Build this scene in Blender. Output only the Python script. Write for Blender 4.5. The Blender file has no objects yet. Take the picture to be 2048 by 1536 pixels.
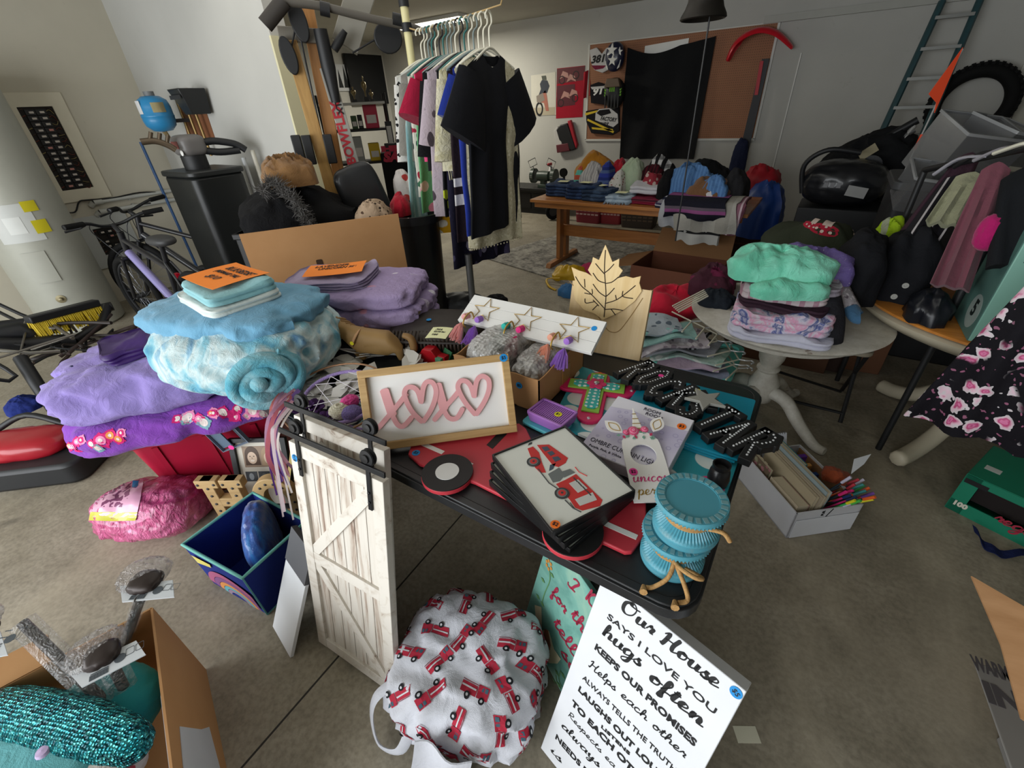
import bpy, math, random
from mathutils import Vector as V, Matrix, noise
from math import sin, cos, pi, radians as RD, sqrt, atan2

SC = bpy.context.scene
COL = SC.collection

F_PX = 876.765
_p, _r, _y = 0.569232, -0.0534321, -0.6062575
_f0 = V((sin(_y), cos(_y), 0)); _r0 = V((cos(_y), -sin(_y), 0)); _u0 = V((0, 0, 1))
_fw = _f0 * cos(_p) - _u0 * sin(_p); _up = _f0 * sin(_p) + _u0 * cos(_p)
CR = _r0 * cos(_r) + _up * sin(_r); CU = _up * cos(_r) - _r0 * sin(_r)
CAM = V((0, 0, 1.6))
cd = bpy.data.cameras.new('camera'); cam = bpy.data.objects.new('camera', cd); COL.objects.link(cam)
cd.sensor_width = 36; cd.lens = F_PX / 2048 * 36; cd.clip_start = 0.02
cam.matrix_world = Matrix(((CR.x, CU.x, -_fw.x, CAM.x), (CR.y, CU.y, -_fw.y, CAM.y), (CR.z, CU.z, -_fw.z, CAM.z), (0, 0, 0, 1)))
SC.camera = cam

SC.view_settings.view_transform = 'Standard'
SC.view_settings.look = 'None'
SC.view_settings.gamma = 1
SC.view_settings.use_curve_mapping = False
SC.view_settings.exposure = 0.12
w = bpy.data.worlds.new('world'); SC.world = w; w.use_nodes = True
w.node_tree.nodes['Background'].inputs[0].default_value = (0.86, 0.93, 1.0, 1)
w.node_tree.nodes['Background'].inputs[1].default_value = 1.0


def area(name, loc, aim, sx, sy, energy, col=(1, 1, 1)):
    l = bpy.data.lights.new(name, 'AREA'); l.shape = 'RECTANGLE'; l.size = sx; l.size_y = sy
    l.energy = energy; l.color = col
    o = bpy.data.objects.new(name, l); COL.objects.link(o); o.location = loc
    o.rotation_euler = (V(aim) - V(loc)).to_track_quat('-Z', 'Y').to_euler()
    return o


area('door_daylight', (-2.4, -2.85, 1.3), (-2.0, 3.5, 0.6), 5.6, 2.3, 215, (0.95, 0.98, 1.0))
area('ceiling_fill', (-2.6, 2.2, 2.6), (-2.6, 2.2, 0), 3.2, 3.0, 26, (1.0, 0.97, 0.9))  # added overhead fill, no such source in the garage


def ray(px, py): return CR * ((px - 1024) / F_PX) - CU * ((py - 768) / F_PX) + _fw
def hp(px, py, P, N):
    d = ray(px, py); return CAM + d * ((V(P) - CAM).dot(V(N)) / d.dot(V(N)))
def hz(px, py, z=0.0): return hp(px, py, (0, 0, z), (0, 0, 1))
def hy(px, py, y): return hp(px, py, (0, y, 0), (0, 1, 0))
def hx(px, py, x): return hp(px, py, (x, 0, 0), (1, 0, 0))
def hd(px, py, d):
    """point at horizontal distance d from the camera's foot"""
    r = ray(px, py); return CAM + r * (d / sqrt(r.x * r.x + r.y * r.y))


def FR(o, x, y):
    """frame: origin, x direction, rough y direction"""
    x = V(x).normalized(); z = x.cross(V(y)).normalized(); y = z.cross(x); o = V(o)
    return Matrix(((x.x, y.x, z.x, o.x), (x.y, y.y, z.y, o.y), (x.z, y.z, z.z, o.z), (0, 0, 0, 1)))
def RZ(loc, rz=0.0, rx=0.0, ry=0.0):
    return Matrix.Translation(V(loc)) @ Matrix.Rotation(rz, 4, 'Z') @ Matrix.Rotation(ry, 4, 'Y') @ Matrix.Rotation(rx, 4, 'X')
def TR(x, y, z=0.0): return Matrix.Translation(V((x, y, z)))


class G:
    def __init__(s): s.v = []; s.f = []; s.m = []
    def add(s, vs, fs, M=None, mi=0):
        n = len(s.v)
        s.v += [(M @ V(p)) if M is not None else V(p) for p in vs]
        s.f += [[i + n for i in f] for f in fs]; s.m += [mi] * len(fs)
        return s
    def box(s, sx, sy, sz, c=(0, 0, 0), M=None, mi=0):
        x, y, z = sx / 2, sy / 2, sz / 2
        vs = [V(c) + V((a * x, b * y, d * z)) for d in (-1, 1) for b in (-1, 1) for a in (-1, 1)]
        return s.add(vs, [(0, 2, 3, 1), (4, 5, 7, 6), (0, 1, 5, 4), (2, 6, 7, 3), (0, 4, 6, 2), (1, 3, 7, 5)], M, mi)
    def hexa(s, lo, hi, M=None, mi=0):
        """solid from four lower and four upper corners"""
        return s.add(list(lo) + list(hi), [(3, 2, 1, 0), (4, 5, 6, 7), (0, 1, 5, 4), (1, 2, 6, 5), (2, 3, 7, 6), (3, 0, 4, 7)], M, mi)
    def slab(s, pts, t, M=None, mi=0):
        """thick sheet from a planar polygon in space"""
        P = [V(p) for p in pts]; n = (P[1] - P[0]).cross(P[2] - P[0]).normalized() * t; k = len(P)
        return s.add([p for p in P] + [p - n for p in P], [list(range(k)), list(range(2 * k - 1, k - 1, -1))] + [(i, i + k, (i + 1) % k + k, (i + 1) % k) for i in range(k)], M, mi)
    def prism(s, poly, z0, z1, M=None, mi=0):
        k = len(poly)
        a = sum(poly[i][0] * poly[(i + 1) % k][1] - poly[(i + 1) % k][0] * poly[i][1] for i in range(k))
        if a < 0: poly = poly[::-1]
        vs = [(p[0], p[1], z0) for p in poly] + [(p[0], p[1], z1) for p in poly]
        return s.add(vs, [list(range(k - 1, -1, -1)), list(range(k, 2 * k))] + [(i, (i + 1) % k, (i + 1) % k + k, i + k) for i in range(k)], M, mi)
    def ring(s, outer, inner, z0, z1, M=None, mi=0):
        """prism with a hole; both outlines carry the same number of points"""
        k = len(outer)
        vs = [(p[0], p[1], z) for z in (z0, z1) for q in (outer, inner) for p in q]
        fs = []
        for i in range(k):
            j = (i + 1) % k
            fs += [(2 * k + i, 2 * k + j, 3 * k + j, 3 * k + i), (j, i, k + i, k + j), (i, j, 2 * k + j, 2 * k + i), (k + j, k + i, 3 * k + i, 3 * k + j)]
        return s.add(vs, fs, M, mi)
    def tube(s, pts, r, n=8, M=None, closed=False, mi=0, flat=1.0):
        P = [V(p) for p in pts]; k = len(P)
        if not isinstance(r, (list, tuple)): r = [r] * k
        T_ = [((P[(i + 1) % k] - P[i - 1]) if closed or 0 < i < k - 1 else (P[1] - P[0] if i == 0 else P[-1] - P[-2])).normalized() for i in range(k)]
        a = V((0, 0, 1)) if abs(T_[0].z) < .9 else V((1, 0, 0))
        nn = (a - T_[0] * a.dot(T_[0])).normalized(); vs = []
        for i in range(k):
            nn = (nn - T_[i] * nn.dot(T_[i])).normalized(); b = T_[i].cross(nn)
            for j in range(n):
                t = 2 * pi * j / n; vs.append(P[i] + nn * (cos(t) * r[i] * flat) + b * (sin(t) * r[i]))
        fs = []
        for i in range(k if closed else k - 1):
            i2 = (i + 1) % k
            for j in range(n): fs.append((i * n + j, i * n + (j + 1) % n, i2 * n + (j + 1) % n, i2 * n + j))
        if not closed: fs += [list(range(n - 1, -1, -1)), [(k - 1) * n + j for j in range(n)]]
        return s.add(vs, fs, M, mi)
    def lathe(s, prof, n=24, M=None, mi=0, sx=1, sy=1):
        vs = []; fs = []; k = len(prof)
        for r, z in prof:
            for j in range(n): vs.append((r * cos(2 * pi * j / n) * sx, r * sin(2 * pi * j / n) * sy, z))
        for i in range(k - 1):
            for j in range(n): fs.append((i * n + j, i * n + (j + 1) % n, (i + 1) * n + (j + 1) % n, (i + 1) * n + j))
        if prof[0][0] > 1e-5: fs.append(list(range(n - 1, -1, -1)))
        if prof[-1][0] > 1e-5: fs.append([(k - 1) * n + j for j in range(n)])
        return s.add(vs, fs, M, mi)
    def cyl(s, r, z0, z1, n=20, M=None, mi=0): return s.lathe([(r, z0), (r, z1)], n, M, mi)
    def grid(s, nu, nv, fn, M=None, mi=0, cu=False):
        vs = [fn(i / nu, j / nv) for j in range(nv + 1) for i in range(nu + (0 if cu else 1))]
        w_ = nu if cu else nu + 1; fs = []
        for j in range(nv):
            for i in range(nu): fs.append((j * w_ + i, j * w_ + (i + 1) % w_, (j + 1) * w_ + (i + 1) % w_, (j + 1) * w_ + i))
        return s.add(vs, fs, M, mi)
    def sheet(s, nu, nv, fn, t, M=None, mi=0):
        """grid with thickness t along local normal (approximate)"""
        top = [[V(fn(i / nu, j / nv)) for i in range(nu + 1)] for j in range(nv + 1)]
        def nrm(i, j):
            a = top[j][min(i + 1, nu)] - top[j][max(i - 1, 0)]; b = top[min(j + 1, nv)][i] - top[max(j - 1, 0)][i]
            c = a.cross(b); return c.normalized() if c.length > 1e-9 else V((0, 0, 1))
        w_ = nu + 1; n0 = w_ * (nv + 1)
        vs = [top[j][i] for j in range(nv + 1) for i in range(w_)] + [top[j][i] - nrm(i, j) * t for j in range(nv + 1) for i in range(w_)]
        fs = []
        for j in range(nv):
            for i in range(nu):
                a, b, c, d = j * w_ + i, j * w_ + i + 1, (j + 1) * w_ + i + 1, (j + 1) * w_ + i
                fs += [(a, b, c, d), (n0 + d, n0 + c, n0 + b, n0 + a)]
        edge = [j for j in range(nu)] + [j * w_ + nu for j in range(nv)] + [nv * w_ + nu - i for i in range(nu)] + [(nv - j) * w_ for j in range(nv)]
        for i in range(len(edge)):
            a, b = edge[i], edge[(i + 1) % len(edge)]; fs.append((b, a, n0 + a, n0 + b))
        return s.add(vs, fs, M, mi)
    def blob(s, size, M=None, seed=0, amp=.12, fr=2.2, ex=2.4, nu=48, nv=26, flat=True, mi=0, rid=.6, n=None):
        """soft lump resting on z=0, built on a rounded cube so that it has no poles"""
        n = n or max(10, int(nu / 3)); hx_, hy_, hz_ = size[0] / 2, size[1] / 2, size[2]; mx = max(size); o = V((seed * 3.7, seed * 1.3 + 5, seed * .77))
        idx = {}; vs = []; fs = []
        def vert(q):
            key = (round(q[0] * 2 * n), round(q[1] * 2 * n), round(q[2] * 2 * n))
            if key in idx: return idx[key]
            q = [math.tan(c * pi / 4) for c in q]
            k0 = (abs(q[0]) ** ex + abs(q[1]) ** ex + abs(q[2]) ** ex) ** (1 / ex); d = V([c / k0 for c in q])
            w3 = V((d.x * hx_ * 2, d.y * hy_ * 2, d.z * hz_)) * (fr / mx * 2)
            wv = noise.noise_vector(w3 * .8 + o) * .6
            n1 = noise.noise(w3 * 1.1 + o + wv); n2 = noise.noise(w3 * 2.3 + o * 1.3 + wv)
            k = 1 + amp * ((.45 - sqrt(n1 * n1 + .006) * 2.2) * rid + n1 * (1 - rid) * 1.6 + n2 * .35)
            p = V((d.x * hx_ * k, d.y * hy_ * k, hz_ * (.5 + d.z * .5 * k)))
            if flat and p.z < 0: p.z = 0
            idx[key] = len(vs); vs.append(p); return idx[key]
        for ax in range(3):
            for sg in (-1, 1):
                def pt(i, j):
                    q = [0, 0, 0]; q[ax] = sg; q[(ax + 1) % 3] = -1 + 2 * i / n; q[(ax + 2) % 3] = -1 + 2 * j / n; return vert(q)
                for i in range(n):
                    for j in range(n):
                        f = [pt(i, j), pt(i + 1, j), pt(i + 1, j + 1), pt(i, j + 1)]; fs.append(f if sg > 0 else f[::-1])
        return s.add(vs, fs, M, mi)
    def text(s, body, size, M, bold=0.0, shear=0.0, align='CENTER', sp=1.0, mi=0, ext=.0006, wsc=1.0):
        c = bpy.data.curves.new('lettering', 'FONT'); c.body = body; c.size = size; c.offset = bold; c.shear = shear
        c.align_x = align; c.align_y = 'CENTER'; c.space_character = sp; c.resolution_u = 3; c.extrude = ext
        o = bpy.data.objects.new('lettering', c); COL.objects.link(o)
        bpy.context.view_layer.update()
        me = bpy.data.meshes.new_from_object(o.evaluated_get(bpy.context.evaluated_depsgraph_get()))
        s.add([(v.co.x * wsc, v.co.y, v.co.z) for v in me.vertices], [list(p.vertices) for p in me.polygons], M, mi)
        bpy.data.objects.remove(o); bpy.data.curves.remove(c); bpy.data.meshes.remove(me)
        return s
    def disc(s, r, z, n=20, M=None, mi=0, t=.0008, c=(0, 0)):
        return s.prism([(c[0] + r * cos(2 * pi * i / n), c[1] + r * sin(2 * pi * i / n)) for i in range(n)], z, z + t, M, mi)
    def mesh(s, name, mats, smooth=38, center=None):
        me = bpy.data.meshes.new(name)
        vs = s.v if center is None else [p - center for p in s.v]
        me.from_pydata([tuple(p) for p in vs], [], s.f)
        mats = mats if isinstance(mats, (list, tuple)) else [mats]
        for m_ in mats: me.materials.append(m_)
        if len(mats) > 1: me.polygons.foreach_set('material_index', s.m)
        if smooth:
            me.polygons.foreach_set('use_smooth', [True] * len(me.polygons))
            if smooth < 180: me.set_sharp_from_angle(angle=RD(smooth))
        me.update(); return me
    def part(s, name, mats, parent, smooth=38, bev=0, label=None, sub=0, M=None, kind=None):
        o = bpy.data.objects.new(name, s.mesh(name, mats, smooth)); COL.objects.link(o); o.parent = parent
        if M is not None: o.matrix_local = M
        if bev: addbev(o, bev)
        if sub: m_ = o.modifiers.new('soft', 'SUBSURF'); m_.levels = m_.render_levels = sub
        if label: o['label'] = label
        if kind: o['kind'] = kind
        return o
    def solo(s, name, mats, label, cat, group=None, M=None, smooth=38, bev=0, sub=0):
        """a top-level thing that is one mesh; verts in world space unless M is given"""
        c = None
        if M is None:
            xs = [p.x for p in s.v]; ys = [p.y for p in s.v]; zs = [p.z for p in s.v]
            c = V(((min(xs) + max(xs)) / 2, (min(ys) + max(ys)) / 2, min(zs)))
        o = bpy.data.objects.new(name, s.mesh(name, mats, smooth, c)); COL.objects.link(o)
        if M is None: o.location = c
        else: o.matrix_world = M
        tag(o, label, cat, group)
        if bev: addbev(o, bev)
        if sub: m_ = o.modifiers.new('soft', 'SUBSURF'); m_.levels = m_.render_levels = sub
        return o
    def struct(s, name, mats, smooth=38, bev=0):
        o = bpy.data.objects.new(name, s.mesh(name, mats, smooth)); COL.objects.link(o); o['kind'] = 'structure'
        if bev: addbev(o, bev)
        return o


def addbev(o, b):
    m_ = o.modifiers.new('bevel', 'BEVEL'); m_.width = b; m_.segments = 2; m_.limit_method = 'ANGLE'; m_.angle_limit = RD(40)
def tag(o, label, cat, group=None):
    o['label'] = label; o['category'] = cat
    if group: o['group'] = group
    return o
def thing(name, label, cat, M=None, group=None):
    o = bpy.data.objects.new(name, None); COL.objects.link(o); o.empty_display_size = .05
    if M is not None: o.matrix_world = M if isinstance(M, Matrix) else Matrix.Translation(V(M))
    return tag(o, label, cat, group)
def dup(o, M, label, parent=None):
    c = o.copy(); COL.objects.link(c)
    if parent is None: c.matrix_world = M; c['label'] = label
    else: c.parent = parent
    for ch in list(o.children): dup(ch, None, None, c)
    return c


def cat_rom(P, n=6, closed=False):
    P = [V(p).to_3d() if len(p) == 2 else V(p) for p in P]; k = len(P); out = []
    rng = range(k if closed else k - 1)
    for i in rng:
        if closed: a, b, c, d = P[i - 1], P[i], P[(i + 1) % k], P[(i + 2) % k]
        else: a, b, c, d = P[max(i - 1, 0)], P[i], P[i + 1], P[min(i + 2, k - 1)]
        for j in range(n):
            t = j / n; t2 = t * t; t3 = t2 * t
            out.append((b * 2 + (c - a) * t + (a * 2 - b * 5 + c * 4 - d) * t2 + (b * 3 - a - c * 3 + d) * t3) * .5)
    if not closed: out.append(P[-1])
    return out
def circ(r, n=24, c=(0, 0), a0=0, a1=2 * pi, ry=None):
    ry = r if ry is None else ry
    full = abs(a1 - a0 - 2 * pi) < 1e-6
    return [(c[0] + r * cos(a0 + (a1 - a0) * i / (n if full else n - 1)), c[1] + ry * sin(a0 + (a1 - a0) * i / (n if full else n - 1))) for i in range(n)]
def rrect(w_, h, r, n=5):
    out = []
    for cx_, cy_, a in ((w_ / 2 - r, h / 2 - r, 0), (-w_ / 2 + r, h / 2 - r, pi / 2), (-w_ / 2 + r, -h / 2 + r, pi), (w_ / 2 - r, -h / 2 + r, 1.5 * pi)):
        out += [(cx_ + r * cos(a + pi / 2 * i / n), cy_ + r * sin(a + pi / 2 * i / n)) for i in range(n + 1)]
    return out
def star(R_, r_, n=5, a0=pi / 2): return [((R_ if i % 2 == 0 else r_) * cos(a0 + pi * i / n), (R_ if i % 2 == 0 else r_) * sin(a0 + pi * i / n)) for i in range(2 * n)]


# brush lettering: a smooth stroke whose width follows its direction
def brush(g, pts, w_, M, z=.0005, calli=.6, n=5, mi=0, raise_=0.0):
    P = cat_rom(pts, n) if n > 1 else [V(p).to_3d() for p in pts]
    k = len(P); L = []; Rr = []
    for i in range(k):
        t = (P[min(i + 1, k - 1)] - P[max(i - 1, 0)])
        if t.length < 1e-9: t = V((1, 0, 0))
        t.normalize(); nrm = V((-t.y, t.x, 0)); ww = w_ * (1 - calli + calli * max(0, -t.y) ** .8) * .5
        if i in (0, k - 1): ww *= .6
        L.append(P[i] + nrm * ww + V((0, 0, z))); Rr.append(P[i] - nrm * ww + V((0, 0, z)))
    vs = L + Rr; fs = [(i, k + i, k + i + 1, i + 1) for i in range(k - 1)]
    if raise_ > 0:
        vs2 = [p - V((0, 0, raise_)) for p in vs]; m_ = 2 * k
        fs += [(i, i + 1, m_ + i + 1, m_ + i) for i in range(k - 1)] + [(k + i + 1, k + i, m_ + k + i, m_ + k + i + 1) for i in range(k - 1)]
        fs += [(0, m_, m_ + k, k), (k - 1, 2 * k - 1, m_ + 2 * k - 1, m_ + k - 1)]
        vs = vs + vs2
    g.add(vs, fs, M, mi)


# single stroke cursive letters: (advance, [strokes]) x-height 1, ascender 2, descender -1
CUR = {
    'a': (1.25, [[(.95, .8), (.6, 1), (.15, .7), (.1, .25), (.4, 0), (.8, .3), (.97, .95), (.93, .2), (1.25, .12)]]),
    'b': (1.1, [[(0, .2), (.45, 1.3), (.35, 2), (.15, 1.6), (.15, .2), (.5, 0), (.85, .5), (.6, .95), (.3, .6), (.8, .7), (1.1, .75)]]),
    'c': (1.0, [[(.8, .8), (.5, 1), (.12, .6), (.25, .1), (.6, .02), (1.0, .3)]]),
    'e': (1.0, [[(0, .2), (.6, .55), (.65, .9), (.35, .98), (.12, .5), (.35, .03), (1.0, .25)]]),
    'f': (.85, [[(0, .2), (.55, 1.4), (.45, 2), (.25, 1.6), (.25, 0), (.2, -.9), (.5, -.7), (.35, .1), (.85, .35)]]),
    'g': (1.2, [[(.9, .8), (.55, 1), (.12, .6), (.3, .05), (.75, .3), (.92, .9), (.85, -.6), (.4, -1), (.25, -.6), (1.2, .2)]]),
    'h': (1.25, [[(0, .2), (.45, 1.3), (.35, 2), (.18, 1.5), (.18, 0), (.3, .6), (.65, 1), (.85, .7), (.85, .1), (1.25, .2)]]),
    'i': (.6, [[(0, .3), (.25, .95), (.2, .2), (.6, .15)], [(.28, 1.35), (.3, 1.42)]]),
    'k': (1.1, [[(0, .2), (.45, 1.3), (.35, 2), (.18, 1.5), (.18, 0)], [(.8, 1), (.25, .5), (.7, .05), (1.1, .2)]]),
    'l': (.7, [[(0, .2), (.45, 1.3), (.35, 2), (.15, 1.4), (.2, .2), (.7, .2)]]),
    'm': (1.8, [[(0, .5), (.2, 1), (.2, 0), (.5, .95), (.7, .7), (.7, 0), (1.0, .95), (1.25, .7), (1.28, .1), (1.8, .2)]]),
    'n': (1.3, [[(0, .5), (.2, 1), (.2, 0), (.55, .95), (.82, .7), (.85, .1), (1.3, .2)]]),
    'o': (1.1, [[(.5, 1), (.12, .6), (.3, .05), (.75, .2), (.8, .8), (.45, 1), (.6, .75), (1.1, .8)]]),
    'p': (1.2, [[(0, .4), (.25, 1), (.15, -.9)], [(.2, .5), (.6, 1), (.95, .6), (.6, 0), (.25, .2)], [(.7, .05), (1.2, .25)]]),
    'q': (1.2, [[(.9, .8), (.55, 1), (.12, .6), (.3, .05), (.75, .3), (.92, .9), (.85, -.9), (1.1, -.5)]]),
    'r': (.9, [[(0, .3), (.3, 1.1), (.4, .85), (.7, .85), (.6, .2), (.9, .15)]]),
    's': (.9, [[(0, .2), (.5, 1.05), (.45, .7), (.75, .3), (.45, 0), (.1, .15), (.5, .02), (.9, .25)]]),
    't': (.8, [[(0, .2), (.4, 1.7), (.3, .3), (.5, .02), (.8, .25)], [(.05, 1.2), (.7, 1.25)]]),
    'u': (1.25, [[(0, .6), (.2, 1), (.2, .2), (.5, 0), (.85, .4), (.9, 1), (.9, .15), (1.25, .2)]]),
    'w': (1.5, [[(0, .6), (.2, 1), (.2, .2), (.45, 0), (.7, .9), (.72, .2), (1.0, 0), (1.2, .9), (1.5, .8)]]),
    'y': (1.2, [[(0, .6), (.2, 1), (.25, .3), (.55, .1), (.85, .95), (.75, -.6), (.35, -1), (.25, -.6), (1.2, .25)]]),
    'v': (1.1, [[(0, .6), (.2, 1), (.4, 0), (.75, .95), (1.1, .8)]]),
    'd': (1.25, [[(.9, .8), (.55, 1), (.12, .6), (.3, .05), (.75, .3), (1.0, 2), (.93, .2), (1.25, .12)]]),
    'O': (1.9, [[(.9, 2.1), (.2, 1.5), (.25, .4), (.8, 0), (1.4, .5), (1.5, 1.5), (1.0, 2.1), (.75, 1.7), (1.3, 1.6), (1.9, 1.7)]]),
    'H': (1.9, [[(0, 1.5), (.4, 2.0), (.4, .9), (.25, 0), (0, .2)], [(.3, 1.0), (1.3, 1.1)], [(1.5, 2.1), (1.25, .8), (1.4, 0), (1.9, .3)]]),
    'I': (.9, [[(.1, 1.6), (.3, 2), (.6, 1.9), (.5, 1.0), (.4, .1), (.1, 0), (0, .35)], [(.4, .1), (.75, .3)]]),
    'K': (1.5, [[(.3, 2), (.25, 1), (.15, 0)], [(1.1, 2), (.4, 1.0), (.8, .2), (1.5, .2)]]),
    'R': (1.4, [[(.2, 2), (.2, 0)], [(.0, 1.8), (.6, 2.1), (1.0, 1.6), (.7, 1.1), (.3, 1.0), (.7, .4), (1.4, .1)]]),
    'X': (1.6, [[(.1, 1.9), (.5, 2), (.8, 1), (1.1, .1), (1.6, .3)], [(1.4, 2), (.8, 1), (.1, 0)]]),
    ' ': (.8, []),
}
def cursive(g, s, h, w_, M, z=.0006, calli=.6, shear=.2, mi=0, width=None, raise_=0.0):
    """write s left aligned at the frame's origin, x-height h; width fits the line"""
    tot = sum(CUR[c][0] for c in s) * h; k = 1 if width is None else width / tot
    x = 0
    for c in s:
        adv, st = CUR[c]
        for q in st: brush(g, [((x + (p[0] + shear * p[1]) * h) * k, p[1] * h) for p in q], w_, M, z, calli, 5, mi, raise_)
        x += adv * h
    return g
def lin(c):
    if isinstance(c, str): c = [int(c[i:i + 2], 16) for i in (1, 3, 5)]
    return tuple((x / 255 / 12.92) if x <= 10.3 else ((x / 255 + .055) / 1.055) ** 2.4 for x in c) + (1.0,)


class N:
    """tiny node helper around one material"""
    def __init__(s, name):
        s.mat = bpy.data.materials.new(name); s.mat.use_nodes = True; s.t = s.mat.node_tree
        s.b = s.t.nodes['Principled BSDF']; s._co = None
    def n(s, ty, ins=None, **kw):
        x = s.t.nodes.new(ty)
        for k, v in kw.items(): setattr(x, k, v)
        for k, v in (ins or {}).items(): s.set(x.inputs[k], v)
        return x
    def set(s, sock, v):
        if isinstance(v, bpy.types.NodeSocket): s.t.links.new(v, sock)
        elif sock.type == 'RGBA' and isinstance(v, str): sock.default_value = lin(v)
        elif sock.type == 'VECTOR' and isinstance(v, (int, float)): sock.default_value = (v, v, v)
        else: sock.default_value = v
    def co(s, scale=None, off=None, kind='Object'):
        if s._co is None: s._co = s.n('ShaderNodeTexCoord')
        o = s._co.outputs[kind]
        if scale is not None or off is not None:
            o = s.n('ShaderNodeMapping', {'Vector': o, 'Scale': scale if scale is not None else (1, 1, 1), 'Location': off or (0, 0, 0)}).outputs[0]
        return o
    def noise(s, sc, det=3, vec=None, dist=0.0, rough=.55):
        return s.n('ShaderNodeTexNoise', {'Vector': vec or s.co(), 'Scale': sc, 'Detail': det, 'Roughness': rough, 'Distortion': dist}).outputs[0]
    def vor(s, sc, vec=None, feat='F1', rnd=1.0):
        return s.n('ShaderNodeTexVoronoi', {'Vector': vec or s.co(), 'Scale': sc, 'Randomness': rnd}, feature=feat)
    def math(s, op, a, b=None):
        x = s.n('ShaderNodeMath', operation=op); s.set(x.inputs[0], a)
        if b is not None: s.set(x.inputs[1], b)
        return x.outputs[0]
    def ramp(s, fac, stops, const=False):
        r = s.n('ShaderNodeValToRGB', {'Fac': fac}); e = r.color_ramp
        if const: e.interpolation = 'CONSTANT'
        while len(e.elements) < len(stops): e.elements.new(.5)
        for i, (p, c) in enumerate(stops):
            e.elements[i].position = p
            e.elements[i].color = lin(c) if isinstance(c, str) else (c, c, c, 1)
        return r.outputs[0]
    def mix(s, f, a, b):
        x = s.n('ShaderNodeMix', data_type='RGBA')
        s.set(x.inputs[0], f); s.set(x.inputs[6], a); s.set(x.inputs[7], b); return x.outputs[2]
    def sep(s, vec=None): return s.n('ShaderNodeSeparateXYZ', {0: vec or s.co()}).outputs
    def bump(s, h, st=.3, d=.01):
        s.set(s.b.inputs['Normal'], s.n('ShaderNodeBump', {'Strength': st, 'Distance': d, 'Height': h}).outputs[0])
    def col(s, v): s.set(s.b.inputs['Base Color'], v); return s
    def p(s, **kw):
        nm = {'rough': 'Roughness', 'metal': 'Metallic', 'spec': 'Specular IOR Level', 'coat': 'Coat Weight', 'sheen': 'Sheen Weight', 'trans': 'Transmission Weight', 'alpha': 'Alpha', 'ior': 'IOR'}
        for k, v in kw.items(): s.set(s.b.inputs[nm[k]], v)
        return s


_mc = {}
def plain(col, rough=.6, metal=0, spec=.4, coat=0, var=.06, name=None, bump=0, bs=80):
    """one colour with faint mottling"""
    key = (col, rough, metal, spec, coat, bump, bs)
    if key in _mc: return _mc[key]
    m = N(name or 'plain'); m.p(rough=rough, metal=metal, spec=spec, coat=coat)
    l = lin(col); nz = m.noise(9, 2)
    m.col(m.mix(nz, tuple(x * (1 - var) for x in l[:3]) + (1,), tuple(min(1, x * (1 + var)) for x in l[:3]) + (1,)))
    if bump: m.bump(m.noise(bs, 3), bump, .002)
    _mc[key] = m.mat; return m.mat
def cloth(col, col2=None, sc=6, rough=.88, bump=.35, bs=28, weave=420, lo=.42, hi=.58, name='cloth', sheen=.15, wr=.02):
    """fabric: soft wrinkles, fine weave, optional second colour in clouds"""
    key = ('cl', col, col2, sc, rough, bump, bs, lo, hi, wr)
    if key in _mc: return _mc[key]
    m = N(name); m.p(rough=rough, spec=.2, sheen=sheen if sum(lin(col)[:3]) > .25 else 0)
    if col2: m.col(m.ramp(m.noise(sc, 3, dist=.8), [(lo, col), (hi, col2)]))
    else:
        l = lin(col); m.col(m.mix(m.noise(14, 2), tuple(x * .9 for x in l[:3]) + (1,), tuple(min(1, x * 1.08) for x in l[:3]) + (1,)))
    h = m.math('ADD', m.noise(bs, 4, dist=1.2), m.math('MULTIPLY', m.noise(weave, 1), .12))
    m.bump(h, bump, wr); _mc[key] = m.mat; return m.mat
def stripes(cols, period, axis=2, rough=.88, jit=.0, bump=.3, name='striped cloth', bs=28):
    """cols: list of (fraction, colour) along one axis"""
    m = N(name); m.p(rough=rough, spec=.2)
    v = m.sep()[axis]
    if jit: v = m.math('ADD', v, m.math('MULTIPLY', m.noise(9, 2), jit))
    f = m.math('FRACT', m.math('ADD', m.math('DIVIDE', v, period), 40.0))
    m.col(m.ramp(f, cols, True)); m.bump(m.noise(bs, 4, dist=1.2), bump, .02); return m.mat
def printed(base, pal, sc, thr=.35, rough=.88, stretch=(1, 1, 1), warp=.02, name='printed cloth', bump=.3, soft=.03, core=None, wf=8):
    """scattered motifs: each voronoi cell one colour of the palette"""
    m = N(name); m.p(rough=rough, spec=.2)
    co = m.co(scale=stretch)
    if warp: co = m.n('ShaderNodeVectorMath', {0: co, 1: m.n('ShaderNodeVectorMath', {0: m.n('ShaderNodeTexNoise', {'Scale': wf * sc / 8, 'Vector': m.co()}).outputs[1], 1: (warp,) * 3}, operation='MULTIPLY').outputs[0]}, operation='ADD').outputs[0]
    v = m.vor(sc, co)
    k = len(pal); pc = m.ramp(m.sep(v.outputs['Color'])[0], [(i / k, c) for i, c in enumerate(pal)], True)
    f = m.ramp(v.outputs['Distance'], [(max(0, thr - soft), 1.0), (thr, 0.0)])
    c = m.mix(f, base, pc)
    if core: c = m.mix(m.ramp(v.outputs['Distance'], [(thr * .3, 1.0), (thr * .34, 0.0)]), c, core)
    m.col(c); m.bump(m.noise(28, 4, dist=1.2), bump, .02); return m.mat
def plaid(a, b, c, per=.06, name='plaid cloth'):
    m = N(name); m.p(rough=.88, spec=.2); x = m.sep()
    fs = [m.math('GREATER_THAN', m.math('FRACT', m.math('ADD', m.math('DIVIDE', x[i], per), 30.3)), .55) for i in (0, 2)]
    c1 = m.mix(fs[0], a, b); m.col(m.mix(m.math('MULTIPLY', fs[1], .6), c1, c)); m.bump(m.noise(28, 4), .3, .02); return m.mat
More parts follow.
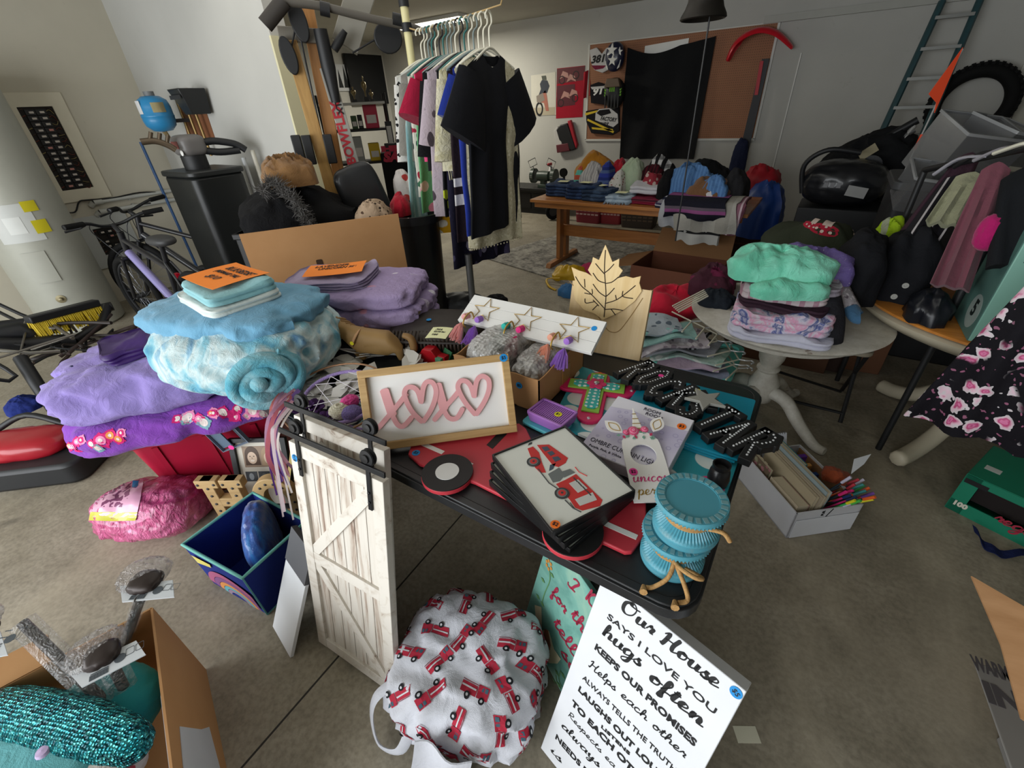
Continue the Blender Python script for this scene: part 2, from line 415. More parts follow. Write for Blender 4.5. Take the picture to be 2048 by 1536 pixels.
def wood(a, b, sc=4.0, axis=0, rough=.5, ring=10, name='wood', coat=0, bump=.1):
    key = ('w', a, b, sc, axis, rough, ring, coat)
    if key in _mc: return _mc[key]
    m = N(name); m.p(rough=rough, coat=coat)
    s_ = [ring] * 3; s_[axis] = .7
    nz = m.noise(sc, 5, m.co(scale=s_), 1.5); m.col(m.ramp(nz, [(.3, a), (.7, b)])); m.bump(nz, bump, .003)
    _mc[key] = m.mat; return m.mat
def tiedye(pal, sc=3.0, name='tie dyed cloth', dist=2.5):
    m = N(name); m.p(rough=.85, spec=.25, sheen=.1)
    k = len(pal); m.col(m.ramp(m.noise(sc, 5, dist=dist), [(.28 + .44 * i / (k - 1), c) for i, c in enumerate(pal)]))
    m.bump(m.math('ADD', m.noise(20, 4, dist=1.2), m.math('MULTIPLY', m.noise(420, 1), .1)), .4, .025); return m.mat
def film(name='clear film', bump=1.0, sc=25, rough=.08, tint=(1, 1, 1, 1), alpha=.22):
    m = N(name); m.p(rough=rough, spec=.9, coat=.6); m.col(tint)
    nz = m.vor(sc, m.n('ShaderNodeVectorMath', {0: m.co(), 1: m.n('ShaderNodeTexNoise', {'Scale': 12, 'Vector': m.co()}).outputs[1]}, operation='ADD').outputs[0]).outputs['Distance']
    m.bump(nz, bump, .015); m.p(alpha=alpha); return m.mat


BLACK = plain('#17181a', .5); BLACKM = plain('#1d1d1f', .35, .3); RUBBER = plain('#141414', .8, spec=.2); WHITE = plain('#e6e6e2', .5)
CHROME = plain('#b9bcc0', .25, .9); DGREY = plain('#3a3b3d', .5); GREY = plain('#8b8c8c', .5); INK = plain('#101012', .6); REDP = plain('#b3202c', .5)
CARD = N('cardboard'); CARD.p(rough=.85, spec=.15); CARD.col(CARD.mix(CARD.noise(5, 4), '#a5794f', '#b88d61')); CARD.bump(CARD.noise(60, 2, CARD.co(scale=(1, 1, 12))), .08, .003); CARD = CARD.mat
CARDIN = plain('#8f6844', .9); ORANGEP = plain('#ff8a1f', .7); BLUEDOT = plain('#1689cf', .6); YELLDOT = plain('#e7dd1c', .6); PINKDOT = plain('#f0409a', .6); ORDOT = plain('#f5761d', .6)
FILM = film(); PAPER = plain('#e8e7e0', .8); NOTE = plain('#e6e6b4', .8)


def sticker(parent, x, y, z, r=.011, m=BLUEDOT, s=None, M=None, rot=0):
    """round price dot on a face, with its handwritten price"""
    g = G(); Q = (M or Matrix()) @ TR(x, y, z); g.disc(r, 0, 18, Q, 0)
    if s: g.text(s, r * 1.15, Q @ Matrix.Rotation(rot, 4, 'Z') @ TR(0, 0, .0013), bold=.0002, ext=.0002, mi=1)
    return g.part('price_sticker', [m, INK], parent, 0)
YB = 7.4          # back wall
CZ = 2.67         # ceiling
m = N('concrete'); m.p(rough=.62, spec=.3)
n1 = m.noise(1.1, 5, dist=.6); n2 = m.noise(7, 6, rough=.7); n3 = m.noise(60, 4)
base = m.ramp(m.math('ADD', m.math('MULTIPLY', n1, .6), m.math('MULTIPLY', n2, .4)), [(.3, '#6a6355'), (.47, '#8d8574'), (.62, '#a39b8a')])
base = m.mix(m.ramp(n3, [(.35, .35), (.6, 0.0)]), base, '#575145')
st = m.ramp(m.noise(2.3, 5, m.co(off=(3, 7, 0)), 1.5), [(.6, 0.0), (.72, .55)]); base = m.mix(st, base, '#4a463e')
sm = m.ramp(m.noise(1.6, 6, m.co(scale=(1, .35, 1), off=(9, 2, 0)), .8), [(.56, 0.0), (.7, .5)]); base = m.mix(sm, base, '#b3a994')
xs = m.sep(); jt = m.math('LESS_THAN', m.math('ABSOLUTE', m.math('ADD', m.math('ADD', xs[0], .985), m.math('MULTIPLY', xs[1], .03))), .0035)
base = m.mix(jt, base, '#2c2924')
m.col(base); m.bump(m.math('SUBTRACT', m.math('ADD', m.math('MULTIPLY', n2, .6), m.math('MULTIPLY', n3, .4)), jt), .25, .004)
G().box(14, 14, .1, (-3, 1.6, -.05)).struct('floor', m.mat)

def wallmat(c, name='wall paint'):
    m = N(name); m.p(rough=.85, spec=.2); a = lin(c)
    m.col(m.mix(m.ramp(m.noise(1.6, 4), [(.35, 0.0), (.65, 1.0)]), tuple(x * .93 for x in a[:3]) + (1,), a))
    m.col(m.mix(m.ramp(m.noise(9, 6, rough=.7), [(.66, 0.0), (.74, .35)]), m.b.inputs['Base Color'].links[0].from_socket, '#8f8b80'))
    m.bump(m.noise(140, 2), .12, .002); return m.mat
WALL = wallmat('#bcbbb5'); WLIT = wallmat('#c5bfae'); WJAMB = wallmat('#d8d2ae', 'jamb paint'); CEILM = wallmat('#b5b3aa', 'ceiling paint')  # left wall: same grey paint, warm lamp light put into its colour
G().box(.12, 5.6, CZ, (-6.06, -.41, CZ / 2)).struct('wall_left', WLIT)
G().box(2.42, .14, CZ, (-4.79, 2.46, CZ / 2)).struct('wall_partition', WALL)
G().box(.02, .16, 2.08, (-3.575, 2.46, 1.04)).struct('trim_1', WJAMB)
G().box(.12, 5.0, CZ, (-7.79, 4.9, CZ / 2)).struct('wall_far_left', WALL)
G().box(11.2, .12, CZ, (-2.2, YB + .06, CZ / 2)).struct('wall_back', WALL)
G().box(1.85, .12, CZ, (-6.9, 2.47, CZ / 2)).struct('wall_behind_partition', WALL)
G().box(.12, 10.8, CZ, (3.36, 2.1, CZ / 2)).struct('wall_right', WALL)
G().box(2.8, .12, CZ, (2.0, -3.2, CZ / 2)).struct('wall_front', WALL)
G().box(11.4, 10.8, .1, (-2.2, 2.1, CZ + .05)).struct('ceiling', CEILM)
# rail along the back wall and the pale door with its trim at the right
G().box(2.6, .05, .07, (.16, YB - .025, 2.3)).struct('trim_2', plain('#a7a79f', .5))
G().box(.09, .03, 2.2, (1.39, YB - .015, 1.1)).struct('trim_3', plain('#c9c7bd', .5))
G().box(1.2, .03, 2.1, (2.05, YB - .012, 1.05)).struct('door_1', plain('#b9b6a8', .5), bev=.004)
G().box(.012, .02, 1.9, (-.66, YB - .01, 1.0)).struct('trim_4', plain('#dcdcd6', .5))

# fluorescent fitting on the ceiling of the far bay
CL = hz(862, 47, CZ - .05)
t = thing('ceiling_light', 'white ceiling light fitting glowing behind the clothes hangers', 'ceiling light', (CL.x, CL.y, CZ))
G().box(1.2, .22, .04, (0, 0, -.02)).part('housing', WHITE, t, bev=.004)
em = N('lit tube'); em.set(em.b.inputs['Emission Color'], '#fff6e0'); em.p(rough=.4); em.set(em.b.inputs['Emission Strength'], 9.0)
for dy in (-.05, .05): G().cyl(.016, -.56, .56, 12, Matrix.Translation((0, dy, -.06)) @ Matrix.Rotation(pi / 2, 4, 'Y')).part('tube', em.mat, t)
area('far_bay_lamp', (CL.x, CL.y, CZ - .1), (CL.x, CL.y, 0), 1.2, .25, 60, (1, .95, .82))
ZT = .74
m = N('moulded plastic'); m.p(rough=.42, spec=.45); m.col(m.mix(m.noise(20, 3), '#17181a', '#222325')); m.bump(m.noise(420, 2), .25, .001); TPL = m.mat
t = thing('folding_table', 'long black plastic folding table carrying the craft signs', 'table', (-.91, 1.03, 0))
TW, TD = 1.84, .94
g = G(); g.prism(rrect(TW, TD, .07), ZT - .036, ZT - .006); g.prism(rrect(TW - .012, TD - .012, .066), ZT - .006, ZT - .003)
g.ring(rrect(TW - .012, TD - .012, .066), rrect(TW - .05, TD - .05, .05), ZT - .003, ZT); g.prism(rrect(TW - .05, TD - .05, .05), ZT - .006, ZT - .0012)
g.part('tabletop', TPL, t, bev=.004)
for sx in (-1, 1):
    for sy in (-1, 1):
        G().tube([(sx * .62, sy * .2, .70), (sx * .62, sy * .2, .012)], .014, 10).tube([(sx * .62, sy * .2, .03), (sx * .62, sy * .2, 0)], .018, 10).part('leg', DGREY, t)
    G().tube([(sx * .62, -.2, .16), (sx * .62, .2, .16)], .012, 8).tube([(sx * .62, 0, .4), (sx * .18, 0, .69)], .009, 8).part('leg_brace', DGREY, t)

A, B = hz(738, 903, .755), hz(1034, 862, .755)
D = hp(706, 742, A, B - A); E_ = hp(1012, 708, B, B - A)
up = ((D - A) + (E_ - B)) * .5; SW, SH = (B - A).length, up.length
Mx = FR(A, B - A, up)
t = thing('framed_sign', 'white framed sign with raised pink letters and hearts leaning back at the table front', 'sign', Mx)
OAK = wood('#a5824f', '#c19f6b', 3, 0, .6, 12)
g = G()
for (x, y, sx, sy) in ((SW / 2, .011, SW, .022), (SW / 2, SH - .011, SW, .022), (.011, SH / 2, .022, SH - .044), (SW - .011, SH / 2, .022, SH - .044)): g.box(sx, sy, .03, (x, y, 0))
g.part('frame', OAK, t, bev=.0015)
G().box(SW - .044, SH - .044, .008, (SW / 2, SH / 2, -.006)).part('backing_board', plain('#ecebe8', .7), t)
RLm = plain('#e3a3a6', .6); g = G(); zq = [.004]
def xo(pts, w_):
    zq[0] += .0003; o = Mx @ V((0, 0, .008)); nz_ = Mx.to_3x3() @ V((0, 0, 1)); Mi = Mx.inverted()
    brush(g, [tuple((Mi @ hp(540 + x / 2.07, 660 + y / 2.07, o, nz_))[:2]) for x, y in pts], w_, None, zq[0], .0, 6, 0, .006)
xo([(470, 244), (488, 300), (508, 360)], .026); xo([(500, 340), (525, 390), (552, 398), (590, 358)], .0145); xo([(443, 412), (500, 345), (545, 290), (566, 262)], .0145)
xo([(690, 220), (706, 275), (722, 335)], .026); xo([(714, 318), (738, 362), (772, 366), (800, 322)], .0145); xo([(676, 378), (720, 325), (760, 280), (788, 245)], .0145)
for q in ([(626, 304), (613, 258), (592, 238), (566, 240), (556, 264), (566, 300), (592, 344), (633, 384)], [(631, 384), (662, 338), (682, 290), (687, 250), (674, 220), (650, 215), (634, 240), (625, 306)], [(846, 280), (832, 236), (814, 214), (790, 211), (778, 232), (786, 262), (812, 306), (853, 354)], [(851, 354), (886, 300), (906, 250), (905, 208), (880, 191), (860, 204), (850, 236), (845, 282)]): xo(q, .0145)
g.part('raised_letters', RLm, t, 60)
sticker(t, SW - .016, SH - .012, .0155, .012, BLUEDOT, '$5')

mm = N('distressed white wood'); mm.p(rough=.7)
vn = mm.noise(2.2, 6, mm.co(scale=(14, 1, 14)), 1.0, .65); mm.col(mm.ramp(vn, [(.33, '#7d6455'), (.42, '#b3a597'), (.5, '#cdc6bb'), (.75, '#d6d1c8')])); mm.bump(vn, .25, .003)
DW = mm.mat
mm = N('distressed white rail'); mm.p(rough=.7); vn = mm.noise(3, 6, mm.co(scale=(3, 3, 3)), 2, .65); mm.col(mm.ramp(vn, [(.3, '#8d7767'), (.38, '#c4bbae'), (.5, '#d3cdc3')])); DR = mm.mat
def barn_door(M, W_, H_, label, rail=True, sticker_=False):
    t = thing('barn_door', label, 'decorative door', M)
    g = G(); n = 6; iw = (W_ - .06) / n
    for i in range(n): g.box(iw - .0025, H_ - .03, .012, (.03 + iw * (i + .5), H_ / 2, -.004))
    g.part('planks', DW, t, bev=.0008)
    g = G(); b = .042
    for x in (b / 2, W_ - b / 2): g.box(b, H_, .024, (x, H_ / 2, 0))
    for y in (b / 2, H_ / 2, H_ - b / 2): g.box(W_ - 2 * b, b, .022, (W_ / 2, y, 0))
    g.part('rails_and_stiles', DR, t, bev=.0015)
    g = G()
    for y0, y1 in ((H_ - b, H_ / 2 + b / 2), (H_ / 2 - b / 2, b)):
        a0 = V((b, y1 if y0 == H_ - b else y0, 0)); a1 = V((W_ - b, y0 if y0 == H_ - b else y1, 0))
        d = (a1 - a0).normalized(); q = V((-d.y, d.x, 0)) * .018
        g.hexa([a0 - q + V((0, 0, .001)), a1 - q + V((0, 0, .001)), a1 + q + V((0, 0, .001)), a0 + q + V((0, 0, .001))], [p + V((0, 0, .009)) for p in (a0 - q, a1 - q, a1 + q, a0 + q)])
    g.part('brace', DR, t)
    rl = G().box(W_ + .04, .016, .006, (W_ / 2, H_ + .035, .022)).part('rail', BLACKM, t, bev=.001)
    for x in (.045, W_ - .045):
        g = G(); g.box(.014, .16, .005, (x, H_ - .02, .0155)); hg = g.part('hanger_strap', BLACKM, t, bev=.001)
        Q = TR(x, H_ + .058, .012)
        G().lathe([(.0, -.008), (.022, -.008), (.024, -.005), (.019, 0), (.024, .005), (.022, .008), (.012, .0085), (.011, .013), (.0, .0135)], 22, Q).part('wheel', BLACKM, hg)
        g = G()
        for yy in (H_ - .045, H_ - .075): g.lathe([(.0, .018), (.004, .018), (.004, .021), (0, .022)], 8, TR(x, yy))
        g.part('bolts', BLACKM, hg)
    if sticker_: sticker(t, .02, H_ - .05, .0125, .012, BLUEDOT, '$15', rot=pi / 2)
    return t
A, B = hz(643, 1278, 0.012), hz(797, 1388, 0.012)
D = hp(592, 893, A, B - A); E_ = hp(766, 945, B, B - A)
W_ = (B - A).length; upv = (D - A + (E_ - B)) * .5
barn_door(FR(A, B - A, upv), W_, upv.length, 'white distressed barn door leaning in front, blue price dot at its corner', sticker_=True)
nb = upv.normalized(); back = nb.cross(B - A).normalized()
A2 = A - back * 0 + (B - A).normalized().cross(nb) * -.055 + (B - A).normalized() * -.055
A2 = V((A2.x, A2.y, .012))
barn_door(FR(A2, B - A, upv + V((0, .01, 0))), W_, upv.length + .03, 'rear white barn door mostly hidden behind the front one')
def plan(M, pts, z=0.0):
    """points of a face, measured in the face's own frame"""
    o = M @ V((0, 0, z)); n = M.to_3x3() @ V((0, 0, 1)); Mi = M.inverted()
    return [tuple((Mi @ hp(x, y, o, n))[:2]) for x, y in pts]
def skin(name, vs, es, rs, mat, parent=None, sub=2, M=None, label=None, cat=None, group=None):
    me = bpy.data.meshes.new(name); me.from_pydata(vs, es, []); o = bpy.data.objects.new(name, me); COL.objects.link(o)
    me.materials.append(mat); s_ = o.modifiers.new('skin', 'SKIN'); s_.use_smooth_shade = True
    for i, r in enumerate(rs): me.skin_vertices[0].data[i].radius = r if isinstance(r, tuple) else (r, r)
    me.skin_vertices[0].data[0].use_root = True
    u = o.modifiers.new('soft', 'SUBSURF'); u.levels = u.render_levels = sub
    if M is not None: o.matrix_world = M
    if parent: o.parent = parent
    if label: tag(o, label, cat, group)
    return o

# red wooden pickup truck cut-out lying flat
z = .7535
Mx = TR(-.48, .66, .741)
t = thing('truck_sign', 'flat red wooden pickup truck cut-out with black wheels lying along the table edge', 'wall decoration', Mx)
REDW = plain('#b8333f', .45)
body = plan(Mx, [(838, 927), (816, 908), (822, 890), (850, 884), (945, 868), (985, 866), (1005, 852), (1038, 846), (1052, 856), (1064, 880), (1210, 952), (1292, 985), (1293, 1066), (1264, 1103), (1250, 1104), (1214, 1087), (1090, 1034), (950, 964)], .0125)
G().prism(body, 0, .0125).part('body', REDW, t, bev=.003)
s1, s2 = [V(p).to_3d() for p in plan(Mx, [(846, 888), (1274, 1075)], .0125)]
d = (s2 - s1).normalized(); q = V((-d.y, d.x, 0)) * .0075
for a, b in ((.0, .12), (.2, .28), (.84, 1.0)): G().slab([s1.lerp(s2, a) - q + V((0, 0, .0131)), s1.lerp(s2, b) - q + V((0, 0, .0131)), s1.lerp(s2, b) + q + V((0, 0, .0131)), s1.lerp(s2, a) + q + V((0, 0, .0131))], .0006).part('white_stripe', WHITE, t)
g = G(); hl = plan(Mx, [(1240, 1004), (1265, 1012)], .0125); g.prism([(hl[0][0] + x, hl[0][1] + y) for x, y in rrect(.035, .008, .0035)], .0125, .0131)
g.part('white_lamp', WHITE, t)
G().slab([V(p).to_3d() + V((0, 0, .0132)) for p in plan(Mx, [(973, 890), (985, 898), (1014, 868), (1000, 862)], .0125)], .0007).part('window', BLACK, t)
for px, py, h in ((894, 940, 1), (1146, 1056, 1)):
    c = plan(Mx, [(px, py)], .026)[0]; Q = TR(c[0], c[1], 0)
    wv = G().prism(circ(.0715, 40), .004, .017, Q).part('wheel', [REDW], t, bev=.0015)
    wv2 = G().prism(circ(.0705, 40), .017, .0205, Q).part('tyre', plain('#131314', .55), wv)
    G().prism(circ(.0325, 30), .0205, .022, Q).part('hub', plain('#d9d9d6', .5), wv)
c = plan(Mx, [(832, 906)], .0125)[0]; sticker(t, c[0], c[1], .0126, .012, BLUEDOT, '$5')

# stack of four framed fire engine prints
x0, x1 = hz(985, 908, .83), hz(1105, 1062, .83); y1 = hz(1130, 852, .83)
ctr = (y1 + hz(1105, 1062, .83)) * .5; dx = (x1 - x0).normalized(); FL, FS = .288, .232
names = ['topmost framed print of a red fire engine on the crooked stack', 'second framed print, twisted just under the fire engine print', 'third framed print down in the crooked stack', 'bottom framed print of the crooked stack, lying on the red truck']
rots = [0, 4, 8, 12]; REDF = plain('#c8312f', .6); GRF = plain('#6f7473', .6)
for i in range(4):
    Mx = RZ(ctr - V((0, 0, .0185 * i + .0185)), atan2(dx.y, dx.x) + RD(rots[i]))
    t = thing('framed_print', names[i], 'picture', Mx, 'framed prints in the crooked stack')
    g = G(); g.ring([(x, y) for x, y in rrect(FL, FS, .002, 1)], rrect(FL - .009, FS - .009, .001, 1), 0, .0185)
    g.part('frame', plain('#141415', .4), t, bev=.0008)
    G().box(FL - .008, FS - .008, .013, (0, 0, .0075)).part('print_sheet', plain('#d9dbd3', .35), t)
    if i == 0:
        P = lambda pts: plan(Mx, pts, .0145)
        g = G(); zz = .0142
        def pol(pts, mi, dz=0): g.prism(P(pts), zz + dz, zz + dz + .0005, mi=mi)
        pol([(1055, 897), (1066, 893), (1078, 905), (1084, 925), (1092, 945), (1080, 945), (1070, 935)], 0)
        pol([(1074, 890), (1098, 889), (1136, 916), (1131, 926), (1117, 934), (1106, 931), (1085, 905)], 0)
        pol([(1083, 895), (1094, 893), (1100, 900), (1090, 903)], 2, .0006); pol([(1094, 905), (1104, 902), (1110, 908), (1101, 912)], 2, .0006); pol([(1104, 915), (1116, 913), (1122, 919), (1110, 924)], 2, .0006)
        pol([(1096, 948), (1110, 940), (1118, 935), (1130, 950), (1120, 962), (1106, 965)], 1); pol([(1118, 945), (1140, 938), (1150, 945), (1128, 955)], 1, .0003)
        pol([(1112, 968), (1130, 960), (1152, 948), (1205, 1000), (1200, 1012), (1165, 1021), (1150, 1015), (1140, 1000)], 0)
        pol([(1138, 967), (1156, 959), (1175, 977), (1156, 986)], 3, .0006); pol([(1150, 999), (1185, 985), (1194, 1000), (1160, 1012)], 3, .0006)
        g.tube([V(p).to_3d() + V((0, 0, zz)) for p in P([(1150, 934), (1158, 944), (1174, 952)])], .0012, 5, mi=0)
        g.tube([V(p).to_3d() + V((0, 0, zz)) for p in P([(1140, 1005), (1150, 1018)])], .001, 5, mi=4)
        g.tube([V(p).to_3d() + V((0, 0, zz)) for p in P([(1076, 938), (1098, 966), (1116, 978)])], .0016, 5, mi=4); g.tube([V(p).to_3d() + V((0, 0, zz)) for p in P([(1130, 1000), (1146, 1016), (1162, 1024)])], .0016, 5, mi=4); pol([(1100, 930), (1112, 926), (1106, 938), (1098, 942)], 2); pol([(1064, 888), (1056, 891), (1058, 886), (1064, 884)], 4)
        for k in range(4): pol([(1146 + 9 * k, 956 + 9 * k), (1148 + 9 * k, 955 + 9 * k), (1156 + 9 * k, 964 + 9 * k), (1154 + 9 * k, 965 + 9 * k)], 4, .001)
        for px, py in ((1067, 924), (1124, 987)):
            c = P([(px, py)])[0]; Q = TR(c[0], c[1], zz + .001); g.disc(.0175, 0, 26, Q, 4); g.disc(.0125, .0008, 22, Q, 1); g.disc(.009, .0014, 18, Q, 0); g.disc(.003, .002, 10, Q, 4)
        g.part('fire_engine_picture', [REDF, GRF, plain('#38485a', .4), plain('#c7c8c4', .6), plain('#3c3e3f', .6)], t, 0)
        c = P([(1109, 1052)])[0]; sticker(t, c[0], c[1] + .002, .0186, .011, ORDOT, '$2', rot=.5)

# teal polka dot board underneath
mm = N('polka dot board'); mm.p(rough=.5); v = mm.vor(9, mm.co(), rnd=.35)
mm.col(mm.mix(mm.ramp(v.outputs['Distance'], [(.36, 1.0), (.38, 0.0)]), '#2a9aa8', mm.ramp(mm.sep(v.outputs['Color'])[1], [(0, '#dfe7e4'), (.75, '#d8477f'), (.88, '#dfe7e4')], True)))
G().slab([(-.53, .965, .7495), (-.004, .925, .7495), (.0, 1.27, .7495), (-.60, 1.325, .7495)], .0088).solo('polka_dot_board', mm.mat, 'teal board with big white dots lying under the cross and the teal folders', 'board')
# teal folders
for i in range(3):
    g = G(); g.prism(rrect(.345, .315, .008), 0, .0075); g.box(.345, .002, .0076, (0, -.158, .0038))
    g.solo('folder', plain('#0f87a3', .35, var=.1), ['lowest of the three teal plastic folders on the dotted board', 'middle one of the three teal plastic folders on the dotted board', 'topmost teal plastic folder, lying right under the studded letter sign'][i], 'folder', 'teal folders', RZ((-.185 + .004 * i, 1.2, .7505 + .008 * i), -.02 + .015 * i), bev=.001)

# boxed string lights
LB = RZ((-.262, .995, .7515), -.05, .12)
t = thing('string_light_box', 'lilac and white box of curtain string lights with orange price dot', 'box', LB)
mm = N('lilac box print'); mm.p(rough=.3, coat=.2); v = mm.vor(38, mm.co(), rnd=1)
rr = mm.ramp(v.outputs['Distance'], [(.2, 0.0), (.24, 1.0), (.29, 1.0), (.33, 0.0)]); mm.col(mm.mix(mm.math('MULTIPLY', rr, .5), mm.ramp(mm.noise(5, 3), [(.35, '#b9b2cf'), (.65, '#d9d6e4')]), '#8f88b4'))
G().box(.236, .255, .042, (0, 0, .021)).part('carton', plain('#dfdde6', .35), t, bev=.002)
G().prism([(-.117, -.126), (.117, -.126), (.117, .075), (.05, .068), (-.05, .085), (-.117, .07)], .0422, .0426).part('cover_print', mm.mat, t, 0)
g = G(); g.text('ROOM', .017, TR(.0, .107, .0432)); g.text('ROOM', .017, TR(.012, .09, .0432)); g.text('OMBRE CURTAIN LIGHTS', .0225, TR(-.0, -.082, .0432), wsc=.82); g.text('Purple, Pink, & White', .011, TR(-.05, -.104, .0432))
g.part('lettering', plain('#4d4a58', .6), t, 0)
sticker(t, .095, .085, .0428, .0125, ORDOT, '$3')

# unicorn door hanger
b0, b1 = hz(1312, 1004, .766), hz(1275, 862, .812)
Mx = FR(b0, (V((b1 - b0)).cross(V((0, 0, 1)))), b1 - b0)
t = thing('door_hanger', 'white unicorn door hanger with gold horn, roses and a round hole', 'door hanger', Mx)
Lh = (b1 - b0).length; W_ = .053
outer = [(-W_, 0), (W_, 0), (W_, Lh * .62), (W_ * .95, Lh * .85), (W_ * .4, Lh), (-W_ * .4, Lh), (-W_ * .95, Lh * .85), (-W_, Lh * .62)]
hc = (0, Lh * .64); inn = circ(.034, 32, hc); out32 = []
for p in inn:
    a = V((p[0] - hc[0], p[1] - hc[1])).normalized(); tt = 9
    for i in range(8):
        A_, B_ = V(outer[i]), V(outer[(i + 1) % 8]); e = B_ - A_; den = a.x * e.y - a.y * e.x
        if abs(den) < 1e-9: continue
        w0 = A_ - V(hc); k1 = (w0.x * e.y - w0.y * e.x) / den; k2 = (w0.x * a.y - w0.y * a.x) / den
        if k1 > 0 and -.001 <= k2 <= 1.001: tt = min(tt, k1)
    out32.append((hc[0] + a.x * tt, hc[1] + a.y * tt))
g = G().ring(out32, inn, -.004, 0)
g.prism([(-W_, -.0), (-W_, .03), (W_, .03), (W_, 0)], -.004, -.0001)
g.part('panel', plain('#eceae6', .6), t)
g = G(); g.prism([(-.016, Lh - .01), (.018, Lh - .01), (.004, Lh + .088)], -.004, .001)
g.part('horn', plain('#efece2', .5), t, bev=.001)
GOLD = plain('#b9974a', .35, .6)
g = G()
for k in range(4): a = .02 + k * .018; g.box(.030 - k * .006, .002, .0008, (.002, Lh + a - .012, .0018), TR(0, 0) @ Matrix.Rotation(.0, 4, 'Z'))
g.part('gold_lines', GOLD, t)
for sx, rz in ((-1, .75), (1, -.55)):
    Q = TR(sx * .043, Lh - .005, -.001) @ Matrix.Rotation(rz, 4, 'Z'); er = G().prism([(.019 * sin(pi * i / 10) * s_, .062 * i / 10) for s_, r_ in ((1, range(11)), (-1, range(9, 0, -1))) for i in r_], 0, .003, Q).part('ear', plain('#efece8', .5), t)
    g = G(); g.tube([(.011 * sin(pi * i / 12) * s_, .008 + .042 * i / 12, .0034) for s_, r_ in ((1, range(13)), (-1, range(11, 0, -1))) for i in r_], .0011, 5, Q, closed=True); g.part('gold_rim', GOLD, er)
g = G(); rq = random.Random(3)
for (x, y, r_) in ((-.012, Lh + .0, .016), (.02, Lh + .004, .011), (-.033, Lh - .004, .009)):
    for k in range(4): g.lathe([(r_ * (1 - k * .22), 0), (r_ * (.92 - k * .22), .0022), (0, .0018)], 12 - k * 2, TR(x, y, .0012 + k * .0016) @ Matrix.Rotation(k, 4, 'Z'), k % 2)
for k in range(16):
    a = rq.uniform(-.05, .05); y = Lh - .006 + rq.uniform(-.016, .014) - abs(a) * .35
    g.prism([(0, 0), (.0045, .006), (0, .013), (-.0045, .006)], 0, .001, TR(a, y, .001) @ Matrix.Rotation(rq.uniform(0, 6), 4, 'Z'), 2 + k % 2)
g.part('roses', [plain('#d8517f', .6), plain('#e98aa6', .6), plain('#7aa392', .6), plain('#c23c62', .6)], t, 0)
g = G(); cursive(g, 'unicorn', .0145, .0034, TR(-.045, .058, 0), .0008, .5); g.part('pink_script', plain('#d13a7d', .6), t, 0)
g = G(); cursive(g, 'person', .0145, .0034, TR(-.04, .02, 0), .0008, .5); g.part('gold_script', GOLD, t, 0)
sticker(t, -.038, .088, .0006, .011, PINKDOT, '$2')

# wooden cross with flower
c0 = hz(1193, 772, .765); top = hz(1200, 738, .765); bot = hz(1168, 862, .765); up = (top - bot)
Mx = FR(V((c0.x, c0.y, .7505)), up.cross(V((0, 0, 1))), up)
t = thing('wooden_cross', 'pink, green and teal wooden cross with a big pink flower', 'wall decoration', Mx)
def crossp(w_, a, tp, bt, r=.0):
    P = []
    def cap(cx_, cy_, a0): return [(cx_ + w_ * cos(a0 + pi * i / 8), cy_ + w_ * sin(a0 + pi * i / 8)) for i in range(9)]
    P += cap(a - w_, 0, -pi / 2) + [(w_, w_)] + cap(0, tp - w_, 0) + [(-w_, w_)] + cap(-a + w_, 0, pi / 2) + [(-w_, -w_)] + cap(0, -bt + w_, pi) + [(w_, -w_)]
    return P
G().prism(crossp(.04, .135, .10, .205), 0, .012).part('pink_base', plain('#d5215f', .45), t, bev=.003)
G().prism([(-.028, -.155), (.028, -.155), (.028, -.026), (.095, -.026), (.095, .026), (.028, .026), (.028, .08), (-.028, .08), (-.028, .026), (-.095, .026), (-.095, -.026), (-.028, -.026)], .012, .018).part('green_layer', plain('#8fc24a', .5), t, bev=.001)
mm = N('teal with white dots'); mm.p(rough=.5); v = mm.vor(52, mm.co(), rnd=.15); mm.col(mm.mix(mm.ramp(v.outputs['Distance'], [(.27, 1.0), (.31, 0.0)]), '#31b3ad', '#e4efe9'))
g = G(); g.prism([(-.022, -.13), (-.01, -.142), (.01, -.142), (.022, -.13), (.018, -.02), (-.018, -.02)], .018, .022)
for sx in (-1, 1): g.prism([(sx * .02, -.014), (sx * .055, -.022), (sx * .078, -.01), (sx * .078, .012), (sx * .055, .022), (sx * .02, .014)], .018, .022)
g.prism([(-.018, .02), (-.02, .06), (0, .068), (.02, .06), (.018, .02)], .018, .022)
g.part('dotted_layer', mm.mat, t, bev=.001)
g = G()
for k in range(6): a = k * pi / 3; g.prism([(x * cos(a) - y * sin(a), x * sin(a) + y * cos(a)) for x, y in circ(.015, 14, (.019, 0), ry=.012)], .0222 + .0006 * (k % 2), .026 + .0006 * (k % 2))
fl = g.part('flower', plain('#e0286b', .5), t, bev=.001); G().lathe([(.010, .026), (.009, .031), (0, .033)], 10).part('jewel', CHROME, fl)
g = G()
for x, y in ((-.118, 0), (.118, 0), (0, -.185)): g.lathe([(.0065, .012), (.004, .0155), (0, .0165)], 6, TR(x, y))
g.part('rhinestones', plain('#d9c9d6', .1, .6), t, 0)
sticker(t, 0, .088, .0125, .009, ORDOT)

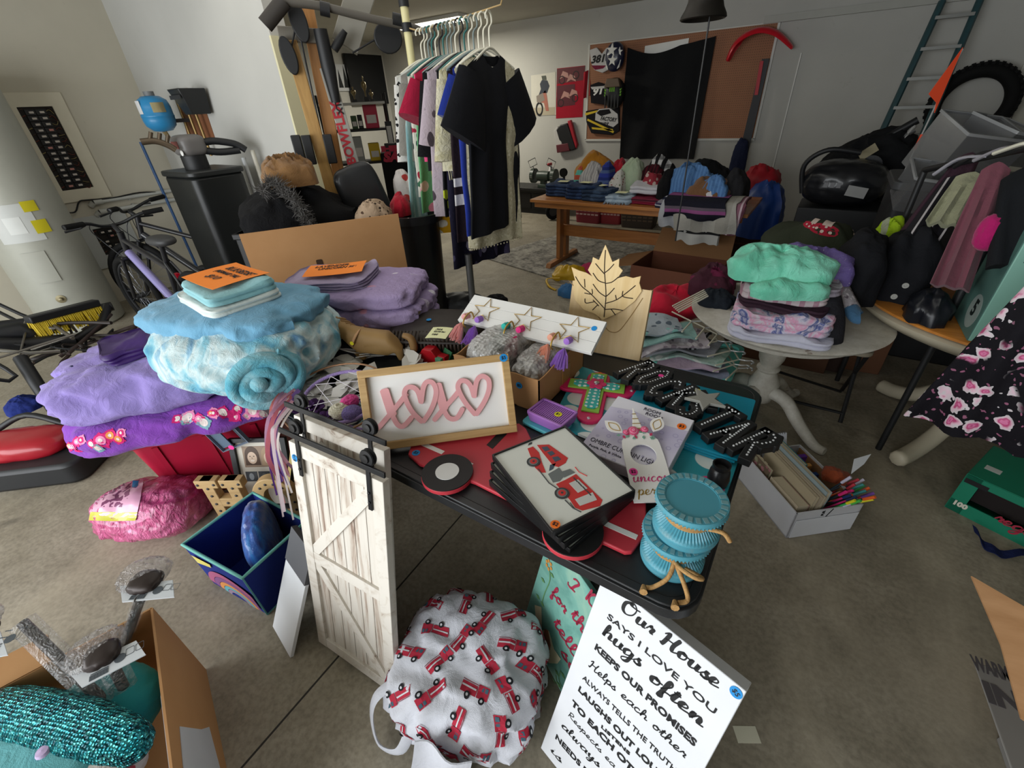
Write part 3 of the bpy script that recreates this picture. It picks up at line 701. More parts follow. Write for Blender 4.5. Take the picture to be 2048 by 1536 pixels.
# purple soap tray on a teal tray
t = thing('tray', 'small teal tray under the lilac soap tray', 'tray', RZ((-.537, .955, .7405), -.12)); G().prism(rrect(.142, .085, .014), 0, .012).part('dish', plain('#59b9c6', .4), t, bev=.003)
t = thing('soap_tray', 'lilac ribbed soap tray with a yellow price dot', 'tray', RZ((-.525, .968, .753), -.12))
g = G(); g.hexa([V((x * .88, y * .88, 0)) for x, y in ((-.066, -.045), (.066, -.045), (.066, .045), (-.066, .045))], [(-.066, -.045, .034), (.066, -.045, .034), (.066, .045, .034), (-.066, .045, .034)])
g.ring(rrect(.134, .092, .008), rrect(.118, .076, .006), .034, .039); lil = plain('#a86fc0', .35)
g.part('dish', lil, t, bev=.002)
g = G()
for k in range(17): g.box(.0028, .07, .0022, (-.052 + k * .0065, 0, .035))
g.part('ribs', lil, t)
sticker(t, .022, .0, .0365, .012, YELLDOT, '$1')

# studded black letter sign
bl, br = hz(1240, 752, .782), hz(1474, 915, .782); dxr = (br - bl).normalized()
Mx = FR(V((bl.x, bl.y, .7752)), dxr, Matrix.Rotation(pi / 2, 3, 'Z') @ dxr)
t = thing('letter_sign', 'black ROCK STAR letter sign set with rhinestones and a silver star', 'sign', Mx)
LT = {'R': [[(0, 0), (0, 1)], [(0, 1), (.45, 1), (.6, .78), (.45, .52), (0, .5)], [(.25, .5), (.65, 0)]], 'O': [[(.32, 0), (.05, .22), (.05, .78), (.32, 1), (.6, .78), (.6, .22), (.32, 0)]],
      'C': [[(.6, .82), (.35, 1), (.06, .75), (.06, .25), (.35, 0), (.6, .18)]], 'K': [[(0, 0), (0, 1)], [(.6, 1), (.05, .45)], [(.2, .55), (.65, 0)]], 'S': [[(.6, .85), (.35, 1), (.06, .8), (.15, .57), (.5, .43), (.6, .2), (.35, 0), (.03, .15)]],
      'T': [[(0, 1), (.7, 1)], [(.35, 1), (.35, 0)]], 'A': [[(0, 0), (.33, 1), (.66, 0)], [(.12, .35), (.54, .35)]]}
Ls = (br - bl).length + .045; hL = .135; adv = Ls / 8
for i, ch in enumerate('ROCKSTAR'):
    g = G(); s_ = G()
    for st in LT[ch]:
        P = [V((i * adv + x * adv * 1.02 - .005, .012 * (i % 2) - .004 + y * hL, 0)) for x, y in st]
        for j in range(len(P) - 1):
            A_, B_ = P[j], P[j + 1]; d = (B_ - A_).normalized(); n_ = V((-d.y, d.x, 0)) * .0155; A_ = A_ - d * .014; B_ = B_ + d * .014
            g.hexa([A_ - n_, B_ - n_, B_ + n_, A_ + n_], [p + V((0, 0, .022 + .0004 * j + .0003 * (i % 2))) for p in (A_ - n_, B_ - n_, B_ + n_, A_ + n_)])
            kk = max(2, int((P[j + 1] - P[j]).length / .0105))
            for q_ in range(kk): p = P[j].lerp(P[j + 1], (q_ + .5) / kk); s_.lathe([(.0034, .0222), (.0026, .0246), (0, .0254)], 7, TR(p.x, p.y))
    lt = g.part('letter_' + ch.lower(), plain('#19191b', .5), t, bev=.002)
    s_.part('rhinestones', plain('#dfe2e4', .15, .3), lt, 0)
G().prism(star(.062, .026), .027, .037, TR(adv * 4.15, hL * .78)).part('silver_star', plain('#a7a69f', .5, .4, bump=.5, bs=300), t, bev=.001)
sticker(t, .09, .1, .0235, .009, PINKDOT); sticker(t, adv * 3.3, hL, .0235, .009, YELLDOT)

# stacked turquoise candle holders
TQ = N('turquoise ribbed'); TQ.p(rough=.45); TQ.col(TQ.mix(TQ.ramp(TQ.noise(30, 4), [(.55, 0.0), (.75, 1.0)]), '#4f97a8', '#6a9299')); TQ = TQ.mat
ROPE = N('jute rope'); ROPE.p(rough=.9); ROPE.col(ROPE.mix(ROPE.noise(160, 2), '#8a6236', '#c79f66')); ROPE.bump(ROPE.noise(200, 2), .6, .003); ROPE = ROPE.mat
cc = hz(1381, 992, .925)
prof = [(.058, 0), (.066, .004), (.067, .010), (.062, .014), (.066, .018), (.067, .022), (.064, .026), (.058, .032), (.046, .044), (.042, .050), (.046, .056), (.058, .068), (.064, .074), (.069, .078), (.07, .084), (.068, .09)]
for i in range(2):
    Mx = RZ((cc.x + (0, -.012)[1 - i] + .004, cc.y + (0, -.012)[1 - i], .7402 + .0915 * i), .3 * i)
    t = thing('candle_holder', ['lower turquoise candle holder, twine bow at its foot', 'upper turquoise candle holder with a dish top and blue price dot'][i], 'candle holder', Mx, 'turquoise candle holders')
    g = G(); k = len(prof)
    def fn(u, v):
        j = min(int(round(v * (k - 1))), k - 1); r_, z_ = prof[j]; a = 2 * pi * u
        if 5 < j < 14: r_ *= 1 + .035 * (1 if int(round(u * 120)) % 2 else -1)
        return V((r_ * cos(a), r_ * sin(a), z_))
    g.grid(120, k - 1, fn, cu=True); g.lathe([(0, .001), (.058, 0)], 60)
    g.part('spool', TQ, t, 60)
    g = G(); g.lathe([(.068, .09), (.0685, .0925), (.051, .0915), (.05, .0835), (0, .083)], 48); g.part('dish', plain('#4f97a8', .35), t, 50)
    g = G()
    for q_ in range(26): a = 2 * pi * q_ / 26; g.box(.013, .0085, .002, (.0595, 0, .0924), Matrix.Rotation(a, 4, 'Z'))
    g.part('rim_tiles', plain('#6f9aa0', .5), t)
    g = G()
    for q_ in range(3): g.tube([(.0455 * cos(2 * pi * j / 28), .0455 * sin(2 * pi * j / 28), .045 + q_ * .005) for j in range(28)], .0036, 6, closed=True)
    R0 = Mx.inverted().to_3x3() @ V((.3, -1, 0)); a0 = atan2(R0.y, R0.x) + (0 if i == 0 else .7)
    Q = Matrix.Rotation(a0, 4, 'Z')
    if i == 0:
        for pts in ([(.047, .0, .05), (.07, .01, .06), (.085, .035, .062), (.078, .05, .055), (.06, .02, .05)], [(.047, .0, .05), (.075, -.01, .03), (.088, -.035, .008), (.092, -.05, .006)], [(.047, 0, .05), (.08, .02, .03), (.10, .03, .008), (.11, .012, .006)]):
            g.tube(cat_rom(pts, 6), .0048, 7, Q)
        for p in ((.094, -.055, .006), (.112, .006, .006)): g.lathe([(.004, -.006), (.0085, .012), (.0, .012)], 8, Q @ TR(*p) @ Matrix.Rotation(1.4, 4, 'Y'))
    else:
        g.tube(cat_rom([(.047, 0, .05), (.07, .02, .052), (.082, .03, .035)], 6), .0048, 7, Q)
    g.part('twine', ROPE, t, 60)
    if i == 1: sticker(t, .012, -.006, .0838, .014, plain('#0f74d0', .6), '$5', rot=-.4)

# small black jar behind them
g = G(); g.lathe([(0, 0), (.024, 0), (.027, .02), (.024, .045), (.019, .052), (.022, .058), (.022, .066), (.0185, .066), (.016, .05), (0, .045)], 24)
p_ = hz(1424, 962, .752); g.solo('candle_jar', plain('#1b1b1d', .3), 'small black jar standing behind the turquoise candle holders', 'jar', M=TR(p_.x + .012, p_.y, .7508))

# cardboard box with bubble wrapped goods
t = thing('cardboard_box', 'small torn cardboard box filled with bubble wrapped goods', 'box', (-.765, 1.165, .7405))
g = G(); bx, by, bh = .175, .165, .125; rq = random.Random(5)
def wall_(a, b, seed):
    def fn(u, v):
        p = V(a).lerp(V(b), u); top_ = bh + .012 * noise.noise(V((u * 5, seed, 0))) - (.03 if seed == 2 and u > .82 else 0); return V((p.x, p.y, v * top_))
    g.sheet(16, 2, fn, .004)
wall_((-bx, -by, 0), (bx, -by, 0), 1); wall_((bx, -by, 0), (bx, by, 0), 2); wall_((bx, by, 0), (-bx, by, 0), 3); wall_((-bx, by, 0), (-bx, -by, 0), 4); g.box(2 * bx, 2 * by, .004, (0, 0, .002))
g.part('carton', CARD, t, 20)
G().box(.002, .055, .075, (bx + .002, .02, .05)).part('packing_tape', plain('#a97b49', .25), t)
sticker(t, 0, 0, 0, .012, BLUEDOT, '$5', M=FR((.10, -by - .0008, .085), (1, 0, 0), (0, 0, 1)))
mm = N('bubble wrap'); mm.p(rough=.12, spec=.8, coat=.5, alpha=.75); v = mm.vor(75, mm.co(), rnd=.3).outputs['Distance']; mm.col(mm.ramp(mm.noise(12, 4), [(.36, '#77736f'), (.55, '#d5d3d0')])); mm.bump(v, 1.0, .006); BUB = mm.mat
for i, (x, y, z_, sx, sy, sz, lb) in enumerate(((-.07, -.02, .03, .19, .26, .17, 'bubble wrapped bundle at the left in the small torn box'), (.09, .0, .02, .13, .28, .14, 'bubble wrapped bundle at the right in the small torn box'))):
    g = G(); g.blob((sx, sy, sz), None, 11 + i, .10, 2.6, 3.2); g.solo('wrapped_bundle', BUB, lb, 'package', 'bubble wrapped goods', TR(-.765 + x, 1.165 + y, .7455 + z_ * .0))

# white hook board with gold stars and tassels
n0, n1 = hz(915, 640, .90), hz(1182, 706, .90); f0 = hz(958, 607, .945)
Mx = FR(n0, n1 - n0, f0 - n0); HL = (n1 - n0).length; HWd = .135
t = thing('hook_board', 'white wooden hook board with gold wire stars and coloured tassels', 'hook board', Mx)
g = G()
for k in range(3): g.box(HL, HWd / 3 - .0012, .016, (HL / 2, HWd / 3 * (k + .5), -.008))
g.part('planks', plain('#e4e3df', .6), t, bev=.001)
rq = random.Random(8)
for k, (x, c1, c2) in enumerate(((.085, '#e2a3a0', '#9a6cc4'), (.255, '#35b5a9', '#e63a86'), (.43, '#eaa88f', '#a374cd'))):
    x = x / .52 * HL
    sg = G().tube([(x + p[0], HWd * .52 + p[1], .003) for p in star(.058, .024, a0=pi / 2 + .1)], .0017, 6, closed=True).part('gold_star', GOLD, t, 60)
    hk = G().tube(cat_rom([(x - .03, .03, .002), (x - .03, .03, .03), (x - .03, -.005, .042), (x - .03, -.03, .03), (x - .03, -.028, .008)], 5), .003, 7).part('hook', GOLD, t, 60)
    for s_, c in enumerate((c1, c2)):
        bx_ = x + (-.05, .012)[s_]
        g = G(); g.lathe([(0, .0), (.011, -.003), (.013, -.018), (.010, -.025), (.012, -.032)], 10, TR(bx_, .0, .03) @ Matrix.Rotation(.9, 4, 'X'))
        for q_ in range(46):
            a = rq.uniform(0, 6.28); r_ = rq.uniform(.004, .036); g.tube([V((bx_, -.018, .018)), V((bx_ + r_ * .6 * cos(a), -.036 - rq.uniform(0, .01), .012 + r_ * .4 * sin(a))), V((bx_ + r_ * cos(a), -.075 - rq.uniform(0, .02), -.002 + r_ * .45 * sin(a)))], .0028, 3)
        g.part('tassel', cloth(c, bump=.2), t, 0)
sticker(t, HL - .03, HWd * .72, .0004, .010, BLUEDOT)

# wooden envelope with cut-out leaf
BR_ = hz(1279, 722, .742); TR_ = hp(1292, 580, BR_, (.92, .39, 0)); TL_ = hz(1135, 560, TR_.z); upv = TR_ - BR_; BL_ = TL_ - upv
Mx = FR(BL_, BR_ - BL_, upv); EW, EH = (BR_ - BL_).length, upv.length
t = thing('wooden_envelope', 'pale wooden envelope holding a cut-out maple leaf with dark veins', 'wall decoration', Mx)
PW = wood('#c7a877', '#d9c094', 2.2, 1, .6, 9); PW2 = wood('#d8b87e', '#e6cc98', 2.2, 1, .6, 9)
G().box(EW, EH, .008, (EW / 2, EH / 2, 0)).box(.012, EH, .022, (.006, EH / 2, -.014)).box(.012, EH, .022, (EW - .006, EH / 2, -.014)).part('panel', PW, t, bev=.001)
P = lambda pts, z_=0: plan(Mx, pts, z_)
g = G(); g.tube([V(p).to_3d() + V((0, 0, .0045)) for p in [tuple(x[:2]) for x in cat_rom(P([(1140, 562), (1163, 590), (1190, 622), (1212, 655), (1225, 664), (1240, 660), (1262, 632), (1286, 596)]), 5)]], .0016, 5); g.part('flap_line', plain('#9a7b4c', .6), t)
leaf = [(1206, 640), (1190, 628), (1168, 620), (1150, 600), (1146, 575), (1150, 560), (1143, 534), (1158, 541), (1172, 545), (1184, 552), (1176, 540), (1184, 524), (1186, 514), (1198, 520), (1204, 505), (1211, 489), (1217, 503), (1225, 524), (1239, 517), (1238, 533), (1246, 541), (1236, 556), (1252, 552), (1266, 556), (1282, 552), (1279, 566), (1284, 582), (1270, 602), (1250, 618), (1232, 628)]
G().prism(P(leaf, .009), .0045, .011).part('leaf', PW2, t, bev=.001)
g = G(); DV = plain('#2f2116', .7)
def vein(pts, r=.0018): g.tube([V(p).to_3d() + V((0, 0, .0113)) for p in [tuple(x[:2]) for x in cat_rom(P(pts, .011), 5)]], r, 5)
for pts in ([(1211, 500), (1209, 540), (1212, 590), (1208, 634)], [(1191, 527), (1200, 538), (1209, 548)], [(1228, 528), (1219, 538), (1209, 546)], [(1186, 546), (1197, 561), (1211, 566)], [(1237, 554), (1224, 564), (1211, 567)], [(1186, 568), (1198, 584), (1211, 593)], [(1229, 576), (1220, 586), (1212, 593)],
            [(1151, 553), (1163, 572), (1182, 588), (1209, 617)], [(1169, 558), (1170, 575)], [(1169, 586), (1184, 588), (1184, 578)], [(1170, 597), (1172, 606), (1190, 603)], [(1186, 600), (1198, 612)], [(1271, 571), (1250, 588), (1232, 600), (1210, 607)], [(1231, 590), (1233, 600)], [(1246, 582), (1246, 593), (1266, 597)], [(1246, 621), (1228, 618), (1208, 619)], [(1222, 618), (1231, 630)], [(1195, 610), (1185, 620)]): vein(pts)
g.part('veins', DV, t, 60)
from mathutils.bvhtree import BVHTree
def crown(n1, seed, p): return noise.noise(V((p.x * n1 + seed * 3.1, p.y * n1 - seed, p.z * n1 + seed * .7)))
def folded(w_, d, h, layers=4, seed=0, M=None, ex=5, groove=.05, amp=.012, g=None, nu=72, sag=.0, mi=0):
    """a folded pile: rounded slab with fold lines round its sides"""
    g = g or G(); nv = max(18, layers * 7 + 10)
    def fn(u, v):
        a = 2 * pi * u; e = 2 / ex
        cx_ = math.copysign(abs(cos(a)) ** e, cos(a)); cy_ = math.copysign(abs(sin(a)) ** e, sin(a))
        if v < .08: k, z_ = v / .08 * .95, 0
        elif v > .74: q = (v - .74) / .26; k = (1 - q) ; z_ = h; k = max(k, 0) * .97
        else:
            q = (v - .08) / .66; z_ = h * q; ph = q * layers; fr = ph - math.floor(ph)
            k = 1 - groove * (abs(2 * fr - 1) ** 3) + .03 * noise.noise(V((cx_ * 2, math.floor(ph) * 5 + seed, cy_ * 2))) - .1 * max(0, q - .85)
        x, y = cx_ * w_ / 2 * k, cy_ * d / 2 * k
        wv = noise.noise(V((x * 7 + seed * 2.3, y * 7, z_ * 8 + seed))); w2 = noise.noise(V((x * 19, y * 19 + seed, z_ * 12)))
        z_ += amp * (wv * 1.3 + w2 * .5) * (1 if v > .7 else .5) + (.02 * h * 0)
        if v > .7: z_ -= sag * (1 - k) + amp * .8 * (1 - abs(wv) * 3)
        x += wv * amp * .6; y += w2 * amp * .8
        return V((x, y, max(z_, 0)))
    return g.grid(nu, nv, fn, M, mi, cu=True)
def wrinkle(g, amp, fr, seed=0, axis=None):
    """add folds to all verts of a builder along approximate normals"""
    c = sum(g.v, V()) / len(g.v)
    for i, p in enumerate(g.v):
        n_ = (p - c).normalized(); q = V(p) * fr
        if axis is not None: q = V((q.x * axis[0], q.y * axis[1], q.z * axis[2]))
        nn = noise.noise(q * .55 + V((seed, seed * 2, 0)) + noise.noise_vector(q * .25) * .5); g.v[i] = p + n_ * amp * (.35 - sqrt(nn * nn + .008) * 2.0)
    return g
def decals(base, M, items, lift=.002):
    """printed motifs laid onto a surface: items (centre, outward n, rotation, scale, shapes); returns builder in the same space"""
    bv = BVHTree.FromPolygons([tuple(p) for p in base.v], base.f); g = G()
    for c, n_, rot, sc, shapes in items:
        n_ = V(n_).normalized(); a = V((0, 0, 1)) if abs(n_.z) < .9 else V((0, 1, 0)); tx = a.cross(n_).normalized(); ty = n_.cross(tx)
        tx, ty = tx * cos(rot) + ty * sin(rot), ty * cos(rot) - tx * sin(rot)
        for k, (x0, y0, x1, y1, mi, *rest) in enumerate(shapes):
            kind = rest[0] if rest else 'r'; nx = max(2, int((x1 - x0) * sc / .012)); ny = max(1, int((y1 - y0) * sc / .012)); miss = set(); vs = []
            if kind == 'r': loc = [(x0 + (x1 - x0) * i / nx, y0 + (y1 - y0) * j / ny) for j in range(ny + 1) for i in range(nx + 1)]
            else: loc = [((x0 + x1) / 2, (y0 + y1) / 2)] + [((x0 + x1) / 2 + (x1 - x0) / 2 * cos(2 * pi * i / 12), (y0 + y1) / 2 + (y1 - y0) / 2 * sin(2 * pi * i / 12)) for i in range(12)]
            for x, y in loc:
                o = V(c) + tx * x * sc + ty * y * sc + n_ * .3; h = bv.ray_cast(o, -n_, .8)
                if h[0] is None: miss.add(len(vs)); vs.append(V()); continue
                vs.append(h[0] + h[1] * (lift + .0004 * k) * (1 if h[1].dot(n_) > 0 else -1))
            if kind == 'r': fs = [(j * (nx + 1) + i, j * (nx + 1) + i + 1, (j + 1) * (nx + 1) + i + 1, (j + 1) * (nx + 1) + i) for j in range(ny) for i in range(nx)]
            else: fs = [(0, i + 1, (i + 1) % 12 + 1) for i in range(12)]
            fs = [f for f in fs if not miss.intersection(f)]
            if miss:
                use = sorted({i for f in fs for i in f}); mp = {i: q for q, i in enumerate(use)}; vs = [vs[i] for i in use]; fs = [[mp[i] for i in f] for f in fs]
            if fs: g.add(vs, fs, M, mi)
    return g
def fitline(g, s_, L, Rr, h, bold=0.0, shear=0.0, mi=0, z=.0008, M=None):
    """one line of block lettering fitted between two points of a face"""
    q = G().text(s_, h * 1.38, None, bold, shear, 'LEFT', ext=.0004)
    x0 = min(p.x for p in q.v); x1 = max(p.x for p in q.v); y0 = min(p.y for p in q.v); y1 = max(p.y for p in q.v)
    L, Rr = V(L).to_3d(), V(Rr).to_3d(); d = Rr - L; Q = TR(L.x, L.y, z) @ Matrix.Rotation(atan2(d.y, d.x), 4, 'Z')
    if M is not None: Q = M @ Q
    return g.add([((p.x - x0) / (x1 - x0) * d.length, (p.y - y0) / (y1 - y0) * h - h / 2, p.z) for p in q.v], q.f, Q, mi)

ORSIGN = plain('#f88a2c', .75)
def price_sheet(M, w_, d, lines, label, sh=.0):
    t = thing('price_sheet', label, 'price sign', M, 'orange paper price signs')
    g = G(); g.sheet(10, 8, lambda u, v: V(((u - .5) * w_, (v - .5) * d, .004 + .007 * ((u - .4) ** 2) * 2 + .003 * sin(v * 3))), .0006); g.part('paper', ORSIGN, t, 60)
    g = G()
    for k, (s_, h, x0, x1) in enumerate(lines): fitline(g, s_, (x0 * w_, d * (.24 - .22 * k)), (x1 * w_, d * (.26 - .22 * k)), h, .0004, .3, z=.0095)
    return g.part('handwriting', INK, t, 0)

e1 = V((.57, .82, 0)).normalized(); e2 = V((-e1.y, e1.x, 0)); ang = atan2(e1.y, e1.x)
TM = FR(V((-2.10, .515, 0)) + e2 * .21, e1, e2)
t = thing('storage_tote', 'red plastic storage tote heaped with purple bedding', 'storage tote', TM)
RT = plain('#9c1330', .4, coat=.1); L_, D_, Hh = .61, .42, .42
g = G(); A_ = rrect(L_ - .09, D_ - .09, .05, 6); B_ = rrect(L_, D_, .05, 6); C_ = rrect(L_ - .012, D_ - .012, .045, 6); k = len(A_)
vs = [(x, y, 0) for x, y in A_] + [(x, y, Hh) for x, y in B_] + [(x, y, Hh) for x, y in C_] + [(x * .98, y * .97, .006) for x, y in A_]
g.add(vs, [list(range(k - 1, -1, -1))] + [(i + o, (i + 1) % k + o, (i + 1) % k + k + o, i + k + o) for o in (0, k, 2 * k) for i in range(k)] + [list(range(3 * k, 4 * k))])
g.part('tub', RT, t, 50)
g = G(); g.ring(rrect(L_ + .035, D_ + .035, .06, 6), rrect(L_ - .002, D_ - .002, .05, 6), Hh - .03, Hh + .004); g.part('rim', RT, t, bev=.004)
for s_ in (-1, 1): G().box(.02, .13, .03, (s_ * (L_ / 2 + .022), 0, Hh - .03)).part('handle', plain('#8a1029', .45), t, bev=.005)
g = G()
for x in (-.2, 0, .2): g.hexa([V((x - .012, -D_ / 2 + .036, .03)), V((x + .012, -D_ / 2 + .036, .03)), V((x + .012, -D_ / 2 + .05, .03)), V((x - .012, -D_ / 2 + .05, .03))], [V((x - .012, -D_ / 2 - .002, Hh - .05)), V((x + .012, -D_ / 2 - .002, Hh - .05)), V((x + .012, -D_ / 2 + .012, Hh - .05)), V((x - .012, -D_ / 2 + .012, Hh - .05))])
g.part('ribs', RT, t)

BM = lambda a, b, z, r=0: RZ(V((-2.10, .515, z)) + e1 * a + e2 * b, ang + r)
g = G(); g.blob((.86, .56, .17), None, 4, .08, 2.0, 4.0, 84, 40); wrinkle(g, .012, 9, 3)
t = thing('comforter', 'bright purple comforter with pink flower border lying lowest on the red tote', 'bedding', BM(-.03, .13, .425, -.04))
cf = g.part('cover', cloth('#7f41a8', bs=18, bump=.45), t, 60)
FLW = [plain('#d51d72', .8), plain('#ef8fb8', .8), plain('#e9d9d4', .8), plain('#7fa9b6', .8), plain('#e8944f', .8)]
rq = random.Random(2); it = []
def flower(mi_a, mi_b): return [(-1, -.35, 1, .35, mi_a, 'o'), (-.35, -1, .35, 1, mi_a, 'o'), (-.8, -.8, .8, .8, mi_a, 'o'), (-.5, -.5, .5, .5, mi_b, 'o'), (-.22, -.22, .22, .22, 2, 'o')]
for k in range(34):
    x = -.40 + .024 * k + rq.uniform(-.01, .01)
    if -.13 < x < .02: continue
    it.append(((x, -.24 + rq.uniform(-.05, .025), .1), (0, -.75, .65), rq.uniform(0, 3), rq.uniform(.016, .032), flower(*rq.choice(((0, 1), (0, 2), (1, 0), (0, 1), (3, 2), (1, 2), (0, 4))))))
decals(g, None, it).part('flower_print', FLW, t, 0)
g = G(); g.blob((.86, .58, .22), None, 9, .10, 2.1, 3.4, 96, 44); wrinkle(g, .022, 8, 5, (1, 2.2, 1))
t = thing('comforter', 'plain lavender comforter folded thick on top of the flowered purple one', 'bedding', BM(-.04, .17, .56, .03))
g.part('cover', cloth('#8d7dbb', bs=16, bump=.4), t, 60)
G().lathe([(.006, 0), (.005, .004), (0, .005)], 10, TR(-.27, -.13, .244)).part('button', plain('#3a3560', .5), t)
g = folded(.46, .26, .055, 3, 3, amp=.02, ex=6)
DP = plain('#35185c', .42, spec=.5, bump=.5, bs=16); g.solo('folded_sheet', DP, 'dark violet satin sheet folded on the lavender comforter', 'bedding', M=BM(-.02, .20, .775, .35))
price_sheet(BM(.10, .02, .80, .42) @ Matrix.Rotation(-.1, 4, 'X'), .25, .17, [('PURPLE BEDSET', .024, -.4, .42), ('SIZE TWIN', .022, -.2, .3)], 'orange paper price sign beside the dark violet sheet')

TD = tiedye(['#3f7ea6', '#5b9db8', '#7db3c2', '#a9c6cc', '#c3d2d2', '#92b6c4', '#5e8fb8', '#bccdd2'], 2.6)
t = thing('comforter', 'huge rolled blue tie dyed comforter on the left end of the black table', 'bedding', RZ((-1.69, .70, .742), .30))
g = G(); g.blob((.66, .54, .27), None, 21, .08, 1.9, 2.8, 110, 50); wrinkle(g, .018, 7, 2, (.6, 2, 2)); g.part('roll', TD, t, 70)
sc_ = t.matrix_world.inverted() @ hz(530, 764, .865); nrm = t.matrix_world.inverted().to_3x3() @ (CAM - hz(530, 764, .865)); QS = FR(sc_ + nrm.normalized() * .0, V((0, 0, 1)).cross(nrm), V((0, 0, 1)))
g = G(); ax = []; rr_ = []
for k in range(64):
    a = k * .28 + 2.2; r_ = .010 + .00135 * k; ax.append((r_ * 1.25 * cos(a), r_ * sin(a), -.004 - .0003 * k + .005 * sin(k * .7))); rr_.append(.026 + .005 * sin(k * .5))
rr_[-1] = rr_[-2] = .012
g.tube(ax, rr_, 10, QS); g.part('rolled_end', tiedye(['#3f86a3', '#5aa3b5', '#7fb5c2', '#a5c6cc'], 6, 'teal dyed cloth'), t, 70)
g = G(); g.blob((.66, .44, .10), TR(-.05, .03, .20), 5, .10, 2.2, 3.4, 80, 30); wrinkle(g, .012, 9, 8); g.part('turned_back_side', cloth('#6a9dba', bs=15, bump=.4), t, 60)
SM = RZ((-1.74, .71, 1.035), -.12)
t = thing('folded_sheets', 'white and pale blue sheet set folded on the blue comforter', 'bedding', SM)
folded(.34, .26, .032, 2, 1, amp=.006, ex=7).part('white_sheet', cloth('#cfd8d4', bs=20, bump=.2), t, 50)
folded(.30, .235, .036, 2, 4, TR(.012, .005, .033), amp=.006, ex=7).part('blue_sheet', cloth('#86b7bd', bs=20, bump=.2), t, 50)
price_sheet(SM @ RZ((-.03, .02, .0715), .05), .27, .20, [('BLUE BEDSET', .030, -.3, .42), ('(MERMAID TAIL)', .026, -.32, .3), ('$10', .032, -.2, .1)], 'orange paper price sign on the white and blue sheets')

LV = printed('#a795bd', ['#c8bdd4', '#a795bd', '#ded9e4', '#a795bd', '#5f9a9c', '#a795bd', '#cf95a8', '#d0bd86'], 11, .34, .85, (1, 1.4, 1), .12, 'lavender unicorn print', .4, .1)
t = thing('comforter', 'pale lavender printed comforter folded in layers at the back left of the table', 'bedding', RZ((-1.66, 1.21, .742), .42))
for k, (sx, sy, sz, x, y, z_, r_) in enumerate(((.56, .40, .075, .05, 0, 0, -.1), (.58, .42, .095, .04, 0, .06, .02), (.58, .41, .085, .01, .0, .14, .06))):
    g = G(); g.blob((sx, sy, sz), RZ((x, y, z_), r_), 31 + k, .08, 2.2, 4.5, 84, 26); wrinkle(g, .010, 8, k, (2, .7, 1)); g.part(['lower_fold', 'middle_fold', 'upper_fold'][k], LV, t, 60)
folded(.36, .28, .06, 5, 8, RZ((-.09, -.03, .205), .1), amp=.014, ex=5, groove=.09).part('folded_sheet', cloth('#9d90ae', bs=20, bump=.4), t, 60)
price_sheet(RZ((-1.72, 1.16, 1.012), .72), .25, .16, [('LAVENDER', .024, -.38, .2), ('UNICORN SET', .024, -.3, .4)], 'orange paper price sign on the lavender printed comforter')

t = thing('packaged_pillow', 'pink pillow in a clear plastic bag on the floor before the red tote', 'pillow', RZ((-2.17, .20, 0), .62, -.38))
mm = N('pink plush in film'); mm.p(rough=.22, spec=.6, coat=.7); mm.col(mm.ramp(mm.noise(7, 4, dist=1), [(.35, '#c23f7a'), (.65, '#e070a3')]))
mm.bump(mm.noise(15, 5, mm.co(scale=(2.5, .8, 1)), 2.0), .9, .03)
g = G(); g.blob((.43, .34, .24), None, 14, .08, 2, 3.0, 72, 36); wrinkle(g, .012, 12, 2, (2, .7, .7)); g.part('pillow', mm.mat, t, 70)
Pi = t.matrix_world.inverted(); pc_ = Pi @ hz(238, 985, .2); pn_ = Pi.to_3x3() @ (CAM - hz(238, 985, .2))
it = [(pc_, pn_, -.35, 1, [(-.07, -.10, .075, .10, 0)]), (pc_, pn_, -.35, 1, [(-.045, -.06, .035, .05, 1), (-.075, -.115, .075, -.08, 2), (.04, .02, .06, .05, 3)])]
decals(g, None, it, .004).part('card_insert', [plain('#d9a3bd', .25, coat=.4), plain('#7a3f63', .3), plain('#b9b53a', .3, coat=.4), plain('#2b86c4', .3)], t, 60)

WL = wood('#a98a5c', '#bd9e6e', 3, 0, .6, 6); l0, l1 = hz(388, 957, .28), hz(592, 952, .28); ld = (l1 - l0).normalized()
LR = FR(V((l0.x, l0.y, .0)), ld, (0, 0, 1))
def bulbs(g, pts):
    for x, y in pts: g.lathe([(.0065, 0), (.0065, .002), (.003, .0045), (0, .005)], 8, TR(x, y, .0205))
def wood_letter(x0, label, draw, dots):
    t = thing('wooden_letter', label, 'letter', LR @ TR(x0, 0) , 'wooden letters'); g = G(); draw(g); g.part('letter', WL, t, bev=.003)
    for q_ in dots: g = G(); bulbs(g, [q_]); g.part('bulb_hole', DGREY, t, 0)
def Hd(g):
    s_ = .052
    for x in (.055, .165): g.box(s_, .28, .04, (x, .14, 0)); [g.box(.098, .045, .0405, (x, y, 0)) for y in (.0226, .2575)]
    g.box(.10, .05, .039, (.11, .145, 0))
wood_letter(0, 'wooden letter H with dark bulb holes behind the blue fabric bin', Hd, [(x, y) for x in (.055, .165) for y in (.05, .095, .14, .19, .235)] + [(x, .258) for x in (.018, .09, .13, .2)] + [(.11, .145)])
wood_letter(.235, 'round wooden letter O between the H and the last letter', lambda g: g.ring(circ(.105, 40, (.10, .142), ry=.14), circ(.052, 40, (.10, .142), ry=.086), -.02, .02), [(.10 + .079 * cos(a), .142 + .113 * sin(a)) for a in [i * pi / 7 for i in range(14)]])
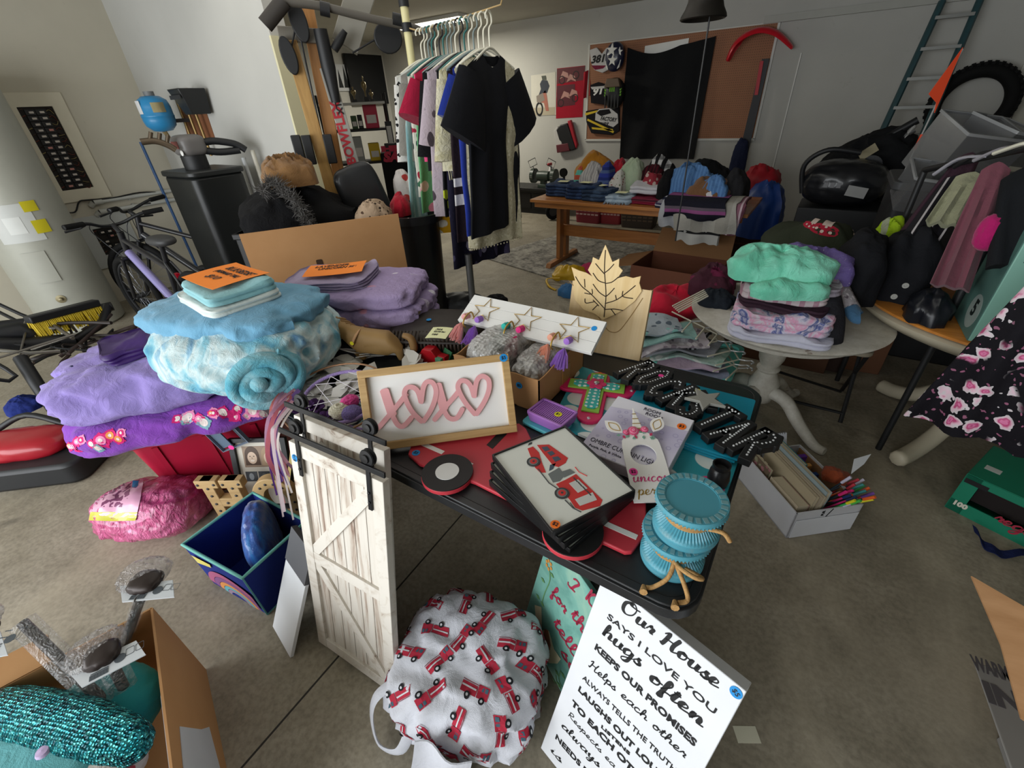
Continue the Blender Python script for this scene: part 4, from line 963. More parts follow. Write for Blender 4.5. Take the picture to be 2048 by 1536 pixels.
def Md(g):
    g.box(.05, .28, .04, (.045, .14, 0)); g.box(.095, .045, .0405, (.045, .2575, 0)); g.box(.095, .045, .0405, (.045, .0226, 0)); g.box(.05, .28, .04, (.21, .14, 0))
    g.hexa([(.05, .27, -.019), (.02, .27, -.019), (.11, .08, -.019), (.14, .08, -.019)], [(.05, .27, .019), (.02, .27, .019), (.11, .08, .019), (.14, .08, .019)]); g.hexa([(.2, .27, -.0185), (.23, .27, -.0185), (.14, .08, -.0185), (.11, .08, -.0185)], [(.2, .27, .0185), (.23, .27, .0185), (.14, .08, .0185), (.11, .08, .0185)])
wood_letter(.455, 'last wooden letter, mostly hidden by the barn doors', Md, [(x, .258) for x in (.015, .045)] + [(.045, y) for y in (.06, .11, .16, .21)])

pf = V((-1.93, .70, 0)); pz = .10
Mx = FR(hz(487, 950, .17) , ld, (0, 0, 1)); Mx = Mx @ Matrix.Rotation(-.32, 4, 'X')
t = thing('photo_frame', 'black photo frame with white mat and a sepia picture of two smiling children', 'picture frame', Mx @ TR(0, -.17, 0))
FW_, FH_ = .27, .36
G().ring(rrect(FW_, FH_, .002, 1), rrect(FW_ - .05, FH_ - .04, .001, 1), 0, .02, TR(FW_ / 2 - .03, FH_ / 2)).part('frame', BLACK, t, bev=.002)
G().box(FW_ - .02, FH_ - .02, .006, (FW_ / 2 - .03, FH_ / 2, .004)).part('mat_board', plain('#c9c3b6', .6), t)
Q = TR(.105, .265, .0075); SEP = [plain('#8d7763', .5), plain('#4a3526', .5), plain('#c9b09a', .5), plain('#2a1e17', .5), plain('#9c8468', .5), plain('#e2d6c8', .5)]
g = G(); g.box(.165, .105, .0012, (0, 0, 0), Q, 0)
def face(x, y, s_, hair):
    q = Q @ TR(x, y, .0008); g.prism(circ(.034 * s_, 22, (0, .004), ry=.046 * s_), 0, .0004, q, hair); g.prism([(-.036 * s_, -.045), (.036 * s_, -.045), (.034 * s_, .0), (-.034 * s_, .0)], 0, .0003, q, hair)
    g.prism(circ(.0225 * s_, 22, (0, -.008), ry=.03 * s_), .0006, .001, q, 2)
    for sx in (-1, 1): g.prism(circ(.0035, 10, (sx * .009, .0), ry=.0022), .0012, .0015, q, 3)
    g.prism([(-.011, -.019), (.011, -.019), (.007, -.026), (-.007, -.026)], .0012, .0015, q, 5); g.prism([(-.002, -.004), (.003, -.012), (-.003, -.012)], .0012, .0014, q, 0)
face(-.04, .003, 1, 1); face(.038, .0, 1, 4); g.part('sepia_picture', SEP, t, 0)
g = G()
for k in range(3): g.box(.055, .05, .0012, (.045 + .062 * k, .165, .0076), None, 1); g.prism(circ(.012, 12, (.045 + .062 * k, .165), ry=.018), .0085, .009, None, 2 if k != 1 else 0)
g.part('small_pictures', [plain('#5c5f63', .4), plain('#3d4044', .4), plain('#8f9599', .4)], t, 0)
Q0 = FR(hz(452, 900, .30), (ld * .93 + V((0, 0, .36))), (0, .0, 1))
t = thing('blue_photo_frame', 'small slate blue open frame with a pink price dot, tilted against the red tote', 'picture frame', Q0)
g = G(); g.ring(rrect(.15, .115, .002, 1), rrect(.146, .111, .002, 1), 0, .02, TR(.075, .06)); g.part('rim', plain('#7f8c9c', .4), t)
G().box(.05, .09, .006, (.03, .06, .004)).part('panel', plain('#5f7285', .5), t); G().box(.012, .09, .006, (.128, .06, .004)).part('side_panel', plain('#3f4650', .5), t)
sticker(t, .058, .012, .021, .013, PINKDOT)

RM = [hz(365, 1090, .25), hz(485, 1157, .25), hz(612, 1043, .25), hz(506, 986, .25)]
o = sum(RM, V()) / 4; BMx = TR(o.x, o.y); rim = [p - V((o.x, o.y, 0)) for p in RM]; base = [V((p.x * .93, p.y * .93, .002)) for p in rim]
t = thing('fabric_bin', 'navy blue fabric storage bin with mint trim beside the barn doors', 'storage bin', BMx)
NAVY = cloth('#20307c', bs=9, bump=.2, weave=600); NAVIN = cloth('#2b3f96', bs=9, bump=.2)
g = G()
for i in range(4):
    a, b, c, d = base[i], base[(i + 1) % 4], rim[(i + 1) % 4], rim[i]
    g.sheet(8, 6, lambda u, v, a=a, b=b, c=c, d=d: (a.lerp(b, u)).lerp(d.lerp(c, u), v) + V((d - c).cross(V((0, 0, 1)))).normalized() * -.004 * sin(pi * u) * sin(pi * v), .006)
g.slab([p + V((0, 0, .008)) for p in base], .006); g.part('walls', NAVY, t, 30)
g = G(); g.tube([p + V((0, 0, .002)) for i in range(4) for p in [rim[i].lerp(rim[(i + 1) % 4], j / 6) for j in range(6)]], .0062, 7, closed=True); g.part('mint_piping', plain('#6fb5aa', .8), t, 60)
g = G(); g.tube([base[1], base[2]], .004, 6); g.tube([base[1], rim[1]], .003, 6); g.part('bottom_piping', plain('#5f9fa0', .8), t, 60)
# rainbow print on the left front face
fa, fb, fc, fd = base[0], base[1], rim[1], rim[0]; ex = (fb - fa).normalized(); QF = FR(fa, fb - fa, fd - fa); FWl = (fb - fa).length
RB = [plain('#7d4d7e', .85), plain('#a4567a', .85), plain('#d08a4a', .85), plain('#5fa3ad', .85), plain('#d3c76a', .85), plain('#8d7b93', .85)]
g = G()
for k, (r0, r1, mi) in enumerate(((.17, .14, 1), (.138, .112, 0), (.11, .09, 2), (.088, .07, 3), (.068, .05, 5))):
    oo, ii = circ(r0, 26, a0=.15, a1=2.9), circ(r1, 26, a0=.15, a1=2.9); pts = oo + ii[::-1]
    pts = [(FWl * .6 + x, max(.004, .012 + y)) for x, y in pts]; pts = [(min(max(x, .004), FWl - .004), y) for x, y in pts]; g.prism(pts, .0066, .0069, QF, mi)
g.prism([(FWl * .1, .17), (FWl * .42, .20), (FWl * .45, .225), (FWl * .08, .215)], .0066, .0069, QF, 4); g.part('rainbow_print', RB, t, 0)
g = G(); g.blob((.31, .105, .31), None, 6, .05, 2, 2.9, 56, 30, flat=False)
d = (RM[3] - RM[1]); d.z = 0
mm = N('blue satin'); mm.p(rough=.3, spec=.6, sheen=.3); mm.col(mm.ramp(mm.noise(6, 4, mm.co(scale=(1, 3, 1)), 1.2), [(.35, '#1b2f7a'), (.55, '#1f62b5'), (.72, '#3f9ed8')])); mm.bump(mm.noise(22, 4, mm.co(scale=(1, 1, .4))), .4, .02)
g.solo('satin_pillow', mm.mat, 'shiny blue satin pillow standing inside the navy fabric bin', 'pillow', M=RZ((o.x + .02, o.y + .03, .012), atan2(d.y, d.x) + .05))

# white board with grey edge seen almost edge-on at the door's left
A = hz(584, 1314, .003); v_ = Matrix.Rotation(-.03, 3, 'Z') @ V((A.x, A.y, 0)).normalized(); D = hz(619, 1052, .44)
t = thing('white_board', 'narrow white board with a grey top edge leaning beside the barn doors', 'board', FR(A, v_, D - A))
G().box(.16, .30, .012, (.08, .15, 0)).part('panel', plain('#dfe2e6', .4), t); G().box(.16, .13, .02, (.08, .365, 0)).part('grey_edge', plain('#55565a', .5), t)
for y in (.32, .41): G().cyl(.005, 0, .012, 8, TR(.02, y, .01)).part('peg', DGREY, t)

lo_, hi_ = .3, .75; BLc = hz(1081, 1496, .003)
for _ in range(30):
    zc_ = (lo_ + hi_) / 2; TLc, TRc = hz(1206, 1152, zc_), hz(1493, 1384, zc_)
    if (TRc - TLc).dot(TLc - BLc) < 0: lo_ = zc_
    else: hi_ = zc_
ex = TRc - TLc; CWd = ex.length; upc = TLc - BLc; CHt = upc.length
Mx = FR(BLc, ex, upc)
t = thing('canvas_sign', 'white canvas of black house rules lettering leaning under the table corner', 'sign', Mx)
G().box(CWd, CHt, .035, (CWd / 2, CHt / 2, -.0176)).part('canvas', plain('#dcdee2', .75, bump=.1, bs=500), t, bev=.002)
P1 = lambda x, y: plan(Mx, [(x, y)])[0]
def cur(s_, pl, pr, h, w_, calli=.65):
    a, b = V(P1(*pl)), V(P1(*pr)); d = b - a; cursive(G(), s_, h, w_, TR(a.x, a.y - h * .5) @ Matrix.Rotation(atan2(d.y, d.x) * .6, 4, 'Z'), .0006, calli, .15, width=d.length).part('script_line', INK, t, 0)
cur('Our House', (1242, 1212), (1440, 1370), .0185, .0095); cur('hugs', (1206, 1262), (1283, 1327), .019, .009); cur('often', (1300, 1352), (1408, 1450), .019, .011)
rows = [('SAYS I LOVE YOU', (1216, 1231), (1432, 1424), .017, .0003), ('KEEPS OUR PROMISES', (1191, 1292), (1392, 1488), .020, .0011), ('ALWAYS TELLS THE TRUTH', (1166, 1353), (1352, 1542), .0155, .0003),
        ('LAUGHS OUT LOUD', (1158, 1376), (1330, 1560), .019, .0011), ('TO EACH OTHER', (1144, 1403), (1310, 1590), .020, .0012), ('LISTENS', (1203, 1452), (1260, 1508), .010, .0005), ('NEEDS E', (1112, 1472), (1175, 1545), .018, .0008)]
for s_, a, b, h, bd in rows: fitline(G(), s_, P1(*a), P1(*b), h, bd).part('lettering_line', INK, t, 0)
cur('Helps', (1178, 1328), (1232, 1378), .012, .0035, .2); cur('each other', (1242, 1388), (1372, 1512), .012, .0035, .2); cur('Respects ea', (1136, 1428), (1230, 1535), .009, .0024, .1); cur('always', (1124, 1450), (1200, 1530), .012, .006); cur('is t', (1101, 1498), (1150, 1550), .013, .006)
c = P1(1474, 1386); sticker(t, min(c[0], CWd - .014), min(c[1], CHt - .014), .0006, .0125, BLUEDOT, '$5', rot=-.5)

# teal painted sign behind it
A, B = hz(1046, 1242, .003), hz(1121, 1384, .003); ex = (B - A).normalized(); D = hp(1083, 1118, A, ex); upv = (D - A).normalized()
Mx = FR(A, ex, upv); t = thing('painted_sign', 'teal painted wooden sign with red script and a speckled bird behind the white canvas', 'sign', Mx)
mm = N('teal painted wood'); mm.p(rough=.7); mm.col(mm.ramp(mm.noise(8, 5, dist=1), [(.35, '#5b9186'), (.55, '#74aa9c'), (.72, '#93b9a4')])); SWd, SHt = .28, .44
G().box(SWd, SHt, .018, (SWd / 2, SHt / 2, -.01)).part('panel', mm.mat, t, bev=.002)
P1 = lambda x, y: plan(Mx, [(x, y)])[0]
for s_, pl, pr, h in (('I', (1136, 1162), (1154, 1182), .024), ('Kno', (1172, 1192), (1204, 1250), .026), ('for', (1104, 1182), (1136, 1212), .022), ('the', (1143, 1226), (1182, 1280), .025), ('tells', (1108, 1242), (1165, 1318), .025), ('so', (1122, 1300), (1158, 1340), .025)):
    a, b = V(P1(*pl)), V(P1(*pr)); d = b - a; cursive(G(), s_, h, .0085, TR(a.x, a.y - h * .4), .0006, .35, .15, width=max(d.x, .03)).part('red_word', plain('#9c2440', .7), t, 0)
g = G(); GRN, CRM, ORG, BRN = 0, 1, 2, 3
def pp(pts): return [P1(*p) for p in pts]
g.prism(pp([(1070, 1210), (1083, 1214), (1084, 1260), (1098, 1262), (1108, 1298), (1122, 1318), (1115, 1327), (1098, 1326), (1086, 1312), (1078, 1290), (1073, 1250)]), .0004, .0012, None, CRM); g.prism(pp([(1090, 1258), (1097, 1260), (1102, 1290), (1100, 1305), (1090, 1300), (1086, 1280)]), .0012, .0018, None, BRN)
g.prism(pp([(1057, 1243), (1067, 1246), (1066, 1259), (1058, 1258)]), .0004, .001, None, ORG)
for q in ([(1098, 1135), (1100, 1160), (1090, 1185), (1084, 1205)], [(1122, 1340), (1118, 1358), (1124, 1375)], [(1112, 1350), (1114, 1368)]): brush(g, pp(q), .004, None, .0008, .1, 4, GRN)
for c in ((1086, 1160), (1104, 1150), (1076, 1193), (1085, 1208), (1114, 1345), (1126, 1350), (1108, 1362), (1118, 1370)):
    x, y = P1(*c); g.prism([(x - .012, y), (x, y + .006), (x + .013, y), (x, y - .006)], .0006, .0012, None, GRN)
x, y = P1(1098, 1130); [g.prism(circ(.006, 10, (x + .014 * cos(a), y + .014 * sin(a))), .0006, .0012, None, ORG) for a in range(6)]
g.part('painted_bird_and_flowers', [plain('#5d8a55', .8), plain('#d8cfae', .8), plain('#c98a3f', .8), plain('#a5694f', .8)], t, 0)

t = thing('cloth_bag', 'white cloth bag printed with red fire engines slumped on the floor under the table', 'bag', RZ((-.53, .455, 0), .25))
g = G(); g.blob((.46, .43, .24), None, 17, .13, 1.3, 3.2, 96, 50); wrinkle(g, .012, 4, 4)
bag = G(); bag.v = [V(p) for p in g.v]; bag.f = list(g.f)
g.sheet(10, 8, lambda u, v: V((-.05 + .16 * u - .04 * v, -.235 - .03 * v + .012 * sin(u * 7), .20 * (1 - v) ** 1.2 + .003)), .004)
WC = cloth('#d3d5de', bs=13, bump=.35, weave=500); g.part('cloth', WC, t, 60)
TRK = [(-1, -.32, .15, .28, 0), (.2, -.32, 1, .45, 0), (.45, .1, .62, .36, 3), (.7, .1, .92, .36, 3), (-.95, -.02, .1, .08, 1), (-1, .32, .3, .37, 2), (-.62, -.62, -.2, -.2, 4, 'o'), (.42, -.62, .84, -.2, 4, 'o'), (-.5, -.5, -.32, -.32, 1, 'o'), (.54, -.5, .72, -.32, 1, 'o')]
rq = random.Random(4); it = []
for k in range(36):
    th = k * 2.39996; zz = -.15 + 1.13 * (k / 35); rr = sqrt(max(0, 1 - zz * zz)); n_ = V((cos(th) * rr, sin(th) * rr, zz + .15)).normalized()
    it.append((V((n_.x * .2, n_.y * .18, .10 + n_.z * .10)), n_, rq.choice((-1.2, 1.25, -1.9, 1.0, -.6)), .040, TRK))
decals(bag, None, it, .0015).part('fire_engine_print', [plain('#b3283f', .85), plain('#cfd0d4', .85), plain('#7d2b3c', .85), plain('#3f5f6e', .8), plain('#1b1b20', .85)], t, 0)
hl = cat_rom([(-.17, -.12, .20), (-.22, -.17, .17), (-.235, -.20, .09), (-.20, -.235, .03), (-.13, -.235, .05), (-.10, -.20, .12)], 6)
G().tube(hl, .016, 8, flat=.25).part('handle_loop', WC, t, 60)
# paper slip on the floor
G().box(.066, .042, .0006, (0, 0, .0005)).solo('paper_slip', plain('#cfcdb8', .8), 'small blank paper slip lying on the concrete right of the canvas sign', 'paper', M=RZ((.231, .785, 0), .55))
# dreamcatchers
def ribbon(g, pts, w_, mi=0, nrm=V((1, 0, 0))):
    P = cat_rom(pts, 5); k = len(P); a = []; b = []
    for i, p in enumerate(P):
        t_ = (P[min(i + 1, k - 1)] - P[max(i - 1, 0)]).normalized(); s_ = t_.cross(CAM - p).normalized() * w_ / 2; a.append(p + s_); b.append(p - s_)
    n_ = [(CAM - P[i]).normalized() * .0008 for i in range(k)]
    vs = a + b + [a[i] - n_[i] for i in range(k)] + [b[i] - n_[i] for i in range(k)]
    g.add(vs, [(i, k + i, k + i + 1, i + 1) for i in range(k - 1)] + [(2 * k + i, 2 * k + i + 1, 3 * k + i + 1, 3 * k + i) for i in range(k - 1)], None, mi)
rq = random.Random(12)
c1 = hz(672, 795, .795); Q = FR(c1, (1, .25, .0), (-.2, 1, .22)); Qi = Q
t = thing('dreamcatcher', 'large dreamcatcher with a copper wire hoop, lilac inner ring and long pink ribbons', 'dreamcatcher', Q)
COP = plain('#8d6a4f', .35, .6); LIL = cloth('#9c86bd', bs=120, bump=.5); THR = plain('#d9d5dc', .7)
G().tube([(.185 * cos(a), .165 * sin(a), .004) for a in [2 * pi * i / 56 for i in range(56)]], .0035, 7, closed=True).part('wire_hoop', COP, t, 60)
G().tube([(.02 + .14 * cos(a), .12 * sin(a) + .01, .002) for a in [2 * pi * i / 48 for i in range(48)]], .006, 8, closed=True).part('wrapped_ring', LIL, t, 60)
g = G()
for i in range(13):
    a0, a1 = 2 * pi * i / 13, 2 * pi * (i * 6 % 13 + 5) / 13; g.tube([(.02 + .135 * cos(a0), .01 + .115 * sin(a0), .003), (.02 + .135 * cos(a1), .01 + .115 * sin(a1), .0035)], .0011, 5)
g.part('web', THR, t, 60)
Wi = Q.inverted(); g = G(); RC = ['#d9a0b4', '#5a2f7d', '#e8d5dc', '#d5807d', '#c99ab8', '#8a6cb5', '#efe3df', '#c56a77']
for k in range(18):
    x0, y0 = rq.uniform(572, 600), rq.uniform(775, 815); sx = rq.uniform(-22, 8); p0 = hz(x0, y0, .81); p1 = hz(x0 - 28 + sx * .6, y0 + 40, .79); p2 = hd(552 + sx, 900 + rq.uniform(-20, 20), p1.xy.length - .01); p3 = hd(578 + sx * 1.3, 985 + rq.uniform(-60, 60), p2.xy.length + .01)
    ribbon(g, [p0, p1, p2, p3], rq.choice((.006, .010, .014)), k % 8)
g.v = [Wi @ p for p in g.v]; g.part('ribbons', [cloth(c, bump=.1) for c in RC], t, 60)
ribg = G()
for k in range(2):
    p0 = hd(585 + 8 * k, 890, 1.50); p1 = hd(575 + 22 * k, 975 + 20 * k, 1.50); ribbon(ribg, [p0, p0.lerp(p1, .5), p1], .011)
ribg.v = [Wi @ p for p in ribg.v]; ribg.part('yellow_ribbon', cloth('#d9c583', bump=.1), t, 60)
sticker(t, -.06, -.14, .012, .010, YELLDOT); sticker(t, .17, .07, .012, .009, YELLDOT)
c2 = hz(735, 838, .77)
t = thing('dreamcatcher', 'small mint and pink dreamcatcher half hidden behind the pink lettered sign', 'dreamcatcher', FR(V((c2.x - .02, c2.y + .03, .765)), (1, .3, 0), (-.2, 1, .1)))
G().tube([(.085 * cos(a), .075 * sin(a), .002) for a in [2 * pi * i / 40 for i in range(40)]], .005, 7, closed=True).part('wrapped_ring', cloth('#9c86bd', bs=120, bump=.5), t, 60)
g = G(); [g.tube([(0, 0, .003), (.083 * cos(a), .073 * sin(a), .003)], .0028, 5) for a in [2 * pi * i / 22 for i in range(22)]]; g.part('mint_web', cloth('#a9c9c4', bump=.2), t, 60)
# flowers
def rosette(loc, r, mat, label, name='felt_flower', n=9, lay=3, group='felt flowers'):
    g = G()
    for l in range(lay):
        rr = r * (1 - l * .26)
        for k in range(n - l): a = 2 * pi * k / (n - l) + l * .5; g.blob((rr * .95, rr * .62, rr * .22), RZ((rr * .55 * cos(a), rr * .55 * sin(a), l * r * .16), a, 0, -.35 - .2 * l), k + l, .2, 2, 2.2, n=5)
    return g.solo(name, mat, label, 'fabric flower', group, M=TR(*loc))
PF = cloth('#3a1f4a', bs=30, bump=.4)
p_ = hz(618, 815, .775); rosette((p_.x, p_.y, .762), .055, PF, 'dark purple felt flower beside the dreamcatcher ribbons')
p_ = hz(652, 836, .775); rosette((p_.x, p_.y, .762), .05, PF, 'dark purple felt flower nearest the white crochet rose')
p_ = hz(683, 826, .775)
g = G(); g.blob((.075, .075, .045), None, 3, .05, 2, 2.2, n=10)
for k in range(4): g.tube([((.032 - .007 * k) * cos(a), (.032 - .007 * k) * sin(a), .032 + .004 * k) for a in [2 * pi * i / 22 for i in range(22)]], .005, 6, closed=True)
g.solo('crochet_rose', cloth('#cfc9b3', bs=90, bump=.5), 'cream crochet rose between the purple flowers and the lettered sign', 'fabric flower', M=TR(p_.x, p_.y, .760))
p_ = hz(706, 832, .775); g = G(); g.blob((.065, .065, .05), None, 5, .05, 2, 2.2, n=10); g.solo('crochet_ball', cloth('#7c69a8', bs=120, bump=.9), 'violet crochet ball touching the lettered sign frame', 'ball', M=TR(p_.x, p_.y, .760))
p_ = hz(700, 806, .79); g = G(); g.blob((.05, .06, .04), None, 8, .2, 2.5, 2.5, n=9); g.solo('felt_heart', cloth('#d0458a', bs=40), 'hot pink felt piece beside the mint dreamcatcher', 'fabric ornament', M=TR(p_.x, p_.y, .775))
# white leaf wreath
def leaves(t, pts, mat, seed):
    rq = random.Random(seed); g = G()
    for (x, y, z_, a) in pts:
        L = rq.uniform(.075, .10); W_ = L * .30
        g.prism([(0, 0), (L * .3, W_), (L * .65, W_ * .8), (L, 0), (L * .65, -W_ * .8), (L * .3, -W_)], 0, .003, RZ((x, y, z_), a, rq.uniform(-.35, .35), rq.uniform(-.35, .05)))
    return g
wc = hz(770, 735, .752); t = thing('leaf_wreath', 'white wooden leaf wreath lying behind the pink lettered sign', 'wreath', (wc.x, wc.y - .02, .742))
G().tube([(.135 * cos(a), .125 * sin(a), .012) for a in [2 * pi * i / 40 for i in range(40)]], .007, 7, closed=True).part('ring', plain('#c9c6bd', .7), t, 60)
rq = random.Random(6); leaves(t, [((.135 + d) * cos(a), (.125 + d) * sin(a), .014 + .007 * (k % 3), a + pi / 2 + .5 * (1 if k % 2 else -1)) for k, (a, d) in enumerate([(2 * pi * i / 44, rq.uniform(-.025, .025)) for i in range(44)])], None, 5).part('leaves', plain('#d2d0c9', .7), t, 25, kind='stuff')
wc = hz(640, 775, .755); t = thing('leaf_wreath', 'white leaf wreath lying under the large dreamcatcher', 'wreath', (wc.x + .02, wc.y + .05, .742))
G().tube([(.10 * cos(a), .09 * sin(a), .01) for a in [2 * pi * i / 40 for i in range(40)]], .007, 7, closed=True).part('ring', plain('#c9c6bd', .7), t, 60)
leaves(t, [((.10 + d) * cos(a), (.09 + d) * sin(a), .010 + .006 * (k % 3), a + pi / 2 + .5 * (1 if k % 2 else -1)) for k, (a, d) in enumerate([(2 * pi * i / 40, rq.uniform(-.04, .03)) for i in range(40)])], None, 8).part('leaves', plain('#cfccc6', .7), t, 25, kind='stuff')
wc = hz(690, 872, .75); t = thing('white_garland', 'white paper leaf garland lying between the barn doors and the lettered sign', 'garland', (wc.x, wc.y, .742))
G().tube([(-.1, 0, .006), (.12, .03, .006)], .004, 6).part('cord', plain('#c9c6bd', .7), t, 60)
leaves(t, [(-.1 + .02 * i, rq.uniform(-.035, .035), .006 + .005 * (i % 3), rq.uniform(-1.5, 1.5)) for i in range(13)], None, 9).part('leaves', plain('#d6d4d0', .7), t, 25)
# wooden unicorn figure
b0, b1 = hz(705, 703, .745), hz(772, 703, .745); dx = (b1 - b0); dx.z = 0
UM = FR(V((b0.x + .075, b0.y - .03, .742)), dx, V((0, 0, 1)).cross(dx))
TAN = plain('#9b7a4a', .6, bump=.3, bs=40)
t = thing('unicorn_figure', 'tan unicorn figurine with a strap round its neck beside the blue comforter', 'figurine', UM)
u = skin('body', [(.10, 0, .085), (.17, 0, .088), (.03, 0, .09), (-.015, 0, .125), (-.05, 0, .155), (-.085, 0, .15), (-.125, 0, .125), (.015, .02, .05), (.0, .02, .008), (.02, -.02, .05), (.035, -.02, .008), (.175, .022, .05), (.17, .022, .008), (.185, -.022, .05), (.19, -.022, .008), (-.055, .018, .185), (-.055, -.018, .185)],
         [(0, 1), (0, 2), (2, 3), (3, 4), (4, 5), (5, 6), (2, 7), (7, 8), (2, 9), (9, 10), (1, 11), (11, 12), (1, 13), (13, 14), (4, 15), (4, 16)], [.044, .042, .038, .030, .028, .027, .018, .016, .013, .016, .013, .017, .013, .017, .013, .006, .006], TAN, t)
G().lathe([(.008, 0), (.0055, .03), (0, .065)], 10, TR(-.075, 0, .172) @ Matrix.Rotation(-1.25, 4, 'Y')).part('horn', plain('#b09262', .5), t)
g = G(); [g.tube(cat_rom([(-.05 + .016 * k, .0, .18 - .010 * k), (-.03 + .015 * k, .026, .165 - .013 * k), (-.035 + .018 * k, .036, .14 - .014 * k)], 4), .008, 6) for k in range(5)]; g.part('mane', plain('#8d6c40', .6), t, 60)
G().tube(cat_rom([(.205, 0, .11), (.235, 0, .095), (.24, 0, .05), (.225, 0, .025)], 5), [.010 + .006 * sin(i * .2) for i in range(16)], 8).part('tail', plain('#8d6c40', .6), t, 60)
g = G(); g.tube([(.018 + .034 * cos(a) * .6, .045 * sin(a), .105 + .034 * cos(a)) for a in [2 * pi * i / 24 for i in range(24)]], .009, 6, closed=True, flat=.3); g.part('strap', plain('#b98f68', .7), t, 60)
sticker(t, 0, 0, 0, .008, YELLDOT, M=FR((.015, -.05, .10), (1, 0, .2), (0, 0, 1)))
# dark slatted crate, note, toys
cc_ = hz(850, 685, .79); CMx = RZ((cc_.x - .03, cc_.y + .12, .742), .45)
t = thing('slatted_basket', 'dark brown slatted basket lying behind the white leaf wreath', 'basket', CMx)
DB = plain('#2a221c', .5); g = G(); g.blob((.40, .30, .10), None, 2, .05, 2, 3.5, n=14); g.part('body', DB, t, 60)
g = G(); [g.tube(cat_rom([(-.17 + .0155 * k, -.15, .012), (-.17 + .0155 * k, -.155, .06), (-.17 + .0155 * k, -.11, .092)], 4), .006, 6) for k in range(23)]; g.part('slats', plain('#3a2f27', .5), t, 60)
G().tube([(-.2, -.158, .066), (0, -.165, .07), (.2, -.158, .066)], .006, 6).part('rim', DB, t, 60)
sticker(t, -.03, -.02, .104, .011, BLUEDOT)
t = thing('sticky_note', 'pale yellow sticky note with handwriting on the dark slatted basket', 'note', FR(hz(850, 676, .862), (1, .32, 0), (-.25, 1, .1)))
G().sheet(6, 4, lambda u, v: V((u * .085, v * .08, .004 * u + .003 * sin(u * 3))), .0006).part('paper', NOTE, t, 60)
g = G(); [fitline(g, s_, (.02, y), (x1, y), .010, .0002, .3, z=.0065) for s_, y, x1 in (('ALL', .06, .05), ('$2.00 for', .042, .068), ('set', .022, .045))]; g.part('handwriting', INK, t, 0)
p_ = hz(862, 716, .752); g = G()
g.prism([(-.036, 0), (.036, 0), (.04, .03), (.02, .058), (-.02, .058), (-.04, .03)], -.022, .022, FR((0, 0, 0), (1, .2, 0), (0, 0, 1))); g.box(.04, .03, .03, (.055, .012, .018))
g.solo('toy_house', plain('#b3131f', .35), 'small shiny red toy block between the leaf wreath and the sticky note', 'toy', M=TR(p_.x, p_.y, .7415), bev=.002)
GF = plain('#2f6b45', .7)
p_ = hz(903, 712, .76); t = thing('toy_tree', 'green folded toy piece beside the red toy block', 'toy', (p_.x, p_.y, .7415))
g = G(); g.slab([(-.04, 0, .001), (.04, .01, .001), (.05, .06, .05), (-.02, .06, .06)], .004); g.slab([(-.05, -.01, .001), (0, -.03, .001), (.01, -.005, .04), (-.03, .0, .05)], .004); g.part('panels', GF, t); G().box(.03, .03, .03, (-.02, -.045, .015)).part('block', plain('#5d9b78', .6), t, bev=.002)
WFm = FR((0, YB - .001, 0), (1, 0, 0), (0, 0, 1))
def wq(px, py, d=0.0):
    p = hy(px, py, YB - d); return (p.x, p.z)
def wpoly(pts, d=0.0): return [wq(x, y, d) for x, y in pts]
(xl, zt_), (xr, _), (_, zb) = wq(1180, 89), wq(1559, 47), wq(1175, 280)
t = thing('pegboard', 'large brown pegboard in a white frame on the back wall', 'pegboard', WFm @ TR(xl, zb, 0))
PWd, PH = xr - xl, zt_ - zb
mm = N('perforated hardboard'); mm.p(rough=.7); xs = mm.sep()
hx_ = [mm.math('ABSOLUTE', mm.math('SUBTRACT', mm.math('FRACT', mm.math('DIVIDE', xs[i], .0254)), .5)) for i in (0, 1)]
dd = mm.math('SQRT', mm.math('ADD', mm.math('MULTIPLY', hx_[0], hx_[0]), mm.math('MULTIPLY', hx_[1], hx_[1])))
mm.col(mm.mix(mm.math('LESS_THAN', dd, .14), mm.mix(mm.noise(3, 4), '#8d5e42', '#a5714f'), '#33211a'))
G().box(PWd, PH, .012, (PWd / 2, PH / 2, .012)).part('board', mm.mat, t)
g = G(); fw = .028
for (x, y, sx, sy) in ((PWd / 2, 0, PWd + fw, fw), (PWd / 2, PH, PWd + fw, fw * .5), (0, PH / 2, fw, PH), (PWd, PH / 2, fw, PH)): g.box(sx, sy, .024, (x, y, .012))
g.part('frame', plain('#cfcfc9', .5), t, bev=.002)
# black sheet
tl, tr, bl, br = (1255, 95), (1432, 72), (1238, 318), (1388, 318)
TLw, TRw, BLw, BRw = [V((*wq(*p, .06), .0)) for p in (tl, tr, bl, br)]
mm = cloth('#17181a', bs=5, bump=.5, weave=300, name='black sheet')
def fsheet(u, v):
    a = TLw.lerp(TRw, u); b = BLw.lerp(BRw, u); p = a.lerp(b, v); sag = -.05 * sin(pi * u) * (1 - v) ** 2 - .06 * sin(pi * min(1, u * 1.6)) * (1 - v) ** 3
    return V((p.x, p.y + sag, .055 + .018 * sin(u * 17 + v * 4) * (.3 + v) + .014 * noise.noise(V((u * 4, v * 5, 2)))))
G().sheet(60, 50, fsheet, .004).solo('black_sheet', mm, 'big black fabric sheet pinned over the middle of the pegboard', 'fabric sheet', M=WFm, smooth=70)
c0, c1 = wq(1290, 92, .03), wq(1378, 76, .03)
G().slab([(c0[0], c0[1] - .12, .03), (c1[0], c0[1] - .12, .03), (c1[0], c1[1], .03), (c0[0], c0[1], .03)], .008).solo('white_board', WHITE, 'white board showing above the black sheet on the pegboard', 'board', M=WFm)
